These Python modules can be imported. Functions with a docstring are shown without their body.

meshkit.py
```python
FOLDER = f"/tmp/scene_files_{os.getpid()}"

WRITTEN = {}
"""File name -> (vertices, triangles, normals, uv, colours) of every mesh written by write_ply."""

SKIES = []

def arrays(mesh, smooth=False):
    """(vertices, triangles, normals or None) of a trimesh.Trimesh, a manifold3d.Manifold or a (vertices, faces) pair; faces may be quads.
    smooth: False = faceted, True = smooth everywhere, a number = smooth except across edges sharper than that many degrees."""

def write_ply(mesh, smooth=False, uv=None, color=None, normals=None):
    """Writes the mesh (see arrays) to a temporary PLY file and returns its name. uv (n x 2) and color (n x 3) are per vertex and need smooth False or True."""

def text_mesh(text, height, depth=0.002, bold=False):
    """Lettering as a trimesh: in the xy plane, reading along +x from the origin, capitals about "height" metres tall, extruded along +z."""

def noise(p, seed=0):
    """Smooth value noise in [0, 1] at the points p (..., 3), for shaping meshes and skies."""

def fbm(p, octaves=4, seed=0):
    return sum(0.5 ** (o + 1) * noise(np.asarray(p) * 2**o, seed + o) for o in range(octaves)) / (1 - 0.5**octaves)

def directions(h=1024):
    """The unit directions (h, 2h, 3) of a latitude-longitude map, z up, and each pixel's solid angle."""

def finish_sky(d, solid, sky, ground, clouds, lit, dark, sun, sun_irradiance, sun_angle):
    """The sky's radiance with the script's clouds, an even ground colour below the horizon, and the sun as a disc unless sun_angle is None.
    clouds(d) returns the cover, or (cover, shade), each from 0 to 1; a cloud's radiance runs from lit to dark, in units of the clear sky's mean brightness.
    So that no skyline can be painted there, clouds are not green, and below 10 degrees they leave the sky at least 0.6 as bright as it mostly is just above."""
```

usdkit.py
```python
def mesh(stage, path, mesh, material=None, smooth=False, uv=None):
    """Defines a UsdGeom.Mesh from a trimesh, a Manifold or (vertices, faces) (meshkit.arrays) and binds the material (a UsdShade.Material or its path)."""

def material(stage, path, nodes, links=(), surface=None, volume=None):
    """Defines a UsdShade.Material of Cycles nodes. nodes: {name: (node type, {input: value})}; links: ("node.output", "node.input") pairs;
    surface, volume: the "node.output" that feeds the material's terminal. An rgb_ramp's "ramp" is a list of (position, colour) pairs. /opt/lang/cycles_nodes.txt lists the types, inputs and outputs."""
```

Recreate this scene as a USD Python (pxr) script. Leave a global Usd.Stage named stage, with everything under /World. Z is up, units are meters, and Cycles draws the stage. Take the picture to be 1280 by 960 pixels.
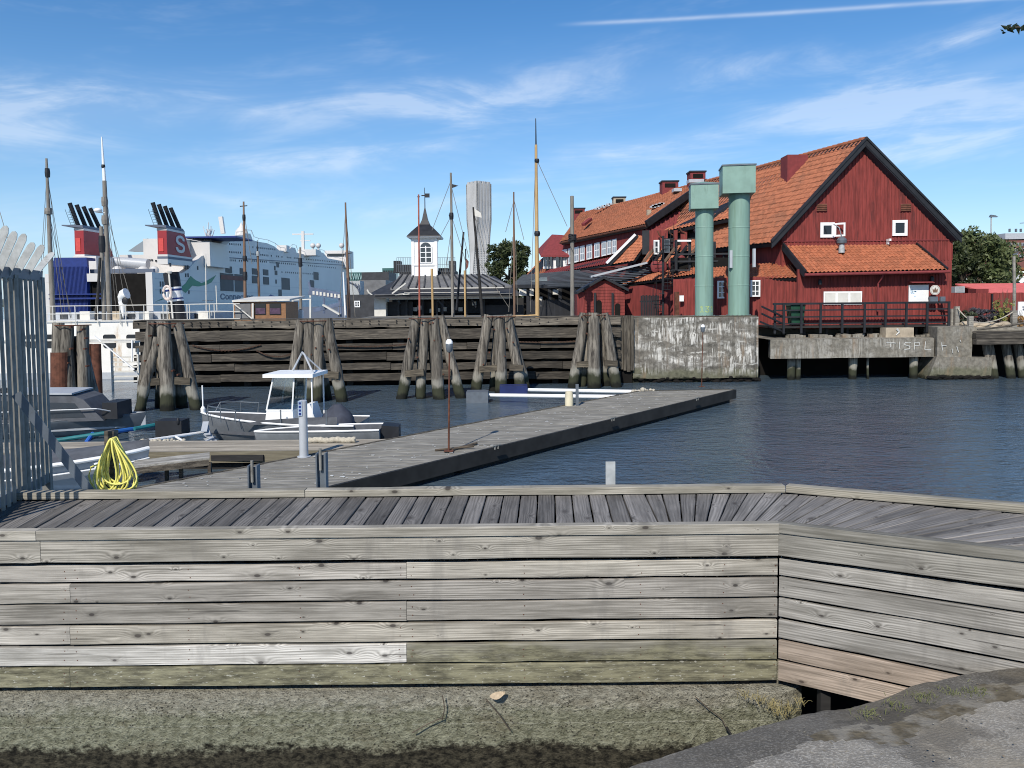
import math, random, numpy as np, trimesh, usdkit, meshkit
from shapely.geometry import Polygon
from pxr import Usd, UsdGeom, UsdLux, UsdShade, Gf, Sdf, Vt

stage = Usd.Stage.CreateInMemory()
UsdGeom.Xform.Define(stage, '/World')
UsdGeom.Scope.Define(stage, '/World/Looks')
random.seed(7)
rng = np.random.default_rng(7)

# ------------------------------------------------------------------ camera
F, CY, PITCH, ROLL, EYE = 962.0, 425.4, math.radians(3.0), 0.0096, 4.0
EXPOSURE = 0.0
cp, sp, cr, sr = math.cos(PITCH), math.sin(PITCH), math.cos(ROLL), math.sin(ROLL)
FW, UP0, RT0 = np.array([0, cp, -sp]), np.array([0, sp, cp]), np.array([1.0, 0, 0])
RT, UP = cr * RT0 - sr * UP0, sr * RT0 + cr * UP0
EP = np.array([0, 0, EYE])
cam = UsdGeom.Camera.Define(stage, '/World/camera')
cam.CreateHorizontalApertureAttr(36.0)
cam.CreateFocalLengthAttr(F / 1280 * 36)
cam.CreateVerticalApertureOffsetAttr(-(480 - CY) / 1280 * 36)
cam.CreateClippingRangeAttr(Gf.Vec2f(0.05, 20000))
cam.CreateExposureAttr(EXPOSURE)
cam.AddTransformOp().Set(Gf.Matrix4d(*RT, 0, *UP, 0, *(-FW), 0, *EP, 1))

# ------------------------------------------------------------------ sun and sky
SUN_EL, SUN_AZ = math.radians(41), math.atan2(-0.36, -1.0)
SUN_I, SKY_S = 1.22, 0.098
SD = np.array([math.cos(SUN_EL) * math.sin(SUN_AZ), math.cos(SUN_EL) * math.cos(SUN_AZ), math.sin(SUN_EL)])
sun = UsdLux.DistantLight.Define(stage, '/World/sun')
sun.CreateIntensityAttr(SUN_I); sun.CreateAngleAttr(0.5); sun.CreateNormalizeAttr(True)
sun.CreateColorAttr(Gf.Vec3f(1.0, 0.945, 0.86))
_x = np.cross([0, 0, 1.0], SD); _x /= np.linalg.norm(_x); _y = np.cross(SD, _x)
sun.AddTransformOp().Set(Gf.Matrix4d(*_x, 0, *_y, 0, *SD, 0, 0, 0, 100, 1))


class Nodes:
    """Small builder for node graphs."""
    def __init__(s): s.n, s.l, s.k = {}, [], 0
    def add(s, kind, out, ins=None, **v):
        s.k += 1; name = f'n{s.k}'
        s.n[name] = (kind, v)
        for k, x in (ins or {}).items(): s.l.append((x, f'{name}.{k}'))
        return f'{name}.{out}'
    def math(s, op, a, b=0.0, c=0.0, clamp=False):
        v, ins = {'math_type': op, 'use_clamp': clamp}, {}
        for key, x in (('value1', a), ('value2', b), ('value3', c)):
            if isinstance(x, str): ins[key] = x
            else: v[key] = float(x)
        return s.add('math', 'value', ins, **v)
    def mix(s, kind, fac, a, b):
        v, ins = {'mix_type': kind}, {}
        for key, x in (('fac', fac), ('color1', a), ('color2', b)):
            if isinstance(x, str): ins[key] = x
            else: v[key] = x
        return s.add('mix', 'color', ins, **v)
    def sm(s, x, a, b, lo=0.0, hi=1.0):
        return s.add('map_range', 'result', {'value': x}, range_type='smoothstep', from_min=float(a), from_max=float(b), to_min=lo, to_max=hi, clamp=True)
    def noise(s, vec, scale=(1, 1, 1), sc=1.0, detail=3.0, rough=0.55, dist=0.0):
        m = s.add('mapping', 'vector', {'vector': vec}, mapping_type='point', scale=tuple(map(float, scale)))
        return s.add('noise_texture', 'fac', {'vector': m}, dimensions='3D', type='fBM', scale=float(sc), detail=float(detail), roughness=float(rough), distortion=float(dist))
    def done(s, name, surface=None, volume=None):
        return usdkit.material(stage, '/World/Looks/' + name, s.n, s.l, surface=surface, volume=volume)


def sky_material():
    g = Nodes()
    s = g.add('sky_texture', 'color', sky_type='single_scattering', sun_disc=False, sun_elevation=SUN_EL, sun_rotation=SUN_AZ, altitude=0.0, air_density=1.0, aerosol_density=0.35, ozone_density=2.2)
    s = g.add('hsv', 'color', {'color': s}, hue=0.5, saturation=1.38, value=1.0, fac=1.0)
    d = g.add('texture_coordinate', 'generated')
    sep = g.add('separate_xyz', 'x', {'vector': d}); nn = sep.split('.')[0]
    X, Y, Z = nn + '.x', nn + '.y', nn + '.z'
    a = g.math('arctan2', X, Y); e = g.math('arcsine', Z)
    # pale air near the horizon, all round
    hz = g.math('exponent', g.math('multiply', g.math('maximum', e, 0.0), -5.5))
    s = g.mix('multiply', 1.0, s, (1.20, 1.20, 1.31))
    s = g.mix('mix', g.math('multiply', hz, 0.50), s, (5.4, 8.8, 12.8))
    # cirrus: soft streaks that rise gently to the right
    e2 = g.math('subtract', e, g.math('multiply', a, 0.06))
    v = g.add('combine_xyz', 'vector', {'x': a, 'y': e2})
    n1 = g.noise(v, (3.2, 17, 1), 1.0, 7.0, 0.62, 0.9)
    n2 = g.noise(v, (9.0, 30, 1), 1.0, 6.0, 0.6, 0.5)
    tex = g.math('add', g.math('multiply', n1, 0.7), g.math('multiply', n2, 0.3))
    wisp = g.sm(tex, 0.42, 0.68)
    def ae(px, py):
        d = FW + RT * (px - 640) / F - UP * (py - CY) / F
        return math.atan2(d[0], d[1]), math.asin(d[2] / np.linalg.norm(d))
    tot = g.math('multiply', g.sm(tex, 0.5, 0.78), 0.14)
    for cx, cy, w, h, k in ((110, 128, 250, 26, .85), (30, 165, 90, 20, .4), (530, 128, 95, 20, .9), (690, 112, 210, 42, .45), (806, 186, 95, 13, 1.1), (1090, 128, 130, 26, .85),
                            (1245, 160, 150, 26, .8), (315, 206, 80, 13, .6), (1205, 46, 95, 10, .6), (1250, 80, 60, 10, .6), (470, 192, 130, 18, .5), (900, 92, 130, 16, .35), (620, 240, 330, 30, .3), (150, 265, 240, 22, .35), (1000, 215, 200, 20, .3)):
        (a0, e0), w, h = ae(cx, cy), w / F, h / F
        q = g.math('add', g.math('power', g.math('absolute', g.math('divide', g.math('subtract', a, a0), w)), 2.0), g.math('power', g.math('absolute', g.math('divide', g.math('subtract', e2, e0 - .06 * a0), h)), 2.0))
        q = g.math('multiply', g.math('exponent', g.math('multiply', q, -1.0)), k)
        tot = g.math('add', tot, g.math('multiply', q, g.math('add', g.math('multiply', wisp, .62), .10)))
    # contrail
    q2, q1, q0 = np.polyfit(*np.array([ae(700, 31), ae(820, 24.5), ae(960, 17), ae(1100, 8.5), ae(1225, -1)]).T, 2)
    ln = g.math('subtract', e, g.math('add', g.math('multiply', a, g.math('add', g.math('multiply', a, q2), q1)), q0))
    c = g.math('exponent', g.math('multiply', g.math('power', g.math('absolute', g.math('divide', ln, .0023)), 2.0), -1.0))
    c = g.math('multiply', g.math('multiply', c, g.sm(a, .05, .14)), g.math('multiply_add', n2, 1.1, 0.1))
    tot = g.math('minimum', g.math('add', tot, g.math('multiply', c, 0.50)), 0.37)
    s = g.mix('mix', tot, s, (9.6, 10.4, 11.4))
    # below the horizon the dome carries on as dim water and land
    s = g.mix('mix', g.sm(e, -.03, 0.0), (1.2, 1.6, 2.0), s)
    b = g.add('background_shader', 'background', {'color': s}, strength=SKY_S)
    return g.done('sky_look', b)


dome = UsdLux.DomeLight.Define(stage, '/World/sky')
UsdShade.MaterialBindingAPI.Apply(dome.GetPrim()).Bind(sky_material())
dome.GetPrim().SetCustomDataByKey('kind', 'structure')
dome.GetPrim().SetCustomDataByKey('label', 'blue afternoon sky with thin cirrus streaks and a contrail')


# ------------------------------------------------------------------ points of the place from the survey of the photograph
def ray(px, py): return FW + RT * (px - 640) / F - UP * (py - CY) / F
def W(px, py, Y):
    d = ray(px, py); return EP + d * (Y / d[1])
def G(px, py, z=0.0):
    d = ray(px, py); return EP + d * ((z - EYE) / d[2])


# ------------------------------------------------------------------ scene graph helpers
used = {}
class N:
    def __init__(s, path, loc): s.path, s.loc = path, np.asarray(loc, float)

def numbered(base):
    k = used.get(base, 0); used[base] = k + 1
    return base if k == 0 else f'{base}_{k:03d}'

def cd(prim, **kw):
    for k, v in kw.items():
        if v: prim.SetCustomDataByKey(k, v)

def thing(name, label, cat, loc=(0, 0, 0), group=None, kind=None):
    path = numbered('/World/' + name)
    x = UsdGeom.Xform.Define(stage, path); x.AddTranslateOp().Set(Gf.Vec3d(*map(float, loc)))
    cd(x.GetPrim(), label=label, category=cat, group=group, kind=kind)
    return N(path, loc)

class MB:
    def __init__(s): s.v, s.f, s.n = [], [], 0
    def add(s, V, Fc):
        V, Fc = np.asarray(V, float), np.asarray(Fc, int)
        if Fc.shape[1] == 4: Fc = np.vstack([Fc[:, [0, 1, 2]], Fc[:, [0, 2, 3]]])
        s.v.append(V); s.f.append(Fc + s.n); s.n += len(V); return s
    def hexa(s, c):   # 8 corners: bottom 4 ccw, top 4
        return s.add(c, [[3, 2, 1, 0], [4, 5, 6, 7], [0, 1, 5, 4], [1, 2, 6, 5], [2, 3, 7, 6], [3, 0, 4, 7]])
    def box(s, lo, hi):
        (a, b, c), (d, e, f) = lo, hi
        return s.hexa([(a, b, c), (d, b, c), (d, e, c), (a, e, c), (a, b, f), (d, b, f), (d, e, f), (a, e, f)])
    def cbox(s, c, sz):
        c, h = np.asarray(c, float), np.asarray(sz, float) / 2; return s.box(c - h, c + h)
    def beam(s, p0, p1, w, h, up=(0, 0, 1.0)):
        p0, p1 = np.asarray(p0, float), np.asarray(p1, float)
        d = p1 - p0; d = d / np.linalg.norm(d); x = np.cross(d, up)
        if np.linalg.norm(x) < 1e-6: x = np.cross(d, (0, 1.0, 0))
        x = x / np.linalg.norm(x); u = np.cross(x, d)
        o = [(-w / 2, -h / 2), (w / 2, -h / 2), (w / 2, h / 2), (-w / 2, h / 2)]
        return s.hexa([p0 + x * a + u * b for a, b in o] + [p1 + x * a + u * b for a, b in o])
    def slab(s, pts, vec):
        p = np.asarray(pts, float); q = p + np.asarray(vec, float); n = len(p)
        F_ = [[0, i, i + 1] for i in range(1, n - 1)] + [[n, n + i + 1, n + i] for i in range(1, n - 1)]
        for i in range(n):
            j = (i + 1) % n; F_ += [[i, n + i, n + j], [i, n + j, j]]
        return s.add(np.vstack([p, q]), F_)
    def path(s, pts, r, n=7, caps=True):
        p = np.asarray(pts, float); m = len(p); r = np.full(m, r) if np.ndim(r) == 0 else np.asarray(r)
        t = np.gradient(p, axis=0); t /= np.maximum(np.linalg.norm(t, axis=1, keepdims=True), 1e-9)
        ref = np.array([0, 0, 1.0]) if abs(t[:, 2]).mean() < .8 else np.array([0, 1.0, 0.05])
        V = []
        ang = np.arange(n) / n * 2 * math.pi
        for i in range(m):
            x = np.cross(t[i], ref); x /= max(np.linalg.norm(x), 1e-9); y = np.cross(t[i], x)
            V.append(p[i] + r[i] * (np.cos(ang)[:, None] * x + np.sin(ang)[:, None] * y))
        F_ = []
        for i in range(m - 1):
            for k in range(n):
                a, b = i * n + k, i * n + (k + 1) % n; F_ += [[a, b, b + n], [a, b + n, a + n]]
        if caps:
            for i0, rev in ((0, 0), ((m - 1) * n, 1)):
                for k in range(1, n - 1): F_.append([i0, i0 + k + (1 - rev), i0 + k + rev])
        return s.add(np.vstack(V), F_)
    def tube(s, p0, p1, r0, r1=None, n=9): return s.path([p0, p1], [r0, r0 if r1 is None else r1], n)
    def lathe(s, prof, c, n=16, a0=0.0):
        c = np.asarray(c, float); ang = np.arange(n) / n * 2 * math.pi + a0
        V = np.vstack([c + np.stack([r * np.cos(ang), r * np.sin(ang), np.full(n, z)], 1) for r, z in prof]); F_ = []
        for i in range(len(prof) - 1):
            for k in range(n):
                a, b = i * n + k, i * n + (k + 1) % n; F_ += [[a, b, b + n], [a, b + n, a + n]]
        for i0 in (0, (len(prof) - 1) * n):
            for k in range(1, n - 1): F_.append([i0, i0 + k + 1, i0 + k] if i0 == 0 else [i0, i0 + k, i0 + k + 1])
        return s.add(V, F_)
    def prism(s, poly, o, ux, uy, vec):
        """poly: 2D outline (list or shapely) in the frame o, ux, uy; extruded by vec."""
        P = poly if hasattr(poly, 'exterior') else Polygon(poly)
        m = trimesh.creation.extrude_polygon(P, 1.0, engine='earcut'); v = np.array(m.vertices)
        V = np.asarray(o, float) + v[:, :1] * np.asarray(ux, float) + v[:, 1:2] * np.asarray(uy, float) + v[:, 2:] * np.asarray(vec, float)
        return s.add(V, np.array(m.faces))
    def mesh(s, m, o, ux, uy, uz):
        v = np.array(m.vertices); return s.add(np.asarray(o, float) + v[:, :1] * np.asarray(ux, float) + v[:, 1:2] * np.asarray(uy, float) + v[:, 2:] * np.asarray(uz, float), np.array(m.faces))
    def ball(s, c, r, sub=1):
        m = trimesh.creation.icosphere(sub, 1.0); return s.add(np.array(m.vertices) * np.asarray(r, float) + np.asarray(c, float), np.array(m.faces))
    def build(s, parent, name, mat, smooth=False, label=None, kind=None, tone=None, algae=None):
        V, Fc = np.vstack(s.v), np.vstack(s.f)
        path = numbered(parent.path + '/' + name)
        g = usdkit.mesh(stage, path, (V - parent.loc, Fc), mat, smooth=smooth)
        prim(g, tone, algae); cd(g.GetPrim(), label=label, kind=kind)
        return N(path, parent.loc)
    def top(s, name, mat, label, cat=None, group=None, kind=None, smooth=False, tone=None):
        V, Fc = np.vstack(s.v), np.vstack(s.f)
        c = (V.max(0) + V.min(0)) / 2; c[2] = V[:, 2].min()
        path = numbered('/World/' + name)
        g = usdkit.mesh(stage, path, (V - c, Fc), mat, smooth=smooth); g.AddTranslateOp().Set(Gf.Vec3d(*c))
        prim(g, tone, None); cd(g.GetPrim(), label=label, category=cat, group=group, kind=kind)
        return N(path, c)

WOODS = set()
def prim(g, tone, algae):
    if tone is None and str(UsdShade.MaterialBindingAPI(g.GetPrim()).GetDirectBinding().GetMaterialPath()) in WOODS: tone = (1, 1, 1)
    if tone is not None:
        UsdGeom.PrimvarsAPI(g).CreatePrimvar('tone', Sdf.ValueTypeNames.Color3fArray, 'constant').Set(Vt.Vec3fArray([Gf.Vec3f(*map(float, tone))]))
    if algae is not None:
        UsdGeom.PrimvarsAPI(g).CreatePrimvar('algae', Sdf.ValueTypeNames.Color3fArray, 'constant').Set(Vt.Vec3fArray([Gf.Vec3f(*[float(algae)] * 3)]))

def board(parent, name, p0, p1, across, thick, mat, tone=(1, 1, 1), algae=0.0, seg=6, wob=.002, p0b=None, p1b=None, label=None):
    """One sawn board as a mesh in its own frame: p0->p1 runs along its lower edge, across is its face's width vector, thick its thickness vector (away from the face).
    p0b, p1b give the upper edge of a wedge-shaped board."""
    p0, p1, across, thick = (np.asarray(x, float) for x in (p0, p1, across, thick))
    q0 = p0 + across if p0b is None else np.asarray(p0b, float); q1 = p1 + across if p1b is None else np.asarray(p1b, float)
    ux = (p1 - p0 + q1 - q0); ux = ux / np.linalg.norm(ux)
    uz = across - ux * (across @ ux); uz = uz / np.linalg.norm(uz); uy = np.cross(uz, ux)
    o = (p0 + q0) / 2
    R = np.array([ux, uy, uz])
    t = np.linspace(0, 1, seg + 1)[:, None]
    lo, hi = p0 + (p1 - p0) * t, q0 + (q1 - q0) * t
    w = rng.normal(0, wob, (seg + 1, 2)); nrm = uz
    lo = lo + nrm * w[:, :1]; hi = hi + nrm * w[:, 1:]
    th = np.linalg.norm(thick); ch = min(.004, th * .2); tn = thick / th; un = uz
    ring = [lo + tn * ch, lo + un * ch, hi - un * ch, hi + tn * ch, hi + thick, lo + thick]
    V = (np.stack(ring, 1).reshape(-1, 3) - o) @ R.T
    F_ = []
    for i in range(seg):
        for k in range(6):
            a, b = i * 6 + k, i * 6 + (k + 1) % 6; F_ += [[a, b + 6, b], [a, a + 6, b + 6]]
    for i0, s_ in ((0, 1), (seg * 6, -1)):
        for k in range(1, 5): F_.append([i0, i0 + k, i0 + k + 1][::s_])
    path = numbered(parent.path + '/' + name)
    g = usdkit.mesh(stage, path, (V, np.array(F_)), mat)
    d = o - parent.loc
    g.AddTransformOp().Set(Gf.Matrix4d(*ux, 0, *uy, 0, *uz, 0, *d, 1))
    prim(g, tone, algae); cd(g.GetPrim(), label=label)
    return N(path, parent.loc)


# ------------------------------------------------------------------ materials
def M(name, c, var=0.25, sc=3.0, rough=0.7, stretch=(1, 1, 1), bump=0.0, dirt=None, dirt_lo=.55, dirt_hi=.7, dirt_sc=1.0, metal=0.0, spec=0.4, coord='world', detail=4.0, dirt_stretch=(1, 1, 1)):
    g = Nodes()
    p = g.add('geometry', 'position') if coord == 'world' else g.add('texture_coordinate', 'object')
    n = g.noise(p, stretch, sc, detail, .6)
    f = g.sm(n, .25, .75, 1 - var, 1 + var)
    col = g.mix('multiply', 1.0, tuple(c), g.add('combine_xyz', 'vector', {'x': f, 'y': f, 'z': f}))
    if dirt is not None:
        col = g.mix('mix', g.sm(g.noise(p, dirt_stretch, dirt_sc, 6, .65), dirt_lo, dirt_hi), col, tuple(dirt))
    ins = {'base_color': col}
    if bump: ins['normal'] = g.add('bump', 'normal', {'height': g.noise(p, stretch, sc * 2.5, 5, .6)}, strength=float(bump), distance=.02)
    b = g.add('principled_bsdf', 'BSDF', ins, roughness=float(rough), metallic=float(metal), specular_ior_level=float(spec))
    return g.done(name, b)


def wood(name, light, dark, ring=360.0, algae_z=None, knots=True, blotch=.35, knot_col=(.07, .062, .055), specks=False, bump=.35, cracks=False):
    WOODS.add('/World/Looks/' + name)
    g = Nodes()
    tc = g.add('texture_coordinate', 'object'); rnd = g.add('object_info', 'random')
    off = g.add('combine_xyz', 'vector', {'x': g.math('multiply', rnd, 37.0), 'y': g.math('multiply', rnd, 11.0), 'z': g.math('multiply', rnd, 23.0)})
    p = g.add('vector_math', 'vector', {'vector1': tc, 'vector2': off}, math_type='add')
    nn = g.add('separate_xyz', 'x', {'vector': tc}).split('.')[0]
    z = nn + '.z'
    warp = g.noise(p, (.55, 3, 7), 1.0, 3, .5)
    fib = g.noise(p, (2.2, 60, 60), 1.0, 6, .68)
    blo = g.noise(p, (1.6, 3, 9), 1.0, 5, .6)
    ps = g.add('separate_xyz', 'x', {'vector': p}).split('.')[0]
    mv = g.add('combine_xyz', 'vector', {'x': g.math('multiply', ps + '.x', 3.0), 'y': g.math('multiply', ps + '.z', 6.0)})
    vd = g.add('voronoi_texture', 'distance', {'vector': mv}, dimensions='2D', feature='f1', scale=1.0, randomness=1.0)
    vc = g.add('rgb_to_bw', 'val', {'color': vd.split('.')[0] + '.color'})
    vd = g.math('divide', g.math('add', vd, g.math('multiply_add', fib, .06, -.03)), g.math('maximum', g.math('multiply_add', vc, 1.55, -.42), .05))
    gc = g.math('add', g.math('multiply', z, ring), g.math('multiply', warp, 26.0))
    if knots:
        halo = g.math('exponent', g.math('multiply', g.math('power', g.math('multiply', vd, 3.4), 2.0), -1.0))
        gc = g.math('add', gc, g.math('multiply', halo, 15.0))
    line = g.math('multiply_add', g.math('sine', gc), .5, .5)
    line = g.math('multiply', line, g.math('multiply_add', g.sm(g.noise(p, (1.3, 2, 5), 1.0, 2, .5), .42, .62), 1.0, .25))
    mid = g.noise(p, (.9, 20, 24), 1.0, 4, .6)
    f = g.math('add', g.math('add', g.math('multiply', fib, .50), g.math('multiply', line, .15)), g.math('add', g.math('multiply', blo, .42), g.math('multiply', mid, .34)))
    col = g.mix('mix', g.sm(f, .46, .92), tuple(dark), tuple(light))
    col = g.mix('mix', g.math('multiply', g.sm(blo, .52, .72), blotch), col, tuple(np.array(dark) * .8))
    if knots:
        col = g.mix('mix', g.math('multiply', g.sm(vd, .24, .07), .5), col, tuple(np.array(dark) * .62))
        col = g.mix('mix', g.sm(vd, .10, .06), col, knot_col)
    col = g.mix('multiply', 1.0, col, g.add('attribute', 'color', attribute='tone'))
    tone = g.sm(rnd, 0, 1, .82, 1.14)
    col = g.mix('multiply', 1.0, col, g.add('combine_xyz', 'vector', {'x': tone, 'y': tone, 'z': tone}))
    if cracks:
        ck = g.noise(p, (.9, 50, 52), 1.0, 3, .55)
        col = g.mix('mix', g.math('multiply', g.sm(ck, .655, .70), .8), col, (.05, .046, .04))
        gs = g.noise(g.add('geometry', 'position'), (5, 5, 1.2), 1.0, 4, .6)
        col = g.mix('mix', g.math('multiply', g.sm(gs, .54, .70), .38), col, (.15, .14, .125))
    if algae_z:
        pos = g.add('geometry', 'position'); wz = g.add('separate_xyz', 'z', {'vector': pos})
        nz = g.noise(pos, (2.2, 2.2, 5), 1.0, 6, .66)
        am = g.add('rgb_to_bw', 'val', {'color': g.add('attribute', 'color', attribute='algae')})
        lev = g.math('add', g.sm(wz, algae_z[0], algae_z[1]), g.math('multiply_add', nz, 1.5, -.82))
        al = g.math('multiply', g.sm(lev, .15, .75), am)
        gr = g.mix('mix', g.sm(g.noise(pos, (5, 5, 30), 1.0, 5, .7), .35, .65), (.06, .056, .032), (.235, .22, .135))
        col = g.mix('mix', g.math('multiply', al, .85), col, gr)
        sp_ = g.math('multiply', g.sm(g.noise(pos, (16, 16, 60), 1.0, 3, .7), .60, .66), g.math('multiply', g.sm(wz, algae_z[1] + .22, algae_z[1]), am))
        col = g.mix('mix', g.math('multiply', sp_, .8), col, (.46, .45, .38))
    nrm = g.add('bump', 'normal', {'height': g.math('add', fib, g.math('multiply', line, .25))}, strength=bump, distance=.006)
    return g.done(name, g.add('principled_bsdf', 'BSDF', {'base_color': col, 'normal': nrm}, roughness=.82, specular_ior_level=.25))


def water_material():
    g = Nodes()
    p = g.add('geometry', 'position')
    n1 = g.noise(p, (1.0, 1.5, 1), 3.4, 4, .55, .3)
    n2 = g.noise(p, (1.0, 1.3, 1), .55, 2, .5, .2)
    h = g.math('add', g.math('multiply', n1, .075), g.math('multiply', n2, .12))
    calm = g.noise(p, (.06, .10, 1), 1.0, 3, .5)
    nr = g.add('bump', 'normal', {'height': g.math('multiply', h, g.sm(calm, .3, .7, .7, 1.15))}, strength=.82, distance=1.0)
    b = g.add('principled_bsdf', 'BSDF', {'normal': nr}, base_color=(.060, .088, .112), roughness=.05, ior=1.33, specular_ior_level=.5)
    return g.done('water_look', b)


def pile_material():
    g = Nodes()
    p = g.add('geometry', 'position'); z = g.add('separate_xyz', 'z', {'vector': p})
    rnd = g.add('object_info', 'random')
    n = g.noise(p, (14, 14, 1.1), 1.0, 6, .65); b = g.noise(p, (1.5, 1.5, 1.0), 1.0, 4, .6)
    col = g.mix('mix', g.sm(n, .34, .66), (.045, .040, .034), (.245, .22, .18))
    col = g.mix('mix', g.math('multiply', g.sm(b, .5, .68), .6), col, (.13, .115, .095))
    t = g.sm(rnd, 0, 1, .8, 1.15); col = g.mix('multiply', 1.0, col, g.add('combine_xyz', 'vector', {'x': t, 'y': t, 'z': t}))
    zz = g.math('add', z, g.math('multiply_add', b, .9, -.45))
    col = g.mix('mix', g.math('multiply', g.sm(zz, 1.0, .8), .55), col, (.33, .32, .27))
    col = g.mix('mix', g.sm(zz, .72, .5), col, (.040, .043, .026))
    col = g.mix('mix', g.sm(zz, .3, .1), col, (.012, .013, .01))
    nr = g.add('bump', 'normal', {'height': n}, strength=.7, distance=.03)
    return g.done('old_pile', g.add('principled_bsdf', 'BSDF', {'base_color': col, 'normal': nr}, roughness=.85, specular_ior_level=.2))


def concrete(name, base, light, algae_z, dark_z, streak=0.0, courses=False, rough_bump=.8, sc=1.0, green=(.125, .125, .075), black=(.016, .017, .01)):
    g = Nodes()
    p = g.add('geometry', 'position'); nn = g.add('separate_xyz', 'z', {'vector': p}).split('.')[0]; z = nn + '.z'
    n = g.noise(p, (1, 1, 1), 5.0 * sc, 7, .68); big = g.noise(p, (1, 1, 1.6), .9 * sc, 4, .6)
    col = g.mix('mix', g.sm(n, .3, .7), tuple(base), tuple(light))
    zz = g.math('add', z, g.math('multiply_add', big, .7, -.35))
    zz = g.math('add', zz, g.math('multiply_add', n, .22, -.11))
    col = g.mix('mix', g.math('multiply', g.sm(zz, algae_z + .22, algae_z - .1), .75), col, g.mix('mix', g.sm(n, .3, .65), tuple(np.array(green) * .6), green))
    if streak:
        st = g.noise(p, (5.5, 5.5, .5), sc, 7, .68, 1.1); st2 = g.noise(p, (13, 13, 1.0), sc, 5, .62, .8); h2 = g.noise(p, (.8, .8, 1.6), 1.0, 6, .65, .6)
        m = g.math('multiply', g.math('maximum', g.sm(st, .49, .57), g.math('multiply', g.sm(st2, .52, .60), .9)), g.sm(h2, .40, .52))
        if courses:
            ed = g.math('pingpong', g.math('add', z, g.math('add', g.math('multiply', big, .30), g.math('multiply', n, .10))), .27)
            m = g.math('maximum', m, g.math('multiply', g.sm(ed, .05, .0), g.math('multiply', g.sm(g.noise(p, (2.2, 2.2, 1), 1.0, 5, .65), .46, .6), .9)))
        m = g.math('multiply', g.math('multiply', m, g.sm(z, .25, .7)), g.sm(g.noise(p, (.42, .42, .9), 1.0, 4, .6, .5), .40, .56))
        col = g.mix('mix', g.math('multiply', m, streak), col, (.68, .66, .60))
        rust = g.math('multiply', g.sm(g.noise(p, (2.2, 2.2, .35), 1.0, 4, .6), .55, .68), .5)
        col = g.mix('mix', rust, col, (.24, .165, .10))
    col = g.mix('mix', g.sm(zz, dark_z + .07, dark_z - .04), col, black)
    h = g.math('add', n, g.math('multiply', g.noise(p, (1, 1, 1), 26 * sc, 3, .6), .35))
    nr = g.add('bump', 'normal', {'height': h}, strength=rough_bump, distance=.03)
    return g.done(name, g.add('principled_bsdf', 'BSDF', {'base_color': col, 'normal': nr}, roughness=.88, specular_ior_level=.25))


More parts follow.
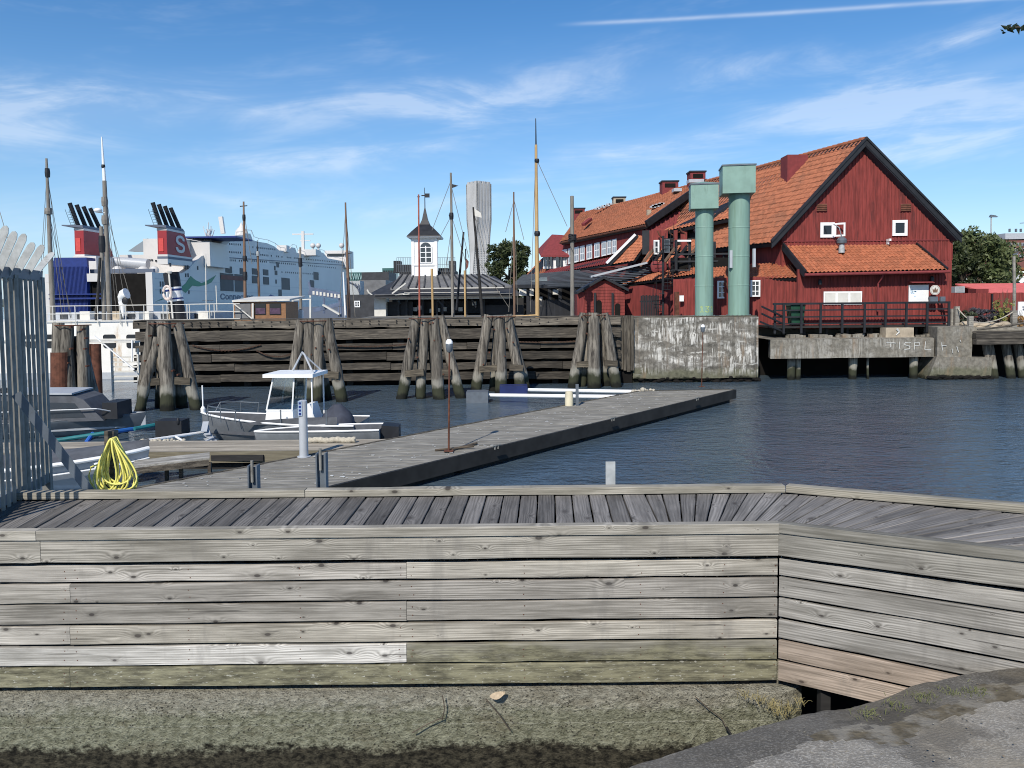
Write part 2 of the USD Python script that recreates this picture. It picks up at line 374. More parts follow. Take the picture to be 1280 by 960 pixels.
def footing_material():
    g = Nodes()
    p = g.add('geometry', 'position'); z = g.add('separate_xyz', 'z', {'vector': p})
    n = g.noise(p, (1, 1, 1.4), 16, 6, .7); f = g.noise(p, (1, 1, 1), 55, 3, .7); b = g.noise(p, (1, 1, 2.5), 2.4, 5, .65)
    col = g.mix('mix', g.sm(n, .3, .7), (.22, .205, .155), (.42, .40, .315))
    col = g.mix('mix', g.math('multiply', g.sm(f, .55, .7), .55), col, (.10, .095, .07))
    zz = g.math('add', z, g.math('add', g.math('multiply_add', b, .26, -.13), g.math('multiply_add', n, .20, -.10)))
    col = g.mix('mix', g.math('multiply', g.sm(zz, 1.10, .98), .7), col, g.mix('mix', g.sm(n, .35, .65), (.12, .125, .07), (.28, .285, .19)))
    col = g.mix('mix', g.math('multiply', g.sm(b, .52, .68), .45), col, (.16, .14, .09))
    pit = g.add('voronoi_texture', 'distance', {'vector': p}, dimensions='3D', feature='f1', scale=34.0, randomness=1.0)
    col = g.mix('mix', g.math('multiply', g.sm(pit, .30, .16), g.math('multiply', g.sm(b, .36, .56), .9)), col, (.05, .046, .035))
    for zs in (1.035, .93):
        ln_ = g.math('absolute', g.math('subtract', z, g.math('add', zs, g.math('multiply_add', b, .03, -.015))))
        col = g.mix('mix', g.math('multiply', g.sm(ln_, .005, .002), g.math('multiply', g.sm(n, .4, .55), .55)), col, (.42, .41, .33))
    col = g.mix('mix', g.sm(zz, .80, .73), col, g.mix('mix', g.sm(n, .35, .65), (.010, .009, .006), (.085, .075, .05)))
    nr = g.add('bump', 'normal', {'height': g.math('add', n, g.math('multiply', f, .5))}, strength=1.0, distance=.05)
    return g.done('mossy_concrete', g.add('principled_bsdf', 'BSDF', {'base_color': col, 'normal': nr}, roughness=.9, specular_ior_level=.2))


def tile_material(name, c, lichen=.35):
    g = Nodes()
    p = g.add('geometry', 'position')
    vo = g.add('voronoi_texture', 'color', {'vector': p}, dimensions='3D', feature='f1', scale=4.6)
    b = g.add('rgb_to_bw', 'val', {'color': vo}); f = g.sm(b, .2, .8, .82, 1.14)
    col = g.mix('multiply', 1.0, tuple(c), g.add('combine_xyz', 'vector', {'x': f, 'y': f, 'z': f}))
    col = g.mix('mix', g.math('multiply', g.sm(g.noise(p, (1, 1, 1), .8, 6, .68), .5, .7), lichen), col, (.10, .07, .05))
    return g.done(name, g.add('principled_bsdf', 'BSDF', {'base_color': col}, roughness=.8, specular_ior_level=.25))


def glass(name, tint=(.75, .8, .8), fac=.2):
    g = Nodes()
    t = g.add('transparent_bsdf', 'BSDF', color=tint); r = g.add('glossy_bsdf', 'BSDF', roughness=.03, color=(1, 1, 1))
    f = g.math('add', g.add('fresnel', 'fac', IOR=1.5), fac)
    return g.done(name, g.add('mix_closure', 'closure', {'fac': f, 'closure1': t, 'closure2': r}))


def leaf_material(name, a, b):
    g = Nodes()
    p = g.add('geometry', 'position'); r = g.add('geometry', 'random_per_island')
    n = g.noise(p, (1, 1, 1), 1.2, 3, .6)
    col = g.mix('mix', g.math('add', g.math('multiply', r, .6), g.math('multiply_add', n, 1.4, -.5)), tuple(a), tuple(b))
    d = g.add('principled_bsdf', 'BSDF', {'base_color': col}, roughness=.55, specular_ior_level=.35)
    t = g.add('translucent_bsdf', 'BSDF', {'color': col})
    return g.done(name, g.add('mix_closure', 'closure', {'closure1': d, 'closure2': t}, fac=.22))


def asphalt_material(name='asphalt_look', k=1.0):
    g = Nodes()
    p = g.add('geometry', 'position')
    n = g.noise(p, (1, 1, 1), 3.0, 6, .65); fine = g.noise(p, (1, 1, 1), 70, 3, .7); big = g.noise(p, (1, 1, 1), .8, 4, .6)
    col = g.mix('mix', g.sm(n, .3, .7), (.18, .168, .145), (.30, .28, .24))
    col = g.mix('mix', g.math('multiply', g.sm(fine, .48, .62), .7), col, (.46, .44, .39))
    col = g.mix('mix', g.math('multiply', g.sm(big, .46, .62), .6), col, (.30, .26, .19))
    col = g.mix('mix', g.math('multiply', g.sm(g.noise(p, (1, 1, 1), 1.7, 5, .7), .52, .62), .55), col, (.10, .093, .08))
    col = g.mix('multiply', 1.0, col, (k, k * .98, k * .95))
    nr = g.add('bump', 'normal', {'height': g.math('add', fine, n)}, strength=.7, distance=.012)
    return g.done(name, g.add('principled_bsdf', 'BSDF', {'base_color': col, 'normal': nr}, roughness=.9, specular_ior_level=.25))


m_wall = wood('weathered_board', (.515, .478, .415), (.155, .142, .118), algae_z=(1.64, 1.27), blotch=.5, cracks=True)
m_ramp = wood('ramp_board', (.45, .425, .38), (.15, .14, .12), algae_z=(1.64, 1.27), blotch=.45, cracks=True)
m_deck = wood('deck_board', (.215, .20, .18), (.075, .070, .063), ring=260, blotch=.3, bump=.6)
m_cap = wood('cap_board', (.45, .425, .375), (.16, .15, .125), blotch=.5)
m_beam = wood('old_beam', (.115, .100, .080), (.018, .016, .014), ring=60, knots=False, blotch=.6, bump=.6)
m_pont = wood('pontoon_board', (.36, .34, .295), (.13, .122, .105), ring=90, knots=False, blotch=.5)
m_tan = wood('tan_board', (.40, .355, .28), (.24, .21, .165), ring=90, knots=False)
m_water = water_material()
m_pile = pile_material()
m_found = footing_material()
m_pier = concrete('stained_concrete', (.085, .078, .066), (.20, .185, .155), .55, .16, streak=.78, courses=True, rough_bump=.5)
m_conc = concrete('grey_concrete', (.12, .11, .09), (.235, .215, .175), .5, .12, streak=.25, rough_bump=.5)
m_asph = asphalt_material()
m_asph2 = asphalt_material('asphalt_strip', .52)
m_red = M('falu_red', (.19, .034, .028), .35, 1.4, .85, (6, 6, .7), dirt=(.10, .022, .02), dirt_sc=.8, dirt_stretch=(3, 3, .5))
m_red2 = M('barn_red', (.17, .030, .027), .3, 1.4, .85, (6, 6, .7))
m_black = M('black_paint', (.014, .015, .018), .3, 2, .55)
m_tarred = M('tarred_wood', (.020, .019, .018), .4, 3, .8, (1, 1, 6))
m_tile = tile_material('roof_tile', (.31, .112, .058))
m_tile2 = tile_material('roof_tile_near', (.37, .130, .066), .25)
m_white = M('white_paint', (.78, .78, .76), .05, 2, .45)
m_offw = M('off_white', (.60, .58, .52), .1, 2, .5, dirt=(.42, .33, .22), dirt_lo=.6, dirt_hi=.75)
m_green = M('column_green', (.19, .305, .25), .12, 2.0, .55, (3, 3, .25), dirt=(.15, .235, .175), dirt_lo=.52, dirt_hi=.72, dirt_sc=1.0, dirt_stretch=(4, 4, .35))
m_greend = M('column_cap', (.20, .315, .26), .10, 2.0, .55, dirt=(.15, .23, .18), dirt_lo=.54, dirt_hi=.74, dirt_sc=1.2, dirt_stretch=(3, 3, .6))
m_galv = M('galvanised', (.20, .195, .175), .25, 9, .7, metal=0.0, spec=.15, bump=.05, dirt=(.10, .09, .075), dirt_lo=.56, dirt_hi=.75, dirt_sc=5)
m_spike = M('weathered_zinc', (.36, .37, .355), .18, 14, .6, dirt=(.24, .235, .21), dirt_sc=9)
m_steel = M('dark_steel', (.13, .15, .17), .15, 5, .5, metal=.3)
m_steelL = M('light_steel', (.36, .375, .37), .18, 9, .5, dirt=(.25, .24, .21), dirt_sc=8)
m_hose = M('yellow_hose', (.74, .68, .17), .12, 20, .45)
m_rust = M('rust', (.105, .040, .023), .45, 4, .9, bump=.3, dirt=(.07, .03, .02))
m_brick = M('chimney_red', (.185, .032, .032), .18, 5, .8)
m_dark = M('dark_glass', (.012, .014, .018), .1, 1, .12, spec=.6)
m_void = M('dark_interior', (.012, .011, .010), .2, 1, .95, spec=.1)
m_grey = M('grey_fabric', (.085, .09, .10), .2, 4, .8)
m_greyl = M('light_grey_hull', (.40, .42, .44), .08, 3, .4)
m_blue = M('float_blue', (.015, .025, .10), .2, 3, .45)
m_teal = M('teal_tube', (.02, .16, .17), .2, 3, .5)
m_navy = M('navy_paint', (.012, .03, .16), .15, 2, .5)
m_ferry = M('ferry_white', (.57, .55, .52), .05, .05, .5, dirt=(.5, .49, .47), dirt_sc=.08)
m_ferryred = M('funnel_red', (.28, .020, .026), .1, .3, .5)
m_fgreen = M('ferry_green', (.03, .20, .11), .1, .2, .5)
m_mast = M('grey_mast', (.19, .175, .15), .25, 4, .7, (2, 2, .4))
m_mastb = M('brown_mast', (.165, .10, .065), .25, 4, .6, (2, 2, .4))
m_masty = M('varnished_mast', (.43, .285, .13), .2, 3, .45, (2, 2, .4))
m_mastr = M('red_mast', (.32, .09, .06), .2, 3, .55)
m_slate = M('slate_roof', (.032, .033, .036), .3, 1.2, .6)
m_slatel = M('grey_sheet_roof', (.14, .14, .14), .25, 1.0, .6)
m_tower = M('tower_facade', (.50, .49, .47), .12, .03, .4)
m_towerg = M('tower_glass', (.20, .225, .245), .2, .02, .3)
m_brickfar = M('far_brick', (.17, .07, .055), .15, .3, .8)
m_grass = M('dry_grass', (.30, .25, .11), .3, 12, .8)
m_ground = M('quay_ground', (.16, .155, .14), .25, .8, .9)
m_leafA = leaf_material('tree_leaf', (.035, .05, .020), (.13, .145, .055))
m_leafB = leaf_material('willow_leaf', (.07, .095, .035), (.27, .30, .13))
m_leafC = leaf_material('shrub_leaf', (.05, .065, .04), (.15, .17, .09))
m_leafd = leaf_material('overhang_leaf', (.012, .02, .008), (.03, .045, .016))
m_bark = M('bark', (.09, .07, .05), .3, 5, .9, bump=.3)
m_glass = glass('clear_pane')
m_fwin = M('far_window', (.05, .056, .065), .2, .2, .45, spec=.12)
m_slat = M('pergola_slat', (.075, .085, .10), .2, 2, .5)
m_soil = M('mossy_soil', (.115, .095, .06), .4, 14, .95, bump=.5, dirt=(.22, .20, .16), dirt_lo=.45, dirt_hi=.6, dirt_sc=5)
m_side = M('tarred_side', (.020, .020, .019), .4, 2, .8)
m_skyp = M('sky_pane', (.30, .33, .36), .1, 1, .3)
m_grille = M('grille_red', (.55, .06, .05), .1, 3, .6)
m_curt = M('curtain_purple', (.07, .04, .07), .4, 6, .8)
m_pane = M('window_pane', (.03, .035, .042), .2, 1, .08, spec=.8)
m_tarp = M('navy_tarp', (.045, .05, .068), .2, 4, .8)
m_rope = M('rope', (.42, .38, .30), .2, 30, .9)
m_yellow = M('faded_yellow', (.55, .52, .16), .2, 9, .6)
m_pink = M('pink_awning', (.62, .14, .12), .1, 2, .7)
m_chalk = M('chalk_paint', (.55, .55, .52), .2, 14, .9)
m_bin = M('bin_green', (.012, .055, .03), .15, 3, .5)
m_sand = M('sandstone', (.36, .30, .22), .25, 3, .85, bump=.4)
m_lettergrey = M('letter_grey', (.10, .12, .16), .05, 1, .6)
m_gterm = M('green_glazing', (.05, .13, .12), .2, .1, .25)
m_far = M('far_land', (.08, .10, .085), .3, .01, .9)


# ================================================================== large structure: water, ground, far shore
def sheet(name, pts, z, mat, label):
    m = MB(); m.add([(x, y, z) for x, y in pts], [[0, i, i + 1] for i in range(1, len(pts) - 1)])
    return m.top(name, mat, label, kind='structure')

sheet('harbour_water', [(-4000, -30), (4000, -30), (4000, 9000), (-4000, 9000)], 0.0, m_water, 'rippled dark blue harbour water around the pontoons')
m = MB(); m.prism([q[:2] for q in [(-12.5, 37.6, 2.55), (10.6, 37.6, 2.55), (10.6, 40.9, 2.55), (60, 40.9, 2.55), (420, 200, 2.55), (420, 900, 2.55), (-40, 900, 2.55), (-15, 120, 2.55)]], (0, 0, -.65), (1, 0, 0), (0, 1, 0), (0, 0, 3.2))
m.top('quay_ground', m_ground, 'paved quay behind the old timber wall', kind='structure')
m = MB()
xs = np.linspace(-3500, 3500, 90)
hz = 9 + 16 * meshkit.fbm(np.stack([xs / 260, xs * 0, xs * 0], 1), 4, 3)
for i in range(89):
    m.hexa([(xs[i], 1500, -1), (xs[i + 1], 1500, -1), (xs[i + 1], 2300, -1), (xs[i], 2300, -1), (xs[i], 1500, 3), (xs[i + 1], 1500, 3), (xs[i + 1], 1900, hz[i + 1]), (xs[i], 1900, hz[i])])
m.top('far_hills', m_far, 'low wooded land across the river far behind the harbour', kind='structure')

# asphalt path in the near right corner
def asphalt_path():
    edge_px = [(1620, 775), (1450, 806), (1280, 835), (1215, 844), (1150, 856), (1065, 885), (1000, 894), (900, 921), (790, 961), (680, 1015), (480, 1130)]
    ed = np.array([G(x, y, 1.72) for x, y in edge_px])
    t = np.r_[0, np.cumsum(np.linalg.norm(np.diff(ed, axis=0), axis=1))]
    tt = np.linspace(0, t[-1], 260); P = np.stack([np.interp(tt, t, ed[:, k]) for k in range(3)], 1)
    P[:, 1] += .04 * (meshkit.fbm(np.stack([tt * 2.3, tt * 0, tt * 0], 1), 4, 5) - .5)
    dist = np.r_[-1, 0, np.linspace(.03, 1, 110) ** 1.9 * 5.5]
    V = []
    for d in dist:
        q = P.copy()
        if d < 0: q[:, 2] -= 1.4; q[:, 1] += .10
        else:
            q[:, 1] -= d; q[:, 0] += d * .25; q[:, 2] += .135 * d + .018 * min(d / .2, 1)
            q[:, 2] += .03 * (meshkit.fbm(q * 2.0, 4, 2) - .5) + .012 * (meshkit.fbm(q * 14.0, 3, 8) - .5)
        V.append(q)
    n = len(tt); Fc = [[a * n + i, a * n + i + 1, (a + 1) * n + i + 1, (a + 1) * n + i] for a in range(len(dist) - 1) for i in range(n - 1)]
    Vv = np.vstack(V); Fc = np.array(Fc); row = Fc[:, 0] // n; colm = Fc[:, 0] % n
    dr = np.r_[dist, 9][row + 1]; u_ = meshkit.fbm(np.stack([tt[colm] * 3.1, dr * 6, dr * 0], 1), 4, 11)
    dd = dr + (u_ - .5) * .30
    soil = (dd > .26) & (dd < .40) & (Vv[Fc[:, 0], 0] > 1.5) & (dr > .1); strip = (dd <= .33) & ~soil; main = ~(soil | strip)
    MB().add(Vv, Fc[main]).top('asphalt_path', m_asph, 'worn grey asphalt path sloping down to the ramp', kind='structure', smooth=50)
    MB().add(Vv, Fc[strip]).top('asphalt_edge', m_asph2, 'smoother darker asphalt strip along the edge of the path', kind='structure', smooth=50)
    MB().add(Vv, Fc[soil]).top('soil_strip', m_soil, 'brown mossy dirt lying along the asphalt edge strip', kind='structure', smooth=50)
    return P
path_edge = asphalt_path()

# ------------------------------------------------------------------ timber walls and boardwalk in the foreground
CX = float(W(973, 700, 5.5)[0])
C0 = np.array([CX, 5.5, 0.0]); FC = np.array([float(W(981, 605, 6.5)[0]), 6.5, 0.0])
RD = np.array([.803, -.596, .053]); NR = np.array([.596, .803, 0])     # ramp direction and its back normal
XL = -4.7
ROWS = [(2.106, 1.977), (1.966, 1.820), (1.812, 1.666), (1.652, 1.512), (1.499, 1.353), (1.344, 1.191)]
JOINTS = [[508], [87], [508], [87], [508], [87]]
wallA = thing('plank_wall', 'long straight grey plank wall facing the viewer under the boardwalk', 'timber wall', (0, 5.5, .6))
tones = {(0, 0): (.93, .93, .94), (0, 1): (1.12, 1.12, 1.10), (4, 0): (1.36, 1.40, 1.46), (4, 1): (.92, .93, .86), (3, 1): (1.03, 1.02, .98), (1, 1): (.96, .96, .97), (5, 1): (.84, .85, .78), (5, 0): (.8, .8, .74)}
for r, (zt, zb) in enumerate(ROWS):
    cuts = [XL] + [float(W(j, 700 + 27 * r, 5.5)[0]) for j in JOINTS[r]] + [CX - .004]
    for k in range(len(cuts) - 1):
        tn = tones.get((r, k), (1, 1, 1)); fresh = (r, k) == (4, 0)
        board(wallA, 'wall_plank', (cuts[k] + .0015, 5.5 + rng.normal(0, .002), zb + .004), (cuts[k + 1] - .0015, 5.5, zb + .004), (0, 0, zt - zb - .0075), (0, .034, 0), m_wall, tn, 0.0 if fresh else 1.0, seg=12, wob=.0022,
              label='pale newer plank' if fresh else None)
wallB = thing('plank_wall', 'angled plank wall under the ramp beside the asphalt, its two lowest planks pinkish', 'timber wall', (C0[0], C0[1], .6))
for r, (zt, zb) in enumerate(ROWS):
    a = C0 + NR * 0 + RD * .006; b = C0 + RD * 2.9
    fresh = r >= 4
    board(wallB, 'wall_plank', a + [0, 0, zb + .009], b + [0, 0, zb + .009], (0, 0, zt - zb - .0075), NR * .034, m_ramp, (1.32, 1.14, 1.02) if fresh else (.98, .98, .98), 0 if fresh else (1.0 if r == 3 else .8), seg=10, wob=.002,
          label='newer pinkish plank' if fresh else None)
for wl, n0, f0 in ((wallA, None, None),):
    nail = MB()
    for r, (zt, zb) in enumerate(ROWS):
        for px in (80, 95, 236, 375, 500, 515, 655, 800, 905, 968):
            x = float(W(px, 700 + 27 * r, 5.5)[0])
            for q in (.3, .72):
                c = np.array([x + rng.normal(0, .006), 5.4985, zb + (zt - zb) * q + rng.normal(0, .006)])
                nail.path([c, c + [0, .003, 0]], .0042, 6)
    nail.build(wl, 'nail_heads', m_rust, kind='stuff')
m = MB()
for x in np.arange(XL + .2, CX, .62): m.beam((x, 5.6, .3), (x, 5.6, 2.3), .07, .07)
m.build(wallA, 'stud_frame', m_tarred)
m = MB()
for s in np.arange(.3, 2.9, .62):
    q = C0 + RD * s + NR * .1; m.beam(q + [0, 0, .3], q + [0, 0, 2.25], .07, .07)
m.build(wallB, 'stud_frame', m_tarred)

deck = thing('boardwalk', 'grey timber boardwalk bending up into a ramp at the right', 'boardwalk', (0, 6.0, 2.3))
ZD = 2.335
# fascia and cap along the near edge, left and ramp
fj = float(W(51, 690, 5.47)[0]); cj = float(W(45, 678, 5.45)[0])
for a, b, tn in ((XL, fj, .80), (fj, CX - .012, .78)):
    board(deck, 'fascia_plank', (a + .002, 5.466, 2.136), (b - .002, 5.466, 2.136), (0, 0, .164), (0, .034, 0), m_wall, (tn, tn, tn * .98), .0, seg=14, wob=.0015)
for a, b in ((XL, cj), (cj, CX + .002)):
    board(deck, 'edge_beam', (a + .002, 5.450, 2.304), (b - .002, 5.450, 2.304), (0, 0, .072), (0, .075, 0), m_cap, (1.12, 1.1, 1.06), 0, seg=14, wob=.001)
qa = C0 - NR * .034
board(deck, 'fascia_plank', qa + RD * .0 + [0, 0, 2.138], qa + RD * 3.0 + [0, 0, 2.138], (0, 0, .164), NR * .034, m_ramp, (.72, .72, .70), 0, seg=12, wob=.0015)
qb = C0 - NR * .050
board(deck, 'edge_beam', qb - RD * .012 + [0, 0, 2.306], qb + RD * 3.0 + [0, 0, 2.306], (0, 0, .072), NR * .075, m_cap, (.82, .82, .8), 0, seg=12, wob=.001)
# far edge
fx = float(W(384, 612, 6.55)[0])
for a, b in ((XL, fx), (fx, FC[0] - .003)):
    board(deck, 'edge_beam', (a + .003, 6.47, ZD + .004), (b - .003, 6.47, ZD + .004), (0, 0, .062), (0, .09, 0), m_cap, (.98, .96, .9), 0, seg=12, wob=.0015)
fa = FC + [0, -.03, 0]
board(deck, 'edge_beam', fa + [0, 0, ZD + .004], fa + RD * 3.4 + [0, 0, ZD + .004], (0, 0, .062), NR * .09, m_cap, (.70, .68, .62), 0, seg=12, wob=.0015)
# planks: straight on the left, fanning round the bend
def near(s):   # s = 0 at x = 1.07 on the left edge
    x = 1.07 + s
    if x <= CX: return np.array([x, 5.527, ZD])
    return np.array([CX, 5.527, ZD]) + RD * (x - CX) + NR * .0
def farp(s):
    x = 1.12 + s
    if x <= FC[0]: return np.array([x, 6.468, ZD])
    return np.array([FC[0], 6.468, ZD]) + RD * (x - FC[0])
seams = []
x = XL
while x < 1.07 - .07:
    k = (x + 4.7) / 5.8
    seams.append((np.array([x, 5.527, ZD]), np.array([x + .05 - .22 * (1 - k) * (1 - k) - .0, 6.468, ZD]))); x += .143
s = 0.0
seams.append((near(0), farp(0)))
while s < 5.0:
    s += .145; seams.append((near(s * .56), farp(s)))
for i in range(len(seams) - 1):
    (n0, f0), (n1, f1) = seams[i], seams[i + 1]
    g_ = .0105 + abs(rng.normal(0, .0012))
    e = (n1 - n0) / np.linalg.norm(n1 - n0) * g_ * .5; e2 = (f1 - f0) / np.linalg.norm(f1 - f0) * g_ * .5
    dz = np.array([0, 0, rng.normal(0, .0022)])
    t_ = float(np.clip(rng.normal(1.0, .12), .7, 1.3)) * (1.0 if n0[0] < 1.0 else 1.35)
    board(deck, 'deck_plank', n0 + e + dz, f0 + e2 + dz, (n1 - e) - (n0 + e), (0, 0, -.03), m_deck, (t_, t_, t_ * 1.01), 0, seg=5, wob=.0012, p0b=n1 - e + dz, p1b=f1 - e2 + dz)
m = MB(); m.box((XL, 6.57, .2), (FC[0], 6.61, 2.33))
o = FC + [0, .06, 0]
m.slab([o + [0, 0, .2], o + RD * 3.4 + [0, 0, .2], o + RD * 3.4 + [0, 0, 2.33], o + [0, 0, 2.33]], NR * .04)
m.build(deck, 'rear_boarding', m_tarred)
m = MB()
for y in (5.75, 6.25): m.beam((XL, y, 2.24), (CX + .2, y, 2.24), .07, .13)
for q in (.25, .75):
    o = C0 + NR * q; m.beam(o + [0, 0, 2.23], o + RD * 3.2 + [0, 0, 2.23], .07, .13)
m.build(deck, 'joists', m_tarred)

# mossy concrete footing under the plank wall
def rough_wall(x0, x1, y, z0, z1, nx, nz, amp, sc, depth, seed=1, endround=0.0):
    xs, zs = np.linspace(x0, x1, nx), np.linspace(z0, z1, nz)
    X, Z = np.meshgrid(xs, zs); P = np.stack([X, np.full_like(X, y), Z], -1)
    d = amp * (meshkit.fbm(P * sc, 5, seed) - .5) * 2 + amp * .9 * (meshkit.fbm(P * sc * .25, 3, seed + 4) - .5) * 2
    P[..., 1] -= d
    if endround: P[..., 1] += endround * np.clip((X - (x1 - endround * 2)) / (endround * 2), 0, 1) ** 2
    top = P[-1].copy(); top[:, 1] += depth * .15; top[:, 2] += .008; top2 = top.copy(); top2[:, 1] = y + depth
    V = np.vstack([P.reshape(-1, 3), top, top2])
    Fc = [[a * nx + i, a * nx + i + 1, (a + 1) * nx + i + 1, (a + 1) * nx + i] for a in range(nz + 1) for i in range(nx - 1)]
    return MB().add(V, Fc)
f = rough_wall(-5.2, 2.12, 5.44, -.3, 1.135, 520, 100, .010, 9.0, .5, 3, .12)
f.top('concrete_footing', m_found, 'rough mossy concrete footing below the long plank wall, black with algae at its foot', 'footing', smooth=60)
m = MB()
z0 = 1.17
c = W(622, 871, 5.40); n = 7
lv = []
for i in range(n + 1):
    t_ = i / n; w_ = .021 * math.sin(math.pi * min(t_ * 1.05, 1)) ** .8 + .001
    base = c + np.array([-.055 + .11 * t_, -.012 - .02 * math.sin(t_ * 3), .012 + .028 * t_])
    lv += [base + [0, -.012, -w_], base + [0, 0, 0], base + [0, .012, w_]]
m.add(lv, [[i * 3 + k, i * 3 + 3 + k, i * 3 + 4 + k, i * 3 + 1 + k] for i in range(n) for k in range(2)])
m.top('dead_leaf', M('dead_leaf_brown', (.42, .33, .22), .2, 40, .8), 'curled dry brown leaf on the footing below the plank wall', 'leaf')
for pts, lab in (([(515, 915), (535, 905), (552, 897)], 'dark thin twig hanging on the footing left of the dry leaf'), ([(870, 872), (885, 885), (902, 898), (908, 912)], 'thin twig on the footing at its right end'), ([(608, 873), (625, 895), (638, 915)], 'thin dry stalk below the curled leaf'), ([(553, 870), (556, 885), (553, 900)], 'short dry stalk high on the footing')):
    m = MB(); m.path([W(a, b, 5.385) + rng.normal(0, .004, 3) for a, b in pts], .004, 5)
    m.top('twig', m_bark, lab, 'twig')
m = MB(); m.path([W(908, 909, 5.36), W(914, 918, 5.35)], [.010, .006], 6); m.top('seed_pod', m_tarred, 'small dark seed pod stuck at the end of the right twig', 'seed pod')
def tuft(name, lab, pxs, Yz, n, h, mat, spread, r=.0016):
    m = MB()
    for _ in range(n):
        px, py = pxs[rng.integers(len(pxs))]
        b = (W(px, py, Yz) if Yz > 0 else G(px, py, 1.76)) + rng.normal(0, spread, 3) * [1, 1, .15]
        a = rng.uniform(0, 6.28); l = h * rng.uniform(.5, 1.2); d = np.array([math.cos(a), math.sin(a), 0]) * l * rng.uniform(.3, .9)
        m.path([b, b + d * .5 + [0, 0, l * .55], b + d + [0, 0, l * .6]], [r, r * .9, r * .3], 4, caps=False)
    return m.top(name, mat, lab, 'grass', kind='stuff')
tuft('dry_grass', 'dry straw on the end of the footing below the corner of the walls', [(965, 885), (985, 888), (1000, 880), (950, 878), (935, 872), (975, 895)], 5.33, 130, .075, m_grass, .03)
tuft('path_grass', 'short dry grass growing along the edge of the asphalt path', [(1085, 893), (1120, 884), (1155, 873), (1190, 868), (1225, 866), (1225, 872), (1220, 869)], 0, 300, .032, M('green_grass', (.13, .14, .05), .4, 20, .8), .035)
m = MB()
for _ in range(170):
    px, py = rng.uniform(800, 1290), rng.uniform(850, 980)
    q = G(px, py, 1.74)
    if q[1] > np.interp(q[0], path_edge[::-1, 0], path_edge[::-1, 1]) - .12: continue
    d = np.interp(q[0], path_edge[::-1, 0], path_edge[::-1, 1]) - q[1]
    q[2] = 1.738 + .135 * d; m.ball(q, np.array([1, .8, .6]) * rng.uniform(.002, .006), 1)
m.top('pebbles', m_conc, 'loose pale grit scattered on the asphalt path', 'grit', kind='stuff')

# ------------------------------------------------------------------ steel screen fence at the left edge of the deck
fence = thing('steel_fence', 'galvanised steel security fence with fanned spikes and a diagonal stay', 'fence', (-4.3, 6.6, 2.4))
FA, FB = np.array([-4.02, 5.62, 0]), np.array([-4.52, 7.4, 0])
fd = (FB - FA) / np.linalg.norm(FB - FA); fn = np.array([fd[1], -fd[0], 0])
if fn[0] < 0: fn = -fn
L_ = np.linalg.norm(FB - FA)
m = MB(); m.beam(FA + [0, 0, 4.27], FB + [0, 0, 4.27], .05, .10); m.build(fence, 'top_rail', m_steel)
m = MB(); m.beam(FA + [0, 0, 2.44], FB + [0, 0, 2.33], .06, .09); m.build(fence, 'bottom_rail', m_steel)
k = 0
for s_ in np.arange(.05, L_ - .05, .128):
    q = FA + fd * s_
    m = MB()
    w_ = .066; dp = .014
    prof = [(-w_ / 2, 0), (-w_ * .2, -dp), (w_ * .2, -dp), (w_ / 2, 0), (w_ / 2, .003), (w_ * .2, -dp + .003), (-w_ * .2, -dp + .003), (-w_ / 2, .003)]
    base = q + fn * .03 + [0, 0, 2.30]
    m.prism(prof, base, fd, -fn, (0, 0, 1.93)); m.build(fence, 'pale', m_galv); k += 1
for s_ in (L_ - .02, L_ - .75):
    q = FA + fd * s_
    m = MB(); m.beam(q + [0, 0, 1.7], q + [0, 0, 4.26], .09, .07, up=fn); m.build(fence, 'fence_post', m_galv)
for i, (bx, by, tx, ty, Yb) in enumerate(((-14, 336, 8, 282, 6.1), (-2, 337, 19, 289, 6.3), (10, 338, 31, 292, 6.55), (21, 339, 42, 303, 6.8), (34, 340, 54, 306, 7.05), (44, 341, 53 + 13, 315, 7.3), (-26, 335, -5, 278, 5.9))):
    a, b = W(bx, by, Yb), W(tx, ty, Yb + (.0 if i != 5 else .25))
    d = b - a; l = np.linalg.norm(d); u = d / l; x_ = np.cross(u, (0, 1.0, 0)); x_ /= np.linalg.norm(x_)
    pts = [(-.035, -.1), (.035, -.1), (.035, l - .05), (.022, l - .012), (0, l), (-.022, l - .012), (-.035, l - .05)]
    m = MB(); m.prism(pts, a, x_, u, np.cross(x_, u) * .006); m.build(fence, 'spike', m_spike)
a, b = W(20, 492, 6.45), W(116, 619, 6.62)
m = MB(); m.beam(a, b, .075, .012, up=(.3, -1, .3)); m.build(fence, 'stay', m_steel)

# ------------------------------------------------------------------ hose on its post, short steel posts behind the deck
m = MB(); a = W(137, 618, 6.95); b = W(139, 538, 6.95); m.beam(a - [0, 0, 1.5], b, .085, .085, up=(0, 1, 0))
m.top('hose_post', m_beam, 'square grey timber post that carries the yellow hose', 'post', tone=(1.6, 1.6, 1.6))
hose = MB()
hc = W(146, 546, 6.86)
for k in range(15):
    w_, h_ = rng.uniform(.12, .225), rng.uniform(.40, .50)
    lean = rng.uniform(-.05, .10); tt = np.linspace(0, 2 * math.pi, 34)
    pts = [hc + np.array([w_ * math.sin(t_) * (.18 + .82 * ((1 - math.cos(t_)) / 2) ** 1.1) + lean * (1 - math.cos(t_)) / 2 * 1.2, -.02 - .03 * math.sin(t_ * .5) - .012 * k * .5 + .01 * math.sin(3 * t_ + k), -h_ * (1 - math.cos(t_)) / 2 + .0]) for t_ in tt]
    hose.path(pts, .0085, 6, caps=False)
tl = [hc + np.array([-.10, -.10, -.22]), hc + np.array([-.185, -.1, -.25]), hc + np.array([-.21, -.1, -.33]), hc + np.array([-.18, -.1, -.44]), hc + np.array([-.12, -.11, -.53])]
hose.path(tl, .0085, 6)
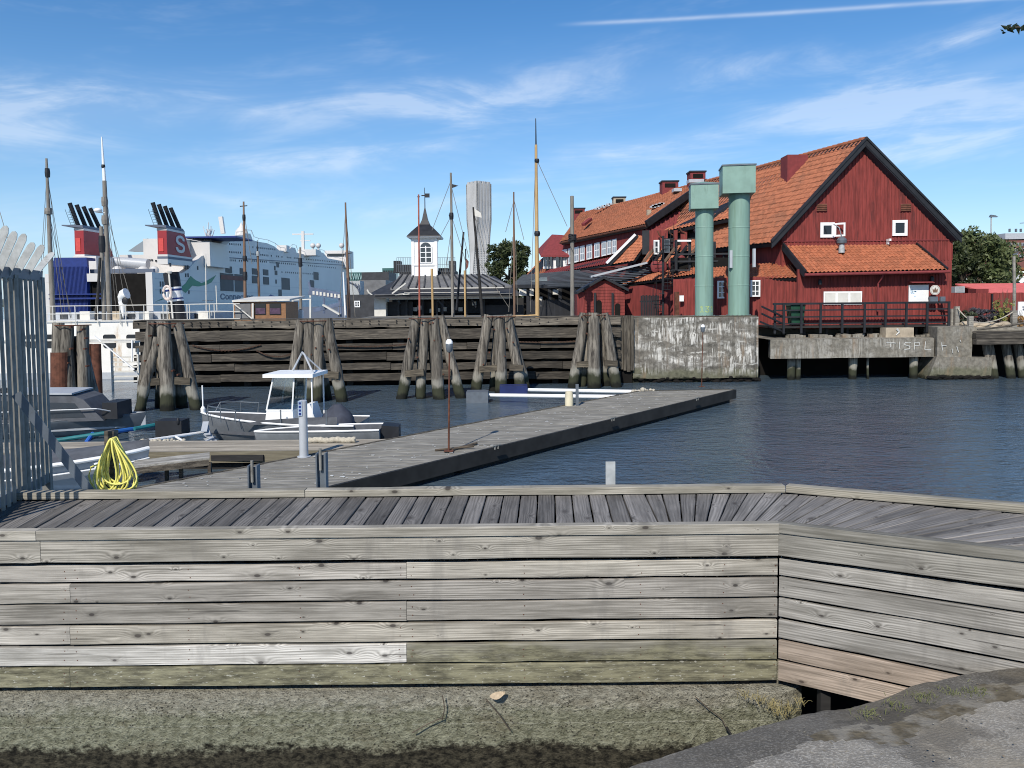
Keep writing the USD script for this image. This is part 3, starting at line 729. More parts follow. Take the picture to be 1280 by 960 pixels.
hose.top('garden_hose', m_hose, 'coiled yellow garden hose hung on a post behind the deck', 'hose', smooth=True)
def i_post(name, lab, px, pyt, Y, w_, mat, rod=True):
    t_ = W(px, pyt, Y); p_ = thing(name, lab, 'post', (t_[0], t_[1], 0), None)
    m = MB()
    for sx in (-1, 1): m.cbox((t_[0] + sx * (w_ / 2 - .006), t_[1], t_[2] / 2 + .2), (.012, .09, t_[2] - .4))
    m.cbox((t_[0], t_[1], t_[2] / 2 + .19), (w_ - .024, .010, t_[2] - .42)); m.build(p_, 'beam_profile', mat)
    if rod:
        m = MB(); m.tube((t_[0] - .005, t_[1] - .03, t_[2] - .15), (t_[0] - .005, t_[1] - .03, t_[2] + .045), .013); m.build(p_, 'rod', m_galv)
i_post('steel_post', 'short dark steel post behind the deck, left of the taller one', 317, 581, 6.8, .085, m_steel)
i_post('steel_post', 'tallest short steel post behind the deck with a rod on top', 402, 566, 6.8, .09, m_steel)
i_post('steel_post', 'stubby steel post at the foot of the yellow hose', 157, 603, 6.8, .05, m_steel, False)
t_ = W(763, 577, 6.8)
p_ = thing('flat_post', 'pale flat steel post standing alone behind the middle of the deck', 'post', (t_[0], t_[1], 0))
m = MB(); m.cbox((t_[0], t_[1], t_[2] - .6), (.085, .012, 1.2)); m.build(p_, 'plate', m_steelL)
m = MB(); m.cbox((t_[0] + .04, t_[1] + .028, t_[2] - .602), (.008, .042, 1.196)); m.build(p_, 'flange', m_steel)

# ------------------------------------------------------------------ pontoon and finger pier
PZ = .45
PA, PB_ = np.array([8.6, 29.8]), np.array([4.9, 29.75])
pd = np.array([-.632, -.775])
pA, pB = G(918, 487, PZ)[:2], G(800, 489, PZ)[:2]
rA = G(415, 607, PZ)[:2]; lA = G(325, 581, PZ)[:2]
d1 = (rA - pA) / np.linalg.norm(rA - pA); d2 = (lA - pB) / np.linalg.norm(lA - pB)
LP = 31.0
pont = thing('pontoon', 'long floating timber pontoon running out diagonally from the deck', 'pontoon', (float((pA[0] + rA[0]) / 2), float((pA[1] + rA[1]) / 2), 0))
n = 206
tone_p = []
for grp in range(4):
    m = MB()
    for i in range(grp, n, 4):
        a0, a1 = pA + d1 * LP * i / n, pA + d1 * (LP * (i + 1) / n - .008)
        b0, b1 = pB + d2 * (LP * i / n), pB + d2 * (LP * (i + 1) / n - .008)
        z = PZ + rng.normal(0, .003)
        m.slab([(*a0, z), (*b0, z), (*b1, z), (*a1, z)], (0, 0, -.03))
    m.build(pont, 'deck_boards', m_pont, kind='stuff', tone=[(1, 1, 1), (.88, .88, .86), (1.1, 1.1, 1.08), (.96, .95, .93)][grp])
def edge(a, b, z0, z1, th):
    m = MB(); d = (b - a) / np.linalg.norm(b - a); nn_ = np.array([d[1], -d[0]])
    a3, b3 = np.array([*a, 0]), np.array([*b, 0]); m.slab([a3 + [0, 0, z0], b3 + [0, 0, z0], b3 + [0, 0, z1], a3 + [0, 0, z1]], np.array([*nn_, 0]) * th); return m
c_r, c_l = pA, pB
edge(pA, pA + d1 * LP, PZ - .33, PZ + .012, -.08).build(pont, 'side_timber', m_side)
edge(pB + d2 * LP, pB, PZ - .28, PZ + .015, -.08).build(pont, 'side_timber', m_beam, tone=(1.4, 1.4, 1.3))
edge(pB, pA, PZ - .28, PZ + .015, -.08).build(pont, 'end_timber', m_beam, tone=(1.1, 1.1, 1))
m = MB(); ins = .12
ctr = lambda q, s_: q
for i in range(6):
    t0, t1 = LP * (i / 6) + .15, LP * ((i + 1) / 6) - .15
    a0, a1, b0, b1 = pA + d1 * t0, pA + d1 * t1, pB + d2 * t0, pB + d2 * t1
    sh = (pB - pA) / np.linalg.norm(pB - pA) * ins
    m = MB(); m.slab([(*(a0 + sh), -.35), (*(a1 + sh), -.35), (*(b1 - sh), -.35), (*(b0 - sh), -.35)], (0, 0, PZ - .04 + .35)); m.build(pont, 'float', m_tarred)
fng = thing('finger_pier', 'short tan finger pier joining the long pontoon from the left', 'pontoon', (-8, 19, 0))
fr0, fr1 = G(440, 567, PZ), G(40, 567, PZ); fb0, fb1 = G(470, 553, PZ), G(40, 553, PZ)
y0, y1 = 18.25, 19.75
m = MB(); n = 9
for i in range(n):
    a = y0 + (y1 - y0) * i / n; b = y0 + (y1 - y0) * (i + 1) / n - .012
    xr = np.interp((a + b) / 2, [y0, y1], [-4.35, -3.0])
    m = MB(); m.box((-13.5, a, PZ - .035 - .006), (xr, b, PZ - .006)); t_ = float(rng.uniform(.9, 1.1)); m.build(fng, 'deck_board', m_tan, tone=(t_, t_, t_))
m = MB(); m.box((-13.5, y0 - .05, PZ - .27), (-4.4, y0 - .004, PZ + .004)); m.build(fng, 'front_beam', m_tan, tone=(.62, .62, .55))
for x in (-12.4, -9.8, -7.2, -5.2):
    m = MB(); m.box((x - .9, y0 + .1, -.3), (x + .7, y1 - .1, PZ - .05)); m.build(fng, 'float', m_tarred)
# loose gangway and timber frame in the gap
gang = thing('gangway', 'weathered grey gangway lying in the gap beside the yellow hose', 'gangway', tuple(G(215, 580, .5)))
m = MB(); a, b = G(165, 583, .55), G(262, 572, .55); w2 = G(262, 565, .55) - b
for i in range(4):
    q = w2 * (i / 4); m = MB(); m.slab([a + q, b + q, b + q + w2 * .23, a + q + w2 * .23], (0, 0, -.04)); m.build(gang, 'tread_board', m_pont, tone=(1.35, 1.35, 1.35))
m = MB(); m.beam(a + [0, -.06, -.1], b + [0, -.06, -.1], .05, .12); m.build(gang, 'side_rail', m_beam, tone=(1.6, 1.55, 1.45))
for px in (208, 226, 262):
    q = G(px, 578, .45); m = MB(); m.beam(q + [0, 0, -.7], q, .07, .07, up=(0, 1, 0)); m.build(gang, 'leg', m_beam, tone=(1.4, 1.3, 1.2))
m = MB(); m.beam(G(205, 572, .3) , G(330, 572, .3), .12, .14); m.build(gang, 'walking_beam', m_tarred)

# service pedestal
q = G(380, 571, PZ); ped = thing('service_pedestal', 'pale grey round electricity pedestal standing on the pontoon', 'pedestal', tuple(q))
ht = float(W(379, 500, q[1])[2]) - q[2]
m = MB(); m.lathe([(.155, 0), (.155, .015), (.10, .02), (.098, ht - .02), (.06, ht), (.0, ht)], q, 18); m.build(ped, 'column', m_greyl, smooth=40)
m = MB(); m.cbox(q + [-.035, -.108, ht - .18], (.09, .02, .34)); m.build(ped, 'sign_plate', M('sign_blue_grey', (.30, .38, .48), .05, 3, .5))
m = MB()
for i in range(4): m.cbox(q + [-.035, -.120, ht - .06 - i * .082], (.05, .004, .05))
m.build(ped, 'sign_symbols', m_navy)
def lamp_pole(lab, px, pyb, pyt, hd, thick):
    q = G(px, pyb, PZ); ht = float(W(px, pyt, q[1])[2]) - q[2]; lp = thing('lamp_pole', lab, 'lamp', tuple(q))
    tip = q + [.05 * ht / 2.6, 0, ht]
    m = MB(); m.tube(q, tip, thick, thick * .85); m.cbox(q + [0, 0, .03], (.22, .22, .012)); m.build(lp, 'pole', m_rust)
    m = MB(); m.lathe([(.0, -.02), (.05, 0), (.075, .05), (.085, hd * .55), (.07, hd * .62)], tip, 14); m.build(lp, 'lamp_body', m_steel, smooth=40)
    m = MB(); m.lathe([(.07, hd * .62), (.085, hd * .66), (.075, hd * .85), (.04, hd), (0, hd)], tip, 14); m.build(lp, 'lamp_cap', m_white, smooth=40)
lamp_pole('tall thin rust red lamp pole on the near edge of the pontoon', 561, 565, 440, .30, .024)
lamp_pole('small rusty lamp pole at the far end of the pontoon before the concrete pier', 877, 484, 415, .30, .020)
m = MB(); a, b = G(565, 562, PZ + .04), G(596, 554, PZ + .04); m.tube(a, b, .03); m.tube(a + [-.4, 0, -.01], a + [.5, .3, .02], .025)
m.top('boat_hook', m_bark, 'long wooden pole lying on the pontoon by the tall lamp pole', 'pole')
q = G(717, 507, PZ); bol = thing('mooring_bollard', 'cream bollard with dark post on the pontoon beside the white booms', 'bollard', tuple(q))
m = MB(); m.lathe([(.14, 0), (.14, .3), (.12, .48), (.06, .5)], q + [-.15, 0, 0], 14); m.build(bol, 'drum', M('cream_paint', (.62, .56, .40), .1, 4, .6), smooth=40)
m = MB(); m.beam(q + [.12, 0, 0], q + [.12, 0, .72], .1, .1, up=(0, 1, 0)); m.build(bol, 'dark_post', m_steel)
def boom(lab, pa, pb, Ya, Yb, fl):
    a, b = W(*pa, Ya), W(*pb, Yb); bm = thing('mooring_boom', lab, 'boom', tuple(a * [1, 1, 0]))
    m = MB(); m.tube(a, b, .075, .075, 10); m.build(bm, 'pipe', m_white, smooth=40)
    c = W(*fl[0], Ya); m = MB(); m.cbox((c[0], c[1], .12), (fl[1], .8, .62)); m.build(bm, 'float', fl[2])
boom('white mooring boom ending in a navy float, the farther one', (640, 487), (815, 490), 32.2, 30.0, ((642, 495), 1.15, m_blue))
boom('white mooring boom ending in a black float, the nearer one', (605, 494), (775, 496), 30.2, 28.3, ((597, 499), .85, m_steel))
m = MB(); q = W(806, 489, 29.6); 
for i in range(26): m.ball(q + rng.normal(0, [.22, .1, .04]), rng.uniform(.05, .10), 1)
m.top('rope_heap', m_rope, 'heap of pale rope at the root of the white booms', 'rope', smooth=True)
m = MB(); q = G(415, 553, PZ)
u = np.linspace(-.6, .6, 24); m.path([q + [a_, .02 * math.sin(a_ * 9), .06 + .01 * math.sin(a_ * 14)] for a_ in u], [.075 + .012 * math.sin(k * 2.3) for k in range(24)], 9)
m.top('rolled_fender', m_rope, 'long cream rolled mat lying at the edge of the finger pier by the boat', 'mat', smooth=True)

m = MB()
for k in range(420):
    u = rng.uniform(0, .98); v = rng.uniform(.04, .96); a0, b0 = pA + d1 * LP * u, pB + d2 * LP * u; q = a0 + (b0 - a0) * v; r_ = rng.uniform(.008, .035) * (1 if rng.uniform() < .9 else 2)
    an = np.linspace(0, 2 * math.pi, 8)[:-1]; rr_ = r_ * rng.uniform(.5, 1.2, 7); m.slab([(q[0] + rr_[i] * math.cos(an[i]), q[1] + rr_[i] * math.sin(an[i]), PZ + .010) for i in range(7)], (0, 0, .002))
m.build(pont, 'gull_droppings', m_chalk, kind='stuff')
for u in (.12, .3, .47, .66, .82):
    q = pA + d1 * LP * u + np.array([d1[1], -d1[0]]) * -.22; c_ = np.array([*q, PZ]); d3 = np.array([*d1, 0]); m = MB(); m.path([c_ + d3 * -.16 + [0, 0, .09], c_ + d3 * .16 + [0, 0, .09]], .022, 6); m.tube(c_ + d3 * -.06, c_ + d3 * -.06 + [0, 0, .09], .02); m.tube(c_ + d3 * .06, c_ + d3 * .06 + [0, 0, .09], .02); m.build(pont, 'cleat', m_galv)

# ------------------------------------------------------------------ dolphins (clusters of old piles)
def pile(parent, a, b, r0, r1, name='pile', mat=None, **kw):
    n = 12; t = np.linspace(0, 1, 9)[:, None]; a, b = np.asarray(a, float), np.asarray(b, float)
    P = b + (a - b) * t; P = P + (meshkit.fbm(P * 1.3, 3, 4)[:, None] - .5) * np.array([.10, .06, 0])
    r = (r1 + (r0 - r1) * t[:, 0]) * (1 + .10 * (meshkit.fbm(P * 2.1 + 9, 3, 6) - .5))
    m = MB(); m.path(P, r, n)
    V = m.v[0]; m.v[0] = V + (meshkit.fbm(V * np.array([6, 6, .8]), 3, 9)[:, None] - .5) * .05 * np.array([1, 1, 0])
    return m.build(parent, name, mat or m_pile, smooth=50, **kw)
DOLPH = [  # px, py top, Y, legs: (top dx, base dx, dy top, dy base, base depth below the water, radius)
    (90, 403, 28.5, [(-.50, -.62, 0, -.1, .26), (-.12, -.12, -.12, -.25, .27), (.38, .32, .02, 0, .25), (.1, .5, .3, .5, .22), (-.2, -.3, .3, .6, .22)], 'leftmost dolphin of upright piles with a rust red sheet on one pile, beside the fence'),
    (207, 401, 28.9, [(-.52, -1.02, 0, -.1, .20), (-.30, -.52, .2, .5, .22), (.0, .12, -.15, -.3, .30), (.48, 1.12, -.05, -.15, .24), (.15, .35, .3, .4, .24), (-.2, -.88, -.25, -.45, .2)], 'broad splayed dolphin second from the left, standing at the left end of the timber wall'),
    (393, 398, 30.8, [(-.50, -1.12, 0, -.1, .24), (-.16, -.18, -.15, -.3, .27), (.20, .10, -.1, -.25, .25), (.50, 1.05, 0, -.1, .27), (-.1, .3, .3, .6, .24)], 'splayed dolphin directly behind the motor boat wheelhouse'),
    (533, 395, 31.5, [(-.42, -1.05, 0, -.1, .25), (-.05, -.28, -.15, -.1, .22), (.30, .50, -.15, -.3, .28), (.55, 1.35, 0, -.05, .24), (.1, .4, .3, .5, .22), (-.2, -.4, .25, .5, .2)], 'splayed dolphin just left of the tall rust red lamp pole'),
    (624, 393, 33.2, [(-.45, -1.05, 0, -.1, .26), (.02, .05, -.15, -.3, .29), (.36, .95, 0, -.1, .26), (-.1, -.3, .3, .6, .22), (.4, 1.15, .2, .4, .24)], 'splayed dolphin just right of the tall rust red lamp pole, above the floats'),
    (743, 391, 35.0, [(-.45, -1.02, 0, -.15, .26), (-.05, -.08, -.2, -.35, .33), (.42, .98, -.05, -.15, .27), (-.1, -.55, .2, .3, .22), (.3, .6, .3, .45, .22)], 'splayed dolphin nearest the stained concrete pier'),
]
for di, (px, pyt, Y, legs, lab) in enumerate(DOLPH):
    c = W(px, pyt, Y); d = thing('pile_dolphin', lab, 'dolphin', (c[0], Y, 0), None)
    for (tx, bx, ty, by, r) in legs:
        zt = c[2] - abs(rng.normal(0, .06)) - (.5 if abs(ty) > .24 else 0); B = np.array([c[0] + bx, Y + by, 0]); T = np.array([c[0] + tx, Y + ty, zt])
        pile(d, T, B - (T - B) / zt * .6, r * .80, r * .94)
    if di:
        m = MB(); m.beam((c[0] - .85, Y - .32, 1.05), (c[0] - .1, Y - .36, 1.1), .16, .26); m.build(d, 'brace_timber', m_beam, tone=(1.5, 1.45, 1.3))
        m = MB(); m.beam((c[0] + .42, Y - .30, 1.12), (c[0] + 1.0, Y - .3, 1.08), .16, .26); m.build(d, 'brace_timber', m_beam, tone=(1.5, 1.45, 1.3))
    m = MB(); m.path([(c[0] - .72, Y + .05, c[2] - .1), (c[0] - .35, Y - .42, c[2] - .1), (c[0] + .3, Y - .44, c[2] - .1), (c[0] + .72, Y, c[2] - .1)], .022, 5)
    m.build(d, 'iron_strap', m_rust)
    m = MB()
    for k in range(7):
        q = np.array([c[0] + rng.uniform(-.7, .7), Y - .42, rng.uniform(1.0, c[2] - .15)]); m.path([q, q + [0, .2, 0]], .035, 6)
    m.build(d, 'bolts', m_rust, kind='stuff')
    if di == 0:
        q = np.array([c[0] - .35, Y - .4, 0]); m = MB()
        ang = np.linspace(-2.6, -.4, 9); ring = [np.array([math.cos(a) * .34, math.sin(a) * .34 + .12, 0]) for a in ang]
        for i in range(8): m.slab([q + ring[i] + [0, 0, .75], q + ring[i + 1] + [0, 0, .75], q + ring[i + 1] + [.06, 0, 2.25], q + ring[i] + [.06, 0, 2.25]], (0, .012, 0))
        m.build(d, 'rusty_sheet', m_rust)
# two rusty tubes behind the first dolphin
tb = thing('rusty_piles', 'pair of rust brown steel piles with a small white platform before the white ship', 'piles', (-19, 34.5, 0))
for px in (110, 120):
    q = W(px, 432, 34.5); m = MB(); m.tube((q[0], 34.5, -.5), (q[0], 34.5, 2.2), .20, .20, 14); m.build(tb, 'pile', m_rust, smooth=40)
m = MB(); m.cbox((W(140, 427, 34.6)[0], 34.8, 2.28), (2.1, .5, .08)); m.build(tb, 'platform', m_offw)
m = MB(); a = W(118, 420, 34.6); b = W(168, 462, 34.6); m.beam(a, b, .05, .05); m.beam(W(165, 425, 34.5), W(165, 452, 34.5), .05, .05); m.build(tb, 'rail', m_white)
lad = thing('boarding_ladder', 'white boarding ladder between the rusty piles and the timber wall', 'ladder', tuple(W(155, 470, 35.2) * [1, 1, 0]))
for k in range(6):
    m = MB(); z = .45 + k * .22; m.cbox((W(157, 470, 35.2)[0], 35.2, z), (1.15, .16, .06)); m.build(lad, 'rung', m_offw)
m = MB()
for sx in (-.6, .6): m.cbox((W(157, 470, 35.2)[0] + sx, 35.2, .8), (.07, .1, 2.3))
m.build(lad, 'stile', m_offw)

# ------------------------------------------------------------------ old timber wall
m_chain = M('chain_rust', (.06, .034, .022), .4, 6, .9)
TY = 36.2; TX0, TX1 = float(W(168, 440, TY)[0]), float(W(776, 440, TY)[0])
tw = thing('timber_quay_wall', 'old dark timber wall of spaced heavy beams across the harbour behind the dolphins', 'timber wall', ((TX0 + TX1) / 2, TY, 0))
rows = [(3.17, 2.80, 0, 1.75), (2.68, 2.20, .02, 1.05), (2.02, 1.72, .06, .95), (1.58, 1.22, .04, .9), (1.08, .76, .02, .85), (.60, .26, .0, 1.0)]
for r, (zt, zb, pr, tn) in enumerate(rows):
    x = TX0 + rng.uniform(-.1, .1)
    while x < TX1 - .3:
        l = rng.uniform(3.2, 5.4); e = min(x + l, TX1)
        if TX1 - e < 1: e = TX1
        t_ = tn * float(rng.uniform(.8, 1.25)); dz, dy = rng.normal(0, .012), rng.normal(0, .025)
        board(tw, 'wall_beam', (x + .01, TY - pr + dy, zb + dz), (e - .01, TY - pr + dy + rng.normal(0, .01), zb + dz + rng.normal(0, .015)), (0, 0, zt - zb), (0, .36, 0), m_beam, (t_, t_, t_ * .98), 0, seg=8, wob=.009)
        x = e
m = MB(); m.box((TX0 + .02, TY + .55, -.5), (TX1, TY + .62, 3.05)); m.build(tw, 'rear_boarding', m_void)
for x in np.arange(TX0 + .1, TX1, 2.45):
    m = MB(); m.box((x, TY + .361, -.5), (x + .3, TY + .549, 3.0)); m.build(tw, 'upright', m_tarred)
m = MB()
for x in np.arange(TX0 + .2, TX1, .42):
    for z in (2.93 + .05 * math.sin(x * 9), 3.08):
        if rng.uniform() < .75: m.path([(x, TY - .045, z), (x, TY + .02, z)], .035, 6)
m.build(tw, 'bolts', m_tarred, kind='stuff')
m = MB(); m.box((TX0, TY + .0, 3.18), (TX1, TY + 1.3, 3.21)); m.build(tw, 'top_planking', m_beam, tone=(1.2, 1.2, 1.15))
for (xa, xb, z, sag) in ((240, 325, 2.02, .26), (398, 520, 2.02, .13), (645, 722, 2.05, .05), (320, 372, 1.75, .3)):
    a, b = W(xa, 430, TY - .2), W(xb, 430, TY - .2); m = MB(); t = np.linspace(0, 1, 40)
    for i in range(0, 39):
        P = [np.array([a[0] + (b[0] - a[0]) * u, TY - .14, z - sag * 4 * u * (1 - u)]) for u in (t[i], t[i + 1])]
        m.beam(P[0], P[1] + (P[1] - P[0]) * .15, .03 + .035 * (i % 2), .035 + .035 * ((i + 1) % 2))
    m.build(tw, 'chain', m_chain)
for (xa, ya, xb, yb) in ((250, 452, 290, 441), (330, 470, 352, 478), (560, 470, 600, 447), (668, 455, 716, 440)):
    m = MB(); m.beam(W(xa, ya, TY + .34), W(xb, yb, TY + .34), .10, .12); m.build(tw, 'diagonal_brace', m_beam, tone=(.8, .8, .75))
sp = thing('sheet_piles', 'upright pale grey planks closing the right end of the timber wall', 'piling', (5.0, 36.4, 0))
for k in range(7):
    x = float(W(766, 430, 36.35)[0]) + k * .165; t_ = float(rng.uniform(1.1, 1.5))
    board(sp, 'upright_plank', (x, 36.3 + .05 * (k % 2), .65 + rng.normal(0, .08)), (x, 36.3 + .05 * (k % 2), 3.22), (-.155, 0, 0), (0, .08, 0), m_beam, (t_, t_, t_ * .97), 0, seg=4, wob=.004)
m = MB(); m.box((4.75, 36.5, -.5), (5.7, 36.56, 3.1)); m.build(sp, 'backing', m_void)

# ------------------------------------------------------------------ stained concrete pier, platform and railing
pier = thing('concrete_pier', 'concrete pier head streaked white by sea birds between timber wall and platform', 'pier', (8.9, 37.5, 0))
px0, px1 = float(W(791, 430, 36.5)[0]), float(W(951, 430, 36.4)[0]); nx, nz = 90, 40
Xg, Zg = np.meshgrid(np.linspace(0, 1, nx), np.linspace(0, 1, nz))
X = px0 + (px1 - px0) * Xg; Z = .12 + Zg * 2.98
Yv = 36.45 + .10 * Zg + .28 * np.clip((Xg - .93) / .07, 0, 1) ** 2 - .03 * (np.floor(Zg * 5.5) % 2) * (Xg > .35)
P = np.stack([X, Yv, Z], -1); P[..., 1] -= .05 * (meshkit.fbm(P * 2.5, 4, 3) - .5)
P[0, :, 2] += .13 * meshkit.fbm(P[0] * 3, 3, 8); P[0, :, 1] += .35
m = MB(); m.add(P.reshape(-1, 3), [[a * nx + i, a * nx + i + 1, (a + 1) * nx + i + 1, (a + 1) * nx + i] for a in range(nz - 1) for i in range(nx - 1)])
m.build(pier, 'face', m_pier, smooth=40)
m = MB(); m.box((px0 + .01, 36.62, -.4), (px1 - .05, 41, 3.09)); m.build(pier, 'body', m_pier)
m = MB()
for i in range(130): m.ball((rng.uniform(px0 + .3, px1), 36.52 + rng.uniform(0, .2), rng.uniform(-.02, .24)), np.array([1.4, 1, .8]) * rng.uniform(.05, .13), 1)
m.build(pier, 'mussel_crust', m_void, kind='stuff')
m = MB(); m.box((px0 + .1, 36.66, 3.092), (px1 - .1, 36.95, 3.16)); m.build(pier, 'edge_timber', m_beam, tone=(1.3, 1.3, 1.2))

plat = thing('concrete_platform', 'concrete quay beam on piles in front of the red house, chalked with graffiti', 'quay', (15, 37, 0))
bl, br = W(963, 430, 36.6), W(1169, 430, 36.8)
m = MB(); m.slab([(bl[0], 36.6, 1.08), (br[0], 36.9, 1.08), (br[0], 36.9, 1.98), (bl[0], 36.6, 1.98)], (.3, 1.2, 0)); m.build(plat, 'beam', m_conc)
b2l, b2r = W(1166, 430, 36.8), W(1216, 430, 36.8)
m = MB(); m.slab([(b2l[0] + .2, 36.78, 1.02), (b2r[0], 36.85, 1.02), (b2r[0], 36.85, 2.52), (b2l[0] + .2, 36.78, 2.52)], (.2, 1.6, 0)); m.build(plat, 'end_block', m_conc)
m = MB(); c = [W(1160, 469, 36.6), W(1239, 468, 36.6), W(1239, 447, 36.7), W(1170, 446, 36.7)]
for q in c: q[1] = 36.62
m.slab([c[0] * [1, 1, 0] + [0, 0, .02], c[1] * [1, 1, 0] + [0, 0, .02], c[2], c[3]], (.2, 1.7, 0)); m.build(plat, 'sloping_base', m_conc)
m = MB()
for i in range(60): m.ball((rng.uniform(c[0][0], c[1][0]), 36.6, rng.uniform(-.02, .16)), np.array([1.5, 1, .7]) * rng.uniform(.05, .12), 1)
m.build(plat, 'mussel_crust', m_void, kind='stuff')
for px, r in ((989, .2), (1066, .2), (1085, .06), (1142, .2), (998, .12)):
    q = W(px, 450, 37.3); pile(plat, (q[0], 37.3, 1.1), (q[0], 37.3, -.6), r, r * .9, 'pile')
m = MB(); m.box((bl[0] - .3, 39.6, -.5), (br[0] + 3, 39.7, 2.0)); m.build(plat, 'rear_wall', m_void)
m = MB(); m.slab([(bl[0], 36.7, 1.985), (br[0], 37.0, 1.985), (br[0], 40.6, 1.985), (bl[0], 40.6, 1.985)], (0, 0, .02)); m.build(plat, 'top', m_conc)
m = MB()
def stroke(pts):
    q = [np.array([bl[0] + (br[0] - bl[0]) * ((W(px, py, 36.8)[0] - bl[0]) / (br[0] - bl[0])), 36.6 + .3 * (W(px, py, 36.8)[0] - bl[0]) / (br[0] - bl[0]) - .006, W(px, py, 36.8)[2]]) for px, py in pts]
    for a, b in zip(q[:-1], q[1:]): m.beam(a, b, .012, .055, up=(0, -1, .01)) if False else m.path([a, b], .017, 5)
for st in ([(1108, 428), (1120, 429)], [(1114, 428), (1113, 434)], [(1125, 427), (1125, 436)], [(1139, 428), (1132, 428), (1131, 431), (1138, 433), (1138, 436), (1131, 437)], [(1144, 437), (1144, 428), (1150, 428), (1150, 432), (1144, 432)], [(1158, 427), (1157, 437), (1165, 437)]): stroke(st)
m.build(plat, 'graffiti', m_chalk)
m = MB()
for st in ([(1177, 428), (1178, 438)], [(1177, 432), (1183, 432)], [(1190, 436), (1191, 441)], [(1196, 433), (1198, 440)], [(1200, 425), (1201, 427)]):
    q = [W(px, py, 36.76) for px, py in st]; m.path(q, .017, 5)
m.build(plat, 'graffiti', m_chalk)
rub = [(1000, 421, 60, .12), (1075, 419, 45, .25), (1125, 418, 30, .3), (1155, 419, 20, .25)]
m = MB()
for i in range(46):
    px = rng.uniform(985, 1168); q = W(px, 423, 37.9); s_ = rng.uniform(.10, .28); m.cbox((q[0], 37.6 + rng.uniform(0, .8), 2.02 + s_ * .25), (s_ * 1.6, s_, s_ * .7))
m.top('rubble', m_conc, 'low heap of broken concrete and slabs under the railed terrace', 'rubble', kind='stuff')
q = W(1122, 418, 37.5); bx = thing('stone_step', 'square tan stone block with a white splash below the terrace railing', 'block', (q[0], 37.5, 2.0))
m = MB(); m.box((W(1106, 418, 37.5)[0], 37.4, 2.0), (W(1141, 418, 37.5)[0], 38, 2.47)); m.build(bx, 'block', m_sand)
m = MB(); m.path([W(1121, 411, 37.38), W(1124, 415, 37.38), W(1120, 419, 37.38)], [.07, .05, .02], 5); m.build(bx, 'splash', m_chalk)

terr = thing('railed_terrace', 'black railed timber terrace along the gable of the red house', 'terrace', (18, 38.6, 2.0))
TYr = 37.9; tx0, tx1 = float(W(966, 395, TYr)[0]), float(W(1187, 395, TYr)[0]); zf = 2.58
for i in range(3):
    m = MB(); m.box((tx0, TYr + .03 + i * 1.0, zf - .10), (tx1, TYr + .03 + i * 1.0 + .98, zf - .006 * i)); m.build(terr, 'floor_board', m_tarred)
ztop = 3.68
for z, h_ in ((ztop, .10), (3.36, .07), (3.03, .07), (2.70, .06)):
    m = MB(); m.beam((tx0, TYr, z), (tx1, TYr, z), .07, h_); m.build(terr, 'handrail' if z == ztop else 'rail', m_black)
for px in (968, 979, 1001, 1025, 1052, 1080, 1106, 1132, 1158, 1185):
    x = float(W(px, 395, TYr)[0]); m = MB(); m.cbox((x, TYr - .07, 2.95), (.11, .06, 1.45)); m.build(terr, 'post', m_black)
m = MB(); m.beam((tx1, TYr, ztop), (tx1 + .4, TYr + 3, ztop), .07, .1); m.beam((tx1, TYr, 3.2), (tx1 + .4, TYr + 3, 3.2), .07, .07); m.build(terr, 'side_rail', m_black)
for (a, b) in (((952, 383), (979, 396)), ((952, 392), (979, 405)), ((950, 402), (978, 414))):
    m = MB(); m.beam(W(*a, 37.4), W(*b, TYr), .06, .08); m.build(terr, 'stair_rail', m_black)
for px in (1006, 1034, 1060, 1090, 1118, 1146, 1175):
    x = float(W(px, 415, TYr + .4)[0]); m = MB(); m.cbox((x, TYr + .5, 2.25), (.12, .12, .5)); m.build(terr, 'stub_post', m_tarred)
# right hand dock
dk = thing('timber_dock', 'low grey timber dock on dark piles at the right edge of the picture', 'dock', (24, 37, 0))
x0, x1 = float(W(1217, 420, 36.7)[0]), 32.0
for i in range(2):
    t_ = [1.25, 1.05][i]; board(dk, 'dock_beam', (x0, 36.5 - .05 * i, 1.98 - .28 * i - .02), (x1, 35.6 - .05 * i, 2.02 - .28 * i), (0, 0, .26), (0, .3, 0), m_beam, (t_, t_, t_), seg=5)
for i in range(6):
    board(dk, 'dock_plank', (x0, 36.85 + i * .24, 2.27), (x1, 36.0 + i * .24, 2.33), (0, .225, 0), (0, 0, -.05), m_beam, (1.35, 1.35, 1.3), seg=3)
for px, r in ((1242, .16), (1262, .2), (1277, .2), (1236, .14)):
    q = W(px, 450, 37.2); pile(dk, (q[0] - .25, 37.2, 1.9), (q[0], 36.9, -.5), r, r, 'pile')
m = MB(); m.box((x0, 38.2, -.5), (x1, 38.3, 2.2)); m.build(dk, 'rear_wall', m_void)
m = MB(); m.path([W(1108, 0, 1)[:3] * 0 + W(1222, 412, 36.6), W(1250, 409, 36.4), W(1290, 402, 36)], .05, 6); m.build(dk, 'handrail', m_beam, tone=(1.3, 1.3, 1.3))

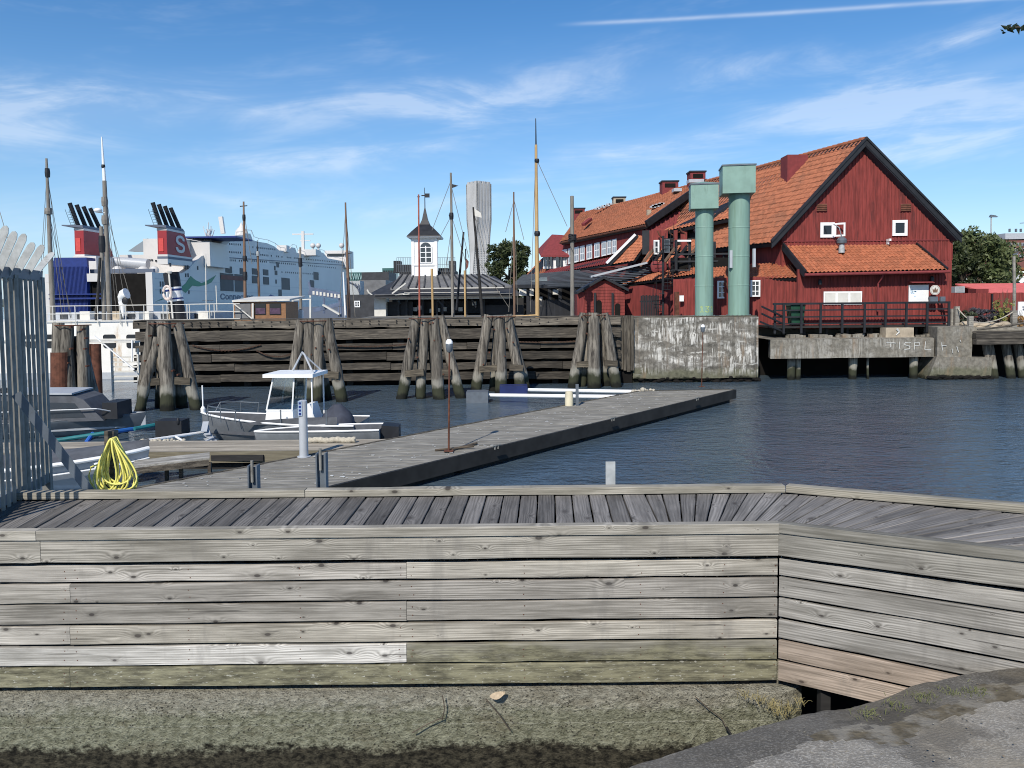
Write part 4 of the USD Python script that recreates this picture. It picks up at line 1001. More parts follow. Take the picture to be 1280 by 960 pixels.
# ------------------------------------------------------------------ boats
def hull(L, B, z0, zb, n=26, full=2.4, flare=.8):
    """Half sections from stern (t=0) to bow (t=1): gunwale, chine, keel."""
    t = np.linspace(0, 1, n); b = B / 2 * (1 - t ** full) ** .75 * (.92 + .08 * np.minimum(t * 4, 1)); b = np.maximum(b, .01)
    zs = z0 + (zb - z0) * t ** 2.2; x = -L / 2 + L * t
    key = -.18 + .18 * np.clip((t - .75) / .25, 0, 1) ** 2 * 2
    sec = lambda s_: [(x, s_ * b, zs), (x, s_ * b * .985, zs - .07), (x - .08 * t, s_ * b * flare * (1 - .15 * t), zs * .30 + .02), (x - .22 * t, s_ * b * .2, key)]
    return t, x, b, zs, sec
def boat_mesh(L, B, z0, zb, floor=.22, rim=.10):
    t, x, b, zs, sec = hull(L, B, z0, zb)
    n = len(t); cols = [np.stack(c, 1) for c in sec(1)][::1] + [np.stack(c, 1) for c in sec(-1)][::-1]
    outer = np.stack(cols, 1)   # n x 8 x 3
    F_ = [[i * 8 + k, i * 8 + k + 1, (i + 1) * 8 + k + 1, (i + 1) * 8 + k] for i in range(n - 1) for k in range(7)]
    F_ += [[0, 1, 6, 7], [1, 2, 5, 6], [2, 3, 4, 5]]
    hullm = (outer.reshape(-1, 3), F_)
    bi = np.maximum(b - rim, .005); fl = np.full(n, floor)
    inn = np.stack([np.stack([x, b, zs + .012], 1), np.stack([x, bi, zs + .012], 1), np.stack([x, bi * .9, fl], 1), np.stack([x, -bi * .9, fl], 1), np.stack([x, -bi, zs + .012], 1), np.stack([x, -b, zs + .012], 1)], 1)
    F2 = [[i * 6 + k, i * 6 + k + 1, (i + 1) * 6 + k + 1, (i + 1) * 6 + k] for i in range(n - 1) for k in range(5)]
    return hullm, (inn.reshape(-1, 3), F2), (t, x, b, zs)
class Fr:   # a boat's own frame: x forward, y to port, z up
    def __init__(s, o, ang): s.o = np.asarray(o, float); s.a = np.array([math.cos(ang), math.sin(ang), 0]); s.b = np.array([-math.sin(ang), math.cos(ang), 0])
    def __call__(s, p):
        p = np.atleast_2d(np.asarray(p, float)); r = s.o + p[:, :1] * s.a + p[:, 1:2] * s.b + p[:, 2:] * np.array([0, 0, 1.0]); return r if len(r) > 1 else r[0]
c = W(352, 531, 22.2); fr = Fr((c[0], 22.2, 0), math.radians(176))
bt = thing('motor_boat', 'open grey motor boat with a white windowed steering shelter moored at the finger pier', 'boat', (c[0], 22.2, 0))
hm, im, (t, x, b, zs) = boat_mesh(4.75, 1.9, .55, .80)
MB().add(fr(hm[0]), hm[1]).build(bt, 'hull', M('grey_hull', (.15, .16, .17), .15, 3, .4), smooth=50)
MB().add(fr(im[0]), im[1]).build(bt, 'gunwale_and_floor', m_grey, smooth=40)
m = MB(); m.path(fr(np.stack([x, b + .02, zs + .01], 1)), .03, 6); m.path(fr(np.stack([x, -b - .02, zs + .01], 1)), .03, 6); m.build(bt, 'rub_rail', m_white, smooth=40)
fs = lambda p: fr(np.atleast_2d(np.asarray(p, float)) * [.86, .95, .93] + [-.28, 0, .02])
wb = MB(); V = [(.65, -.62, .40), (.65, .62, .40), (-.35, .62, .40), (-.35, -.62, .40), (.58, -.58, 1.0), (.58, .58, 1.0), (-.3, .58, 1.0), (-.3, -.58, 1.0)]
wb.hexa(fs(np.array(V)[[3, 0, 1, 2, 7, 4, 5, 6]])); wb.build(bt, 'console', m_white)
m = MB()
cor = [((.58, -.57, 1.0), (.34, -.55, 1.98)), ((.58, .57, 1.0), (.34, .55, 1.98)), ((-.28, -.57, 1.0), (-.36, -.55, 1.98)), ((-.28, .57, 1.0), (-.36, .55, 1.98))]
for a_, b_ in cor: m.beam(fs(a_), fs(b_), .04, .04)
for a_, b_ in ((cor[0][0], cor[1][0]), (cor[0][0], cor[2][0]), (cor[1][0], cor[3][0])): m.beam(fs(a_), fs(b_), .04, .04)
m.beam(fs((-.95, -.55, .5)), fs((-.95, -.55, 2.0)), .035, .035); m.beam(fs((-.95, .55, .5)), fs((-.95, .55, 2.0)), .035, .035)
m.build(bt, 'window_frame', m_white)
for q in ((0, 1), (0, 2), (1, 3)):
    A_, B_ = cor[q[0]], cor[q[1]]
    m = MB(); m.slab([fs(A_[0]), fs(B_[0]), fs(B_[1]), fs(A_[1])], fs((0, 0, 0)) * 0 + np.array([.004, .004, 0])); m.build(bt, 'pane', m_glass)
m = MB(); m.slab(fs([(.62, -.72, 2.0), (.62, .72, 2.0), (-1.05, .72, 2.0), (-1.05, -.72, 2.0)]), (0, 0, .10)); m.build(bt, 'roof', m_white)
m = MB(); m.path(fs([(.10, -.5, 2.1), (-.35, -.2, 2.68), (-.45, 0, 2.72), (-.6, .2, 2.66), (-1.0, .5, 2.1)]), .028, 7); m.path(fs([(-.45, 0, 2.7), (-.95, -.45, 2.1)]), .022, 6); m.build(bt, 'mast_frame', m_greyl, smooth=40)
m = MB(); m.hexa(fs(np.array([(-.62, -.35, .3), (-.62, .35, .3), (-1.1, .35, .3), (-1.1, -.35, .3), (-.66, -.35, 1.15), (-.66, .35, 1.15), (-.8, .35, 1.15), (-.8, -.35, 1.15)])[[3, 0, 1, 2, 7, 4, 5, 6]])); m.build(bt, 'helm_seat', m_white)
m = MB(); m.lathe([(.50, 0), (.47, .16), (.36, .34), (.24, .44), (.12, .56), (0, .57)], fs((-1.6, 0, .5)), 9, .3); m.build(bt, 'engine_cover', m_tarp, smooth=30)
m = MB(); w0 = fs((.25, 0, 1.25)); an = np.linspace(0, 2 * math.pi, 15); m.path([w0 + fr.b * .16 * math.cos(a) + np.array([0, 0, .16 * math.sin(a)]) for a in an], .014, 5); m.build(bt, 'steering_wheel', m_black)
for sgn in (-1, 1):
    pts = [(1.05, sgn * .82, .68), (1.0, sgn * .82, .98), (1.5, sgn * .68, 1.02), (2.0, sgn * .4, 1.05), (2.1, sgn * .3, .8)]
    m = MB(); m.path(fr(pts), .016, 6)
    for k in (1, 2, 3): m.path(fr([pts[k], (pts[k][0], pts[k][1], .62)]), .014, 5)
    m.build(bt, 'bow_rail', m_steel)
m = MB(); m.slab(fr([(-.35, .80, .56), (-1.9, .86, .56), (-1.9, .84, .80), (-.9, .82, .78), (.3, .82, .70), (.85, .82, .58)]), (0, .012, 0)); m.build(bt, 'spray_cloth', m_grey)
for xx in (-.3, -1.0, -1.6):
    m = MB(); m.beam(fr((xx, .84, .5)), fr((xx, .84, 1.0)), .03, .03); m.build(bt, 'stanchion', m_steel)
m = MB(); m.tube(fr((2.34, 0, .75)), fr((2.34, 0, 1.6)), .02); m.lathe([(.06, 0), (.07, .12), (.02, .2)], fr((2.34, 0, .8)), 10); m.build(bt, 'bow_light', m_white)
m = MB()
for k in range(5): m.beam(fr((2.0, .55, .14 + k * .12)), fr((1.45 + k * .1, 1.0, .05 + k * .09)), .16, .02)
m.build(bt, 'bow_steps', m_greyl)
c = W(398, 545, 20.75); fr = Fr((c[0], 20.75, 0), math.radians(183)); dn = thing('dinghy', 'low aluminium dinghy lying alongside the motor boat with a dark outboard at its stern', 'boat', (c[0], 20.75, 0))
hm, im, (t, x, b, zs) = boat_mesh(3.4, 1.15, .56, .50, floor=.12)
MB().add(fr(hm[0]), hm[1]).build(dn, 'hull', M('alu_hull', (.20, .215, .225), .15, 3, .4), smooth=50); MB().add(fr(im[0]), im[1]).build(dn, 'interior', m_grey, smooth=40)
m = MB(); m.path(fr(np.stack([x, b + .01, zs + .02], 1)), .028, 6); m.path(fr(np.stack([x, -b - .01, zs + .02], 1)), .028, 6); m.build(dn, 'gunwale', m_white, smooth=40)
m = MB(); m.hexa(fr(np.array([(-1.72, -.3, .02), (-1.72, .3, .02), (-2.2, .3, .02), (-2.2, -.3, .02), (-1.74, -.3, .66), (-1.74, .3, .66), (-2.2, .28, .62), (-2.2, -.28, .62)])[[3, 0, 1, 2, 7, 4, 5, 6]])); m.build(dn, 'outboard', m_black)
m = MB(); m.cbox(fr((.1, 0, .36)), (.22, .9, .04)); m.build(dn, 'thwart', m_greyl)
# boats at the left behind the fence
c = W(84, 545, 23.5); fr = Fr((c[0], 23.5, 0), math.radians(8)); ca = thing('cabin_boat', 'grey cabin boat with a canvas hood half hidden behind the fence', 'boat', (c[0], 23.5, 0))
hm, im, (t, x, b, zs) = boat_mesh(4.6, 1.9, .5, .62, floor=.2)
MB().add(fr(hm[0]), hm[1]).build(ca, 'hull', m_steel, smooth=50); MB().add(fr(im[0]), im[1]).build(ca, 'deck', m_greyl, smooth=40)
m = MB(); prof = [(-1.9, .5), (1.35, .5), (.8, 1.15), (.45, 1.30), (-1.7, 1.36)]; V = fr([(u, -.75, w) for u, w in prof] + [(u, .75, w) for u, w in prof])
F_ = [[0, i, i + 1] for i in range(1, 4)] + [[5, 5 + i + 1, 5 + i] for i in range(1, 4)] + [q for i in range(5) for q in ([i, 5 + i, 5 + (i + 1) % 5], [i, 5 + (i + 1) % 5, (i + 1) % 5])]
m.add(V, F_); m.build(ca, 'canvas_hood', m_grey)
m = MB(); m.slab(fr([(-1.6, -.757, .62), (.85, -.757, .62), (.55, -.757, 1.05), (-1.6, -.757, 1.18)]), (0, -.004, 0)); m.build(ca, 'hood_window', m_pane)
m = MB(); m.slab(fr([(-1.85, -.80, 1.37), (.5, -.80, 1.31), (.5, .80, 1.31), (-1.85, .80, 1.37)]), (0, 0, .05)); m.build(ca, 'hood_top', m_greyl)
m = MB(); m.path(fr([(-2.0, -.9, .58), (-2.0, -.9, .85), (1.2, -.85, .88), (1.7, -.5, .7)]), .02, 6); m.build(ca, 'rail', m_greyl)
m = MB(); m.path(fr([(-1.4 + .3 * math.sin(k * 2.1), -.5 + .4 * math.cos(k * 1.7), 1.43 + .03 * (k % 3)) for k in range(16)]), .025, 5); m.build(ca, 'rope_coil', m_black)
m = MB(); m.cbox(fr((1.55, -.2, .78)), (.45, .9, .5)); m.build(ca, 'dark_locker', m_black)
c = W(66, 590, 16.6); fr = Fr((c[0], 16.6, 0), math.radians(14)); rb = thing('covered_boat', 'pale grey boat under a dark cover just behind the fence stay', 'boat', (c[0], 16.6, 0))
hm, im, (t, x, b, zs) = boat_mesh(3.9, 1.7, .58, .78, floor=.3)
MB().add(fr(hm[0]), hm[1]).build(rb, 'hull', m_greyl, smooth=50)
m = MB(); n = len(x); V = np.concatenate([np.stack([x, b, zs + .02], 1), np.stack([x, b * .45, zs + .14], 1), np.stack([x, b * 0, zs + .20], 1), np.stack([x, -b * .45, zs + .14], 1), np.stack([x, -b, zs + .02], 1)])
m.add(fr(V), [[k * n + i, k * n + i + 1, (k + 1) * n + i + 1, (k + 1) * n + i] for k in range(4) for i in range(n - 1)]); m.build(rb, 'cover', m_grey, smooth=40)
m = MB(); m.path(fr(np.stack([x, -b - .03, zs], 1)), .045, 7); m.path(fr(np.stack([x, -b * .93 - .03, zs - .22], 1)), .02, 6); m.build(rb, 'rub_rail', m_white, smooth=40)
q = fr((1.15, -.75, .45)); m = MB(); m.tube(q + [0, -.12, .22], q + [.05, -.14, -.16], .075, .075, 10); m.top('fender', m_white, 'white cylindrical fender hanging beside the covered boat', 'fender', smooth=40)
q = W(216, 538, 23.0); m = MB(); m.cbox((q[0], 23.0, .22), (.78, .6, .58)); m.ball((q[0] + .3, 22.7, .5), (.05, .05, .12)); m.top('float_block', m_black, 'dark blocky float at the right end of the blue boom', 'float')
bl_ = thing('blue_boom', 'mooring boom wrapped blue and green left of the dark float', 'boom', tuple(W(170, 537, 23) * [1, 1, 0]))
for (a, b, mt) in (((60, 552), (140, 540), m_teal), ((139, 540), (168, 536), M('boom_blue', (.03, .14, .42), .1, 4, .5)), ((168, 536), (200, 530), m_teal), ((108, 553), (116, 542), M('rope_blue', (.04, .15, .5), .1, 4, .6))):
    m = MB(); m.tube(W(*a, 22.2), W(*b, 22.9), .06, .06, 8); m.build(bl_, 'boom_section', mt)
wb_ = thing('white_boom', 'thin white mooring boom running to the bow of the motor boat', 'boom', tuple(W(220, 549, 21) * [1, 1, 0]))
m = MB(); m.tube(W(175, 552, 20.2), W(258, 540, 22.0), .045, .045, 8); m.tube(W(220, 546, 21), W(232, 553, 20.4), .03); m.tube(W(255, 553, 20.2), W(268, 546, 21.8), .03); m.build(wb_, 'pipe', m_white)
m = MB()
for i in range(26): q = W(rng.uniform(176, 232), 551.5, 20.0); m.ball(q + [0, rng.normal(0, .08), 0], rng.uniform(.03, .07), 1)
m.top('rope_pile', m_rope, 'loose white rope along the far edge of the finger pier', 'rope', smooth=True, kind='stuff')

# ------------------------------------------------------------------ the long red house
def tiles(m, A, B, C, D, cw=.24, rh=.34, amp=.035, step=.03, sub=4):
    """Pantiles on the quad A (eave left), B (eave right), C (ridge right), D (ridge left): waves across, courses stepped up the slope."""
    A, B, C, D = (np.asarray(q, float) for q in (A, B, C, D))
    nc = max(2, int(max(np.linalg.norm(B - A), np.linalg.norm(C - D)) / cw)); nr = max(2, int(max(np.linalg.norm(D - A), np.linalg.norm(C - B)) / rh))
    u = np.linspace(0, 1, nc * sub + 1); nn_ = np.cross(B - A, D - A); nn_ /= np.linalg.norm(nn_)
    if nn_[2] < 0: nn_ = -nn_
    wv = amp * np.sin(u * nc * 2 * math.pi); V = []
    for r in range(nr):
        for v, lift in ((r / nr, step), ((r + 1) / nr, 0.0)):
            lo = A + (B - A) * u[:, None]; hi = D + (C - D) * u[:, None]
            jit = .012 * (meshkit.noise(np.stack([u * nc, u * 0 + r, u * 0], 1), 3) - .5)
            V.append(lo + (hi - lo) * v + nn_ * (wv + lift + jit)[:, None])
    n = len(u); F_ = [[a * n + i, a * n + i + 1, (a + 1) * n + i + 1, (a + 1) * n + i] for a in range(2 * nr - 1) for i in range(n - 1)]
    m.add(np.vstack(V), F_)
    return nn_
def roof(parent, A, B, C, D, mat, th=.18, **kw):
    m = MB(); nn_ = tiles(m, A, B, C, D, **kw); m.build(parent, 'roof_tiles', mat, kind='stuff')
    m = MB(); m.slab([np.asarray(q, float) - nn_ * .06 for q in (A, B, C, D)], -nn_ * th); m.build(parent, 'roof_boarding', m_black)
def battens(m, x0, x1, y, zlo, zhi, pitch=.21, w=.05, t=.03, dirx=(1, 0, 0)):
    """Vertical cover strips on a wall whose lower and upper edges are functions of x."""
    for x in np.arange(x0 + pitch / 2, x1, pitch):
        a, b = zlo(x), zhi(x)
        if b - a > .1: m.box((x - w / 2, y - t, a), (x + w / 2, y - .001, b))
def wpx(parent, px0, py0, px1, py1, Y, nx=1, nz=2, name='window', fr_=.09, mat=None, fm=None, proud=.06):
    """A window on a wall that faces the viewer at depth Y: frame with its pane and bars."""
    a, b = W(px0, py1, Y), W(px1, py0, Y); x0, x1, z0, z1 = a[0], b[0], a[2], b[2]; fm = fm or m_white
    m = MB(); y0, y1 = Y - proud, Y + .02
    m.box((x0, y0, z0), (x0 + fr_, y1, z1)); m.box((x1 - fr_, y0, z0), (x1, y1, z1)); m.box((x0 + fr_, y0, z0), (x1 - fr_, y1, z0 + fr_)); m.box((x0 + fr_, y0, z1 - fr_), (x1 - fr_, y1, z1))
    for i in range(1, nx): x = x0 + (x1 - x0) * i / nx; m.box((x - fr_ * .3, y0 + .01, z0 + fr_), (x + fr_ * .3, y1, z1 - fr_))
    for i in range(1, nz): z = z0 + (z1 - z0) * i / nz; m.box((x0 + fr_, y0 + .012, z - fr_ * .25), (x1 - fr_, y1, z + fr_ * .25))
    w_ = m.build(parent, name, fm)
    m = MB(); m.box((x0 + fr_ * .9, Y - .02, z0 + fr_ * .9), (x1 - fr_ * .9, Y - .005, z1 - fr_ * .9)); m.build(w_, 'pane', mat or m_pane)
    return w_

house = thing('red_house', 'long red boarded house with black gable edges and orange tiled roofs behind the concrete pier', 'house', (18.8, 42, 2.5))
Y0 = 40.70; GY = 41.0; AX = -.413
apex, tl_, tr_ = W(1082, 174, Y0), W(964, 303, Y0), W(1201, 296, Y0)
def ax(p, L, dz=0.0): return p + np.array([AX * L, L, dz])
LB = 27.0
RZ = -.55
roof(house, ax(tl_, LB), tl_, apex, ax(apex, LB, RZ), m_tile, th=.25, cw=.30, rh=.40)
roof(house, tr_, ax(tr_, LB), ax(apex, LB, RZ), apex, m_tile, th=.25, cw=.45, rh=.5)
m = MB()
for i in range(80):
    q = ax(apex, LB * i / 80, RZ * i / 80); q2 = ax(apex, LB * (i + 1.1) / 80, RZ * (i + 1.1) / 80); m.path([q + [0, 0, .03], q2 + [0, 0, .05]], [.10, .115], 7)
m.build(house, 'ridge_tiles', m_tile, smooth=40, kind='stuff')
def under(x):   # underside of the gable roof at x
    return (apex[2] - (apex[0] - x) * (apex[2] - tl_[2]) / (apex[0] - tl_[0]) if x < apex[0] else apex[2] - (x - apex[0]) * (apex[2] - tr_[2]) / (tr_[0] - apex[0])) - .42
gx0, gx1 = float(W(977, 320, GY)[0]), float(W(1190, 320, GY)[0])
m = MB(); P = [(gx0, 2.5), (gx1, 2.5), (gx1, under(gx1)), (apex[0], under(apex[0])), (gx0, under(gx0))]
m.prism(P, (0, GY, 0), (1, 0, 0), (0, 0, 1), (0, .2, 0)); m.build(house, 'gable_wall', m_red)
m = MB(); battens(m, gx0, gx1, GY, lambda x: 5.9, under, .19, .055); m.build(house, 'wall_battens', m_red, kind='stuff')
m = MB(); q = W(975, 309, GY); m.box((gx0, GY - .05, 6.93), (gx1, GY - .031, 6.99)); m.build(house, 'drip_board', m_brick)
for a_, b_ in ((tl_, apex), (tr_, apex)):
    m = MB(); d = (b_ - a_); m.slab([a_ + [0, -.10, .06], b_ + [0, -.10, .06], b_ + [0, -.10, -.34], a_ + [0, -.10, -.32]], (0, .08, 0)); m.build(house, 'verge_board', m_black)
    m = MB(); m.slab([a_ + [0, -.16, .12], b_ + [0, -.16, .12], b_ + [0, -.16, -.02], a_ + [0, -.16, 0]], (0, .34, 0)); m.build(house, 'verge_cap', m_black)
# walls along both long sides
lw0 = np.array([gx0, GY + .2, 0]); rw0 = np.array([gx1, GY + .2, 0])
for q, s_ in ((lw0, .2), (rw0, -.2)):
    e = q + np.array([AX * LB, LB - 1, 0]); m = MB(); m.slab([q + [0, 0, 2.5], e + [0, 0, 2.5], e + [0, 0, under(q[0]) + .2], q + [0, 0, under(q[0]) + .2]], (s_, 0, 0)); m.build(house, 'side_wall', m_red2)
m = MB(); e = np.array([gx0 + AX * LB, GY + LB - 1, 0]); m.slab([e + [0, 0, 2.5], e + [gx1 - gx0, 0, 2.5], e + [gx1 - gx0, 0, 7], e + [apex[0] - gx0, 0, 11], e + [0, 0, 7]], (0, .2, 0)); m.build(house, 'end_wall', m_red2)
# windows and vents of the gable
wpx(house, 1025, 278, 1043, 297, GY - .03, 1, 1, fr_=.16, mat=m_dark)
wpx(house, 1115, 275, 1134, 295, GY - .03, 1, 1, fr_=.15, mat=m_dark)
a = W(1043, 279, GY - .1); m = MB(); c0, c1 = W(1043, 296, GY - .08), W(1050, 279, GY - .5)
h_ = a[2] - c0[2]
for (u0, u1, z0_, z1_) in ((0, 1, 0, .09), (0, 1, h_ - .09, h_), (0, .16, .09, h_ - .09), (.84, 1, .09, h_ - .09)):
    p0, p1 = np.array([a[0] + .42 * u0, GY - .12 - .36 * u0, c0[2]]), np.array([a[0] + .42 * u1, GY - .12 - .36 * u1, c0[2]])
    m.slab([p0 + [0, 0, z0_], p1 + [0, 0, z0_], p1 + [0, 0, z1_], p0 + [0, 0, z1_]], (.02, .035, 0))
m.build(house, 'open_casement', m_white)
for px in (1020, 1125):
    q0, q1 = W(px, 264, GY), W(px + 13, 255, GY); fr_ = MB(); fr_.box((q0[0] - .04, GY - .045, q0[2] - .03), (q1[0] + .04, GY - .031, q1[2] + .03)); v = fr_.build(house, 'vent', m_brick)
    m = MB()
    for k in range(4): z = q0[2] + (q1[2] - q0[2]) * (k + .5) / 4; m.slab([(q0[0], GY - .09, z - .05), (q1[0], GY - .09, z - .05), (q1[0], GY - .047, z + .04), (q0[0], GY - .047, z + .04)], (0, -.006, .012))
    m.build(v, 'louvre', m_rust)
q = W(1111, 300, GY - .3); m = MB(); m.cbox(q, (.10, .34, .12)); m.cbox(q + [0, .1, -.14], (.07, .2, .16)); m.build(house, 'camera_box', m_white)
# front lean-to
FY = 38.9; eL, eR = W(1008, 341, FY - .55), W(1184, 337, FY - .55); tL, tR = W(980, 307, GY - .03), W(1145, 305.5, GY - .03)
roof(house, eL, eR, tR, tL, m_tile2, th=.12, cw=.205, rh=.30, amp=.04, step=.035)
m = MB(); m.slab([eR, ax(eR, 0) + [.0, 2.2, .05], tR], (0, 0, -.12)); m.build(house, 'hip_boarding', m_black)
m = MB(); m.beam(eL + [-.06, 0, -.06], tL + [-.06, 0, -.02], .10, .36); m.build(house, 'verge_board', m_black)
m = MB(); m.beam(eR + [.02, 0, .03], tR + [.02, 0, .05], .08, .12); m.build(house, 'hip_cap', m_black)
m = MB(); m.path([eL + [-.1, -.06, -.10], eR + [.1, -.06, -.10]], .075, 8); m.build(house, 'gutter', m_brick, smooth=40)
wx0, wx1 = float(W(997, 380, FY)[0]), float(W(1183, 380, FY)[0]); zt = eL[2] + .2
m = MB(); m.box((wx0, FY, 2.4), (wx1, FY + .16, zt)); m.build(house, 'front_wall', m_red)
m = MB(); battens(m, wx0, wx1, FY, lambda x: 2.5, lambda x: zt, .16, .045); m.build(house, 'wall_battens', m_red, kind='stuff')
m = MB(); m.slab([(wx1 - .16, FY + .16, 2.4), (wx1 - .16, GY + 1, 2.4), (wx1 - .16, GY + 1, 5.6), (wx1 - .16, FY + .16, zt)], (.155, 0, 0)); m.build(house, 'side_wall', m_red2)
q = W(1097, 342, FY - .1); m = MB(); m.path([q + [.1, -.45, .02], q + [.05, -.3, -.28], q + [0, -.08, -.5], q + [0, -.08, -1.9]], .045, 7); m.build(house, 'downpipe', m_brick, smooth=40)
a, b = W(1029, 381, FY), W(1077, 364, FY); bd = MB(); bd.box((a[0], FY - .06, a[2]), (b[0], FY - .031, b[2])); sh = bd.build(house, 'shutter_board', m_white)
for k in range(3):
    x0 = a[0] + (b[0] - a[0]) * (k / 3 + .03); x1 = a[0] + (b[0] - a[0]) * ((k + 1) / 3 - .03); m = MB(); m.box((x0, FY - .085, a[2] + .08), (x1, FY - .061, b[2] - .07)); m.build(sh, 'panel', m_offw)
a, b = W(1135, 377, FY), W(1160, 356, FY); m = MB(); m.box((a[0], FY - .07, a[2]), (b[0], FY - .031, b[2])); po = m.build(house, 'map_board', m_white)
m = MB()
for k in range(9): x, z = a[0] + .12 + rng.uniform(0, .25), a[2] + .25 + rng.uniform(0, .35); m.cbox((x, FY - .073, z), (rng.uniform(.04, .12), .003, rng.uniform(.03, .07)))
m.build(po, 'map_print', M('map_blue', (.25, .45, .62), .1, 9, .6))
m = MB(); m.slab([(a[0] - .05, FY - .45, b[2] + .12), (b[0] + .1, FY - .45, b[2] + .12), (b[0] + .1, FY - .031, b[2] + .2), (a[0] - .05, FY - .031, b[2] + .2)], (0, 0, -.03)); m.build(po, 'hood', m_brick)
q = W(1169, 362.5, FY - .55); m = MB(); an = np.linspace(0, 2 * math.pi, 25)[:-1]; m.prism([(.25 * math.cos(t_), .25 * math.sin(t_)) for t_ in an], q, (1, 0, 0), (0, 0, 1), (0, .03, 0)); sg = m.build(house, 'round_sign', m_offw)
m = MB(); m.prism([(-.11, -.12), (.11, -.12), (.14, .08), (.06, 0), (0, .13), (-.06, 0), (-.14, .08)], q + [0, -.012, 0], (1, 0, 0), (0, 0, 1), (0, .008, 0)); m.build(sg, 'crown_emblem', m_mastb)
m = MB()
for t_ in np.linspace(0, 2 * math.pi, 40): m.ball(q + [.215 * math.cos(t_), -.004, .215 * math.sin(t_)], .012, 1)
m.build(sg, 'rim', m_mastb, kind='stuff')
for px, w_ in ((1167, .38), (1178, .24)):
    q = W(px, 374, FY - .5); m = MB(); m.cbox(q, (w_, .12, .26)); m.cbox(q + [0, .25, -.1], (.06, .5, .06)); m.build(house, 'meter_box', m_steel)
for px, py in ((1025, 353), (1165, 349)):
    q = W(px, py, FY - .15); m = MB(); m.lathe([(.02, .17), (.09, .1), (.10, -.1), (.0, -.14)], q, 10); m.cbox(q + [0, .08, .12], (.06, .14, .06)); m.build(house, 'wall_lamp', m_black, smooth=40)
q = W(1052, 316, GY - 1.0); vp = MB(); vp.tube(q, q + [0, 0, .45], .16, .13, 12); vv = vp.build(house, 'roof_vent', m_steelL, smooth=40)
m = MB(); m.lathe([(.14, .45), (.24, .50), (.26, .66), (.16, .78), (0, .84)], q, 12); m.path([q + [0, 0, .8], q + [-.1, .1, 1.3], q + [-.3, .3, 1.5]], .03, 6); m.build(vv, 'cowl', m_steel, smooth=40)
# lower side lean-to at the left of the gable
def onto(px, py, a, b, c):   # point of the plane a, b, c seen at px, py
    n_ = np.cross(b - a, c - a); d = ray(px, py); return EP + d * ((a - EP) @ n_ / (d @ n_))
SE0, SE1 = W(1000, 347, 39.4), W(868, 351, 43.0); ST0 = W(985, 327, 41.3); ST1 = onto(884, 335, SE0, SE1, ST0)
roof(house, SE1, SE0, ST0, ST1, m_tile2, th=.10, cw=.22, rh=.3)
SE2 = W(778, 355, 50); SE3, ST3 = W(872, 342.5, 43.4), W(872, 330, 45.2); ST2 = onto(800, 346, SE2, SE3, ST3)
roof(house, SE2, SE3, ST3, ST2, m_tile2, th=.10, cw=.24, rh=.32)
a, b = W(846, 388, 42.2), W(1000, 349, 39.6)
m = MB(); m.slab([(a[0], 43.2, 2.4), (b[0], 39.6, 2.4), (b[0], 39.6, SE0[2] + .1), (a[0], 43.2, SE1[2] + .1)], (.1, .15, 0)); m.build(house, 'lower_wall', m_red)
m = MB()
for i in range(36):
    u = (i + .5) / 36; p = np.array([a[0] + (b[0] - a[0]) * u, 43.2 - 3.6 * u, 0]); m.slab([p + [-.03, -.035, 2.5], p + [.03, -.04, 2.5], p + [.03, -.04, 4.95], p + [-.03, -.035, 4.95]], (0, .03, 0))
m.build(house, 'wall_battens', m_red, kind='stuff')
wpx(house, 896.5, 351, 908, 373, 41.7, 2, 3, fr_=.08); wpx(house, 938, 350, 950, 371, 40.6, 2, 3, fr_=.08)
for px, Yd in ((905, 41.3), (836, 45.2)):
    q = W(px, 349, Yd); m = MB(); m.path([q, q + [.15, -.05, -.35], q + [.32, -.05, -.6], q + [.32, -.05, -1.7]], .05, 6); m.build(house, 'downpipe', m_rust, smooth=40)
q = W(852, 373, 42.6); m = MB(); m.cbox(q, (.24, .06, .32)); m.build(house, 'notice', m_white)
m = MB(); q = W(846, 390, 41.5); m.beam((q[0], 41.5, 2.4), (q[0], 41.5, 4.35), .22, .22, up=(0, 1, 0)); m.build(house, 'corner_post', m_rust)
a, b = W(778, 390, 49.5), W(826, 357, 47.5)
m = MB(); m.slab([(a[0], 49.5, 2.4), (b[0] + .6, 46.5, 2.4), (b[0] + .6, 46.5, 5.0), (a[0], 49.5, 4.75)], (.1, .2, 0)); m.build(house, 'lower_wall', m_red2)
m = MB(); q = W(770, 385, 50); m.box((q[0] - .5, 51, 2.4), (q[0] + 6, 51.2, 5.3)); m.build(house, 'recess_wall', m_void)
# spiral stair
q = W(829, 388, 44.5); m = MB(); m.tube((q[0], 44.5, 2.4), (q[0], 44.5, 7.6), .07)
for k in range(24):
    t_ = k * .55; z = 2.6 + k * .21; d = np.array([math.cos(t_), math.sin(t_), 0]); e = np.array([-math.sin(t_), math.cos(t_), 0]); c_ = np.array([q[0], 44.5, z])
    m.slab([c_, c_ + d * .62 - e * .16, c_ + d * .62 + e * .16], (0, 0, .035)); m.tube(c_ + d * .6, c_ + d * .6 + [0, 0, .9], .012, n=4)
m.build(house, 'spiral_stair', m_black)
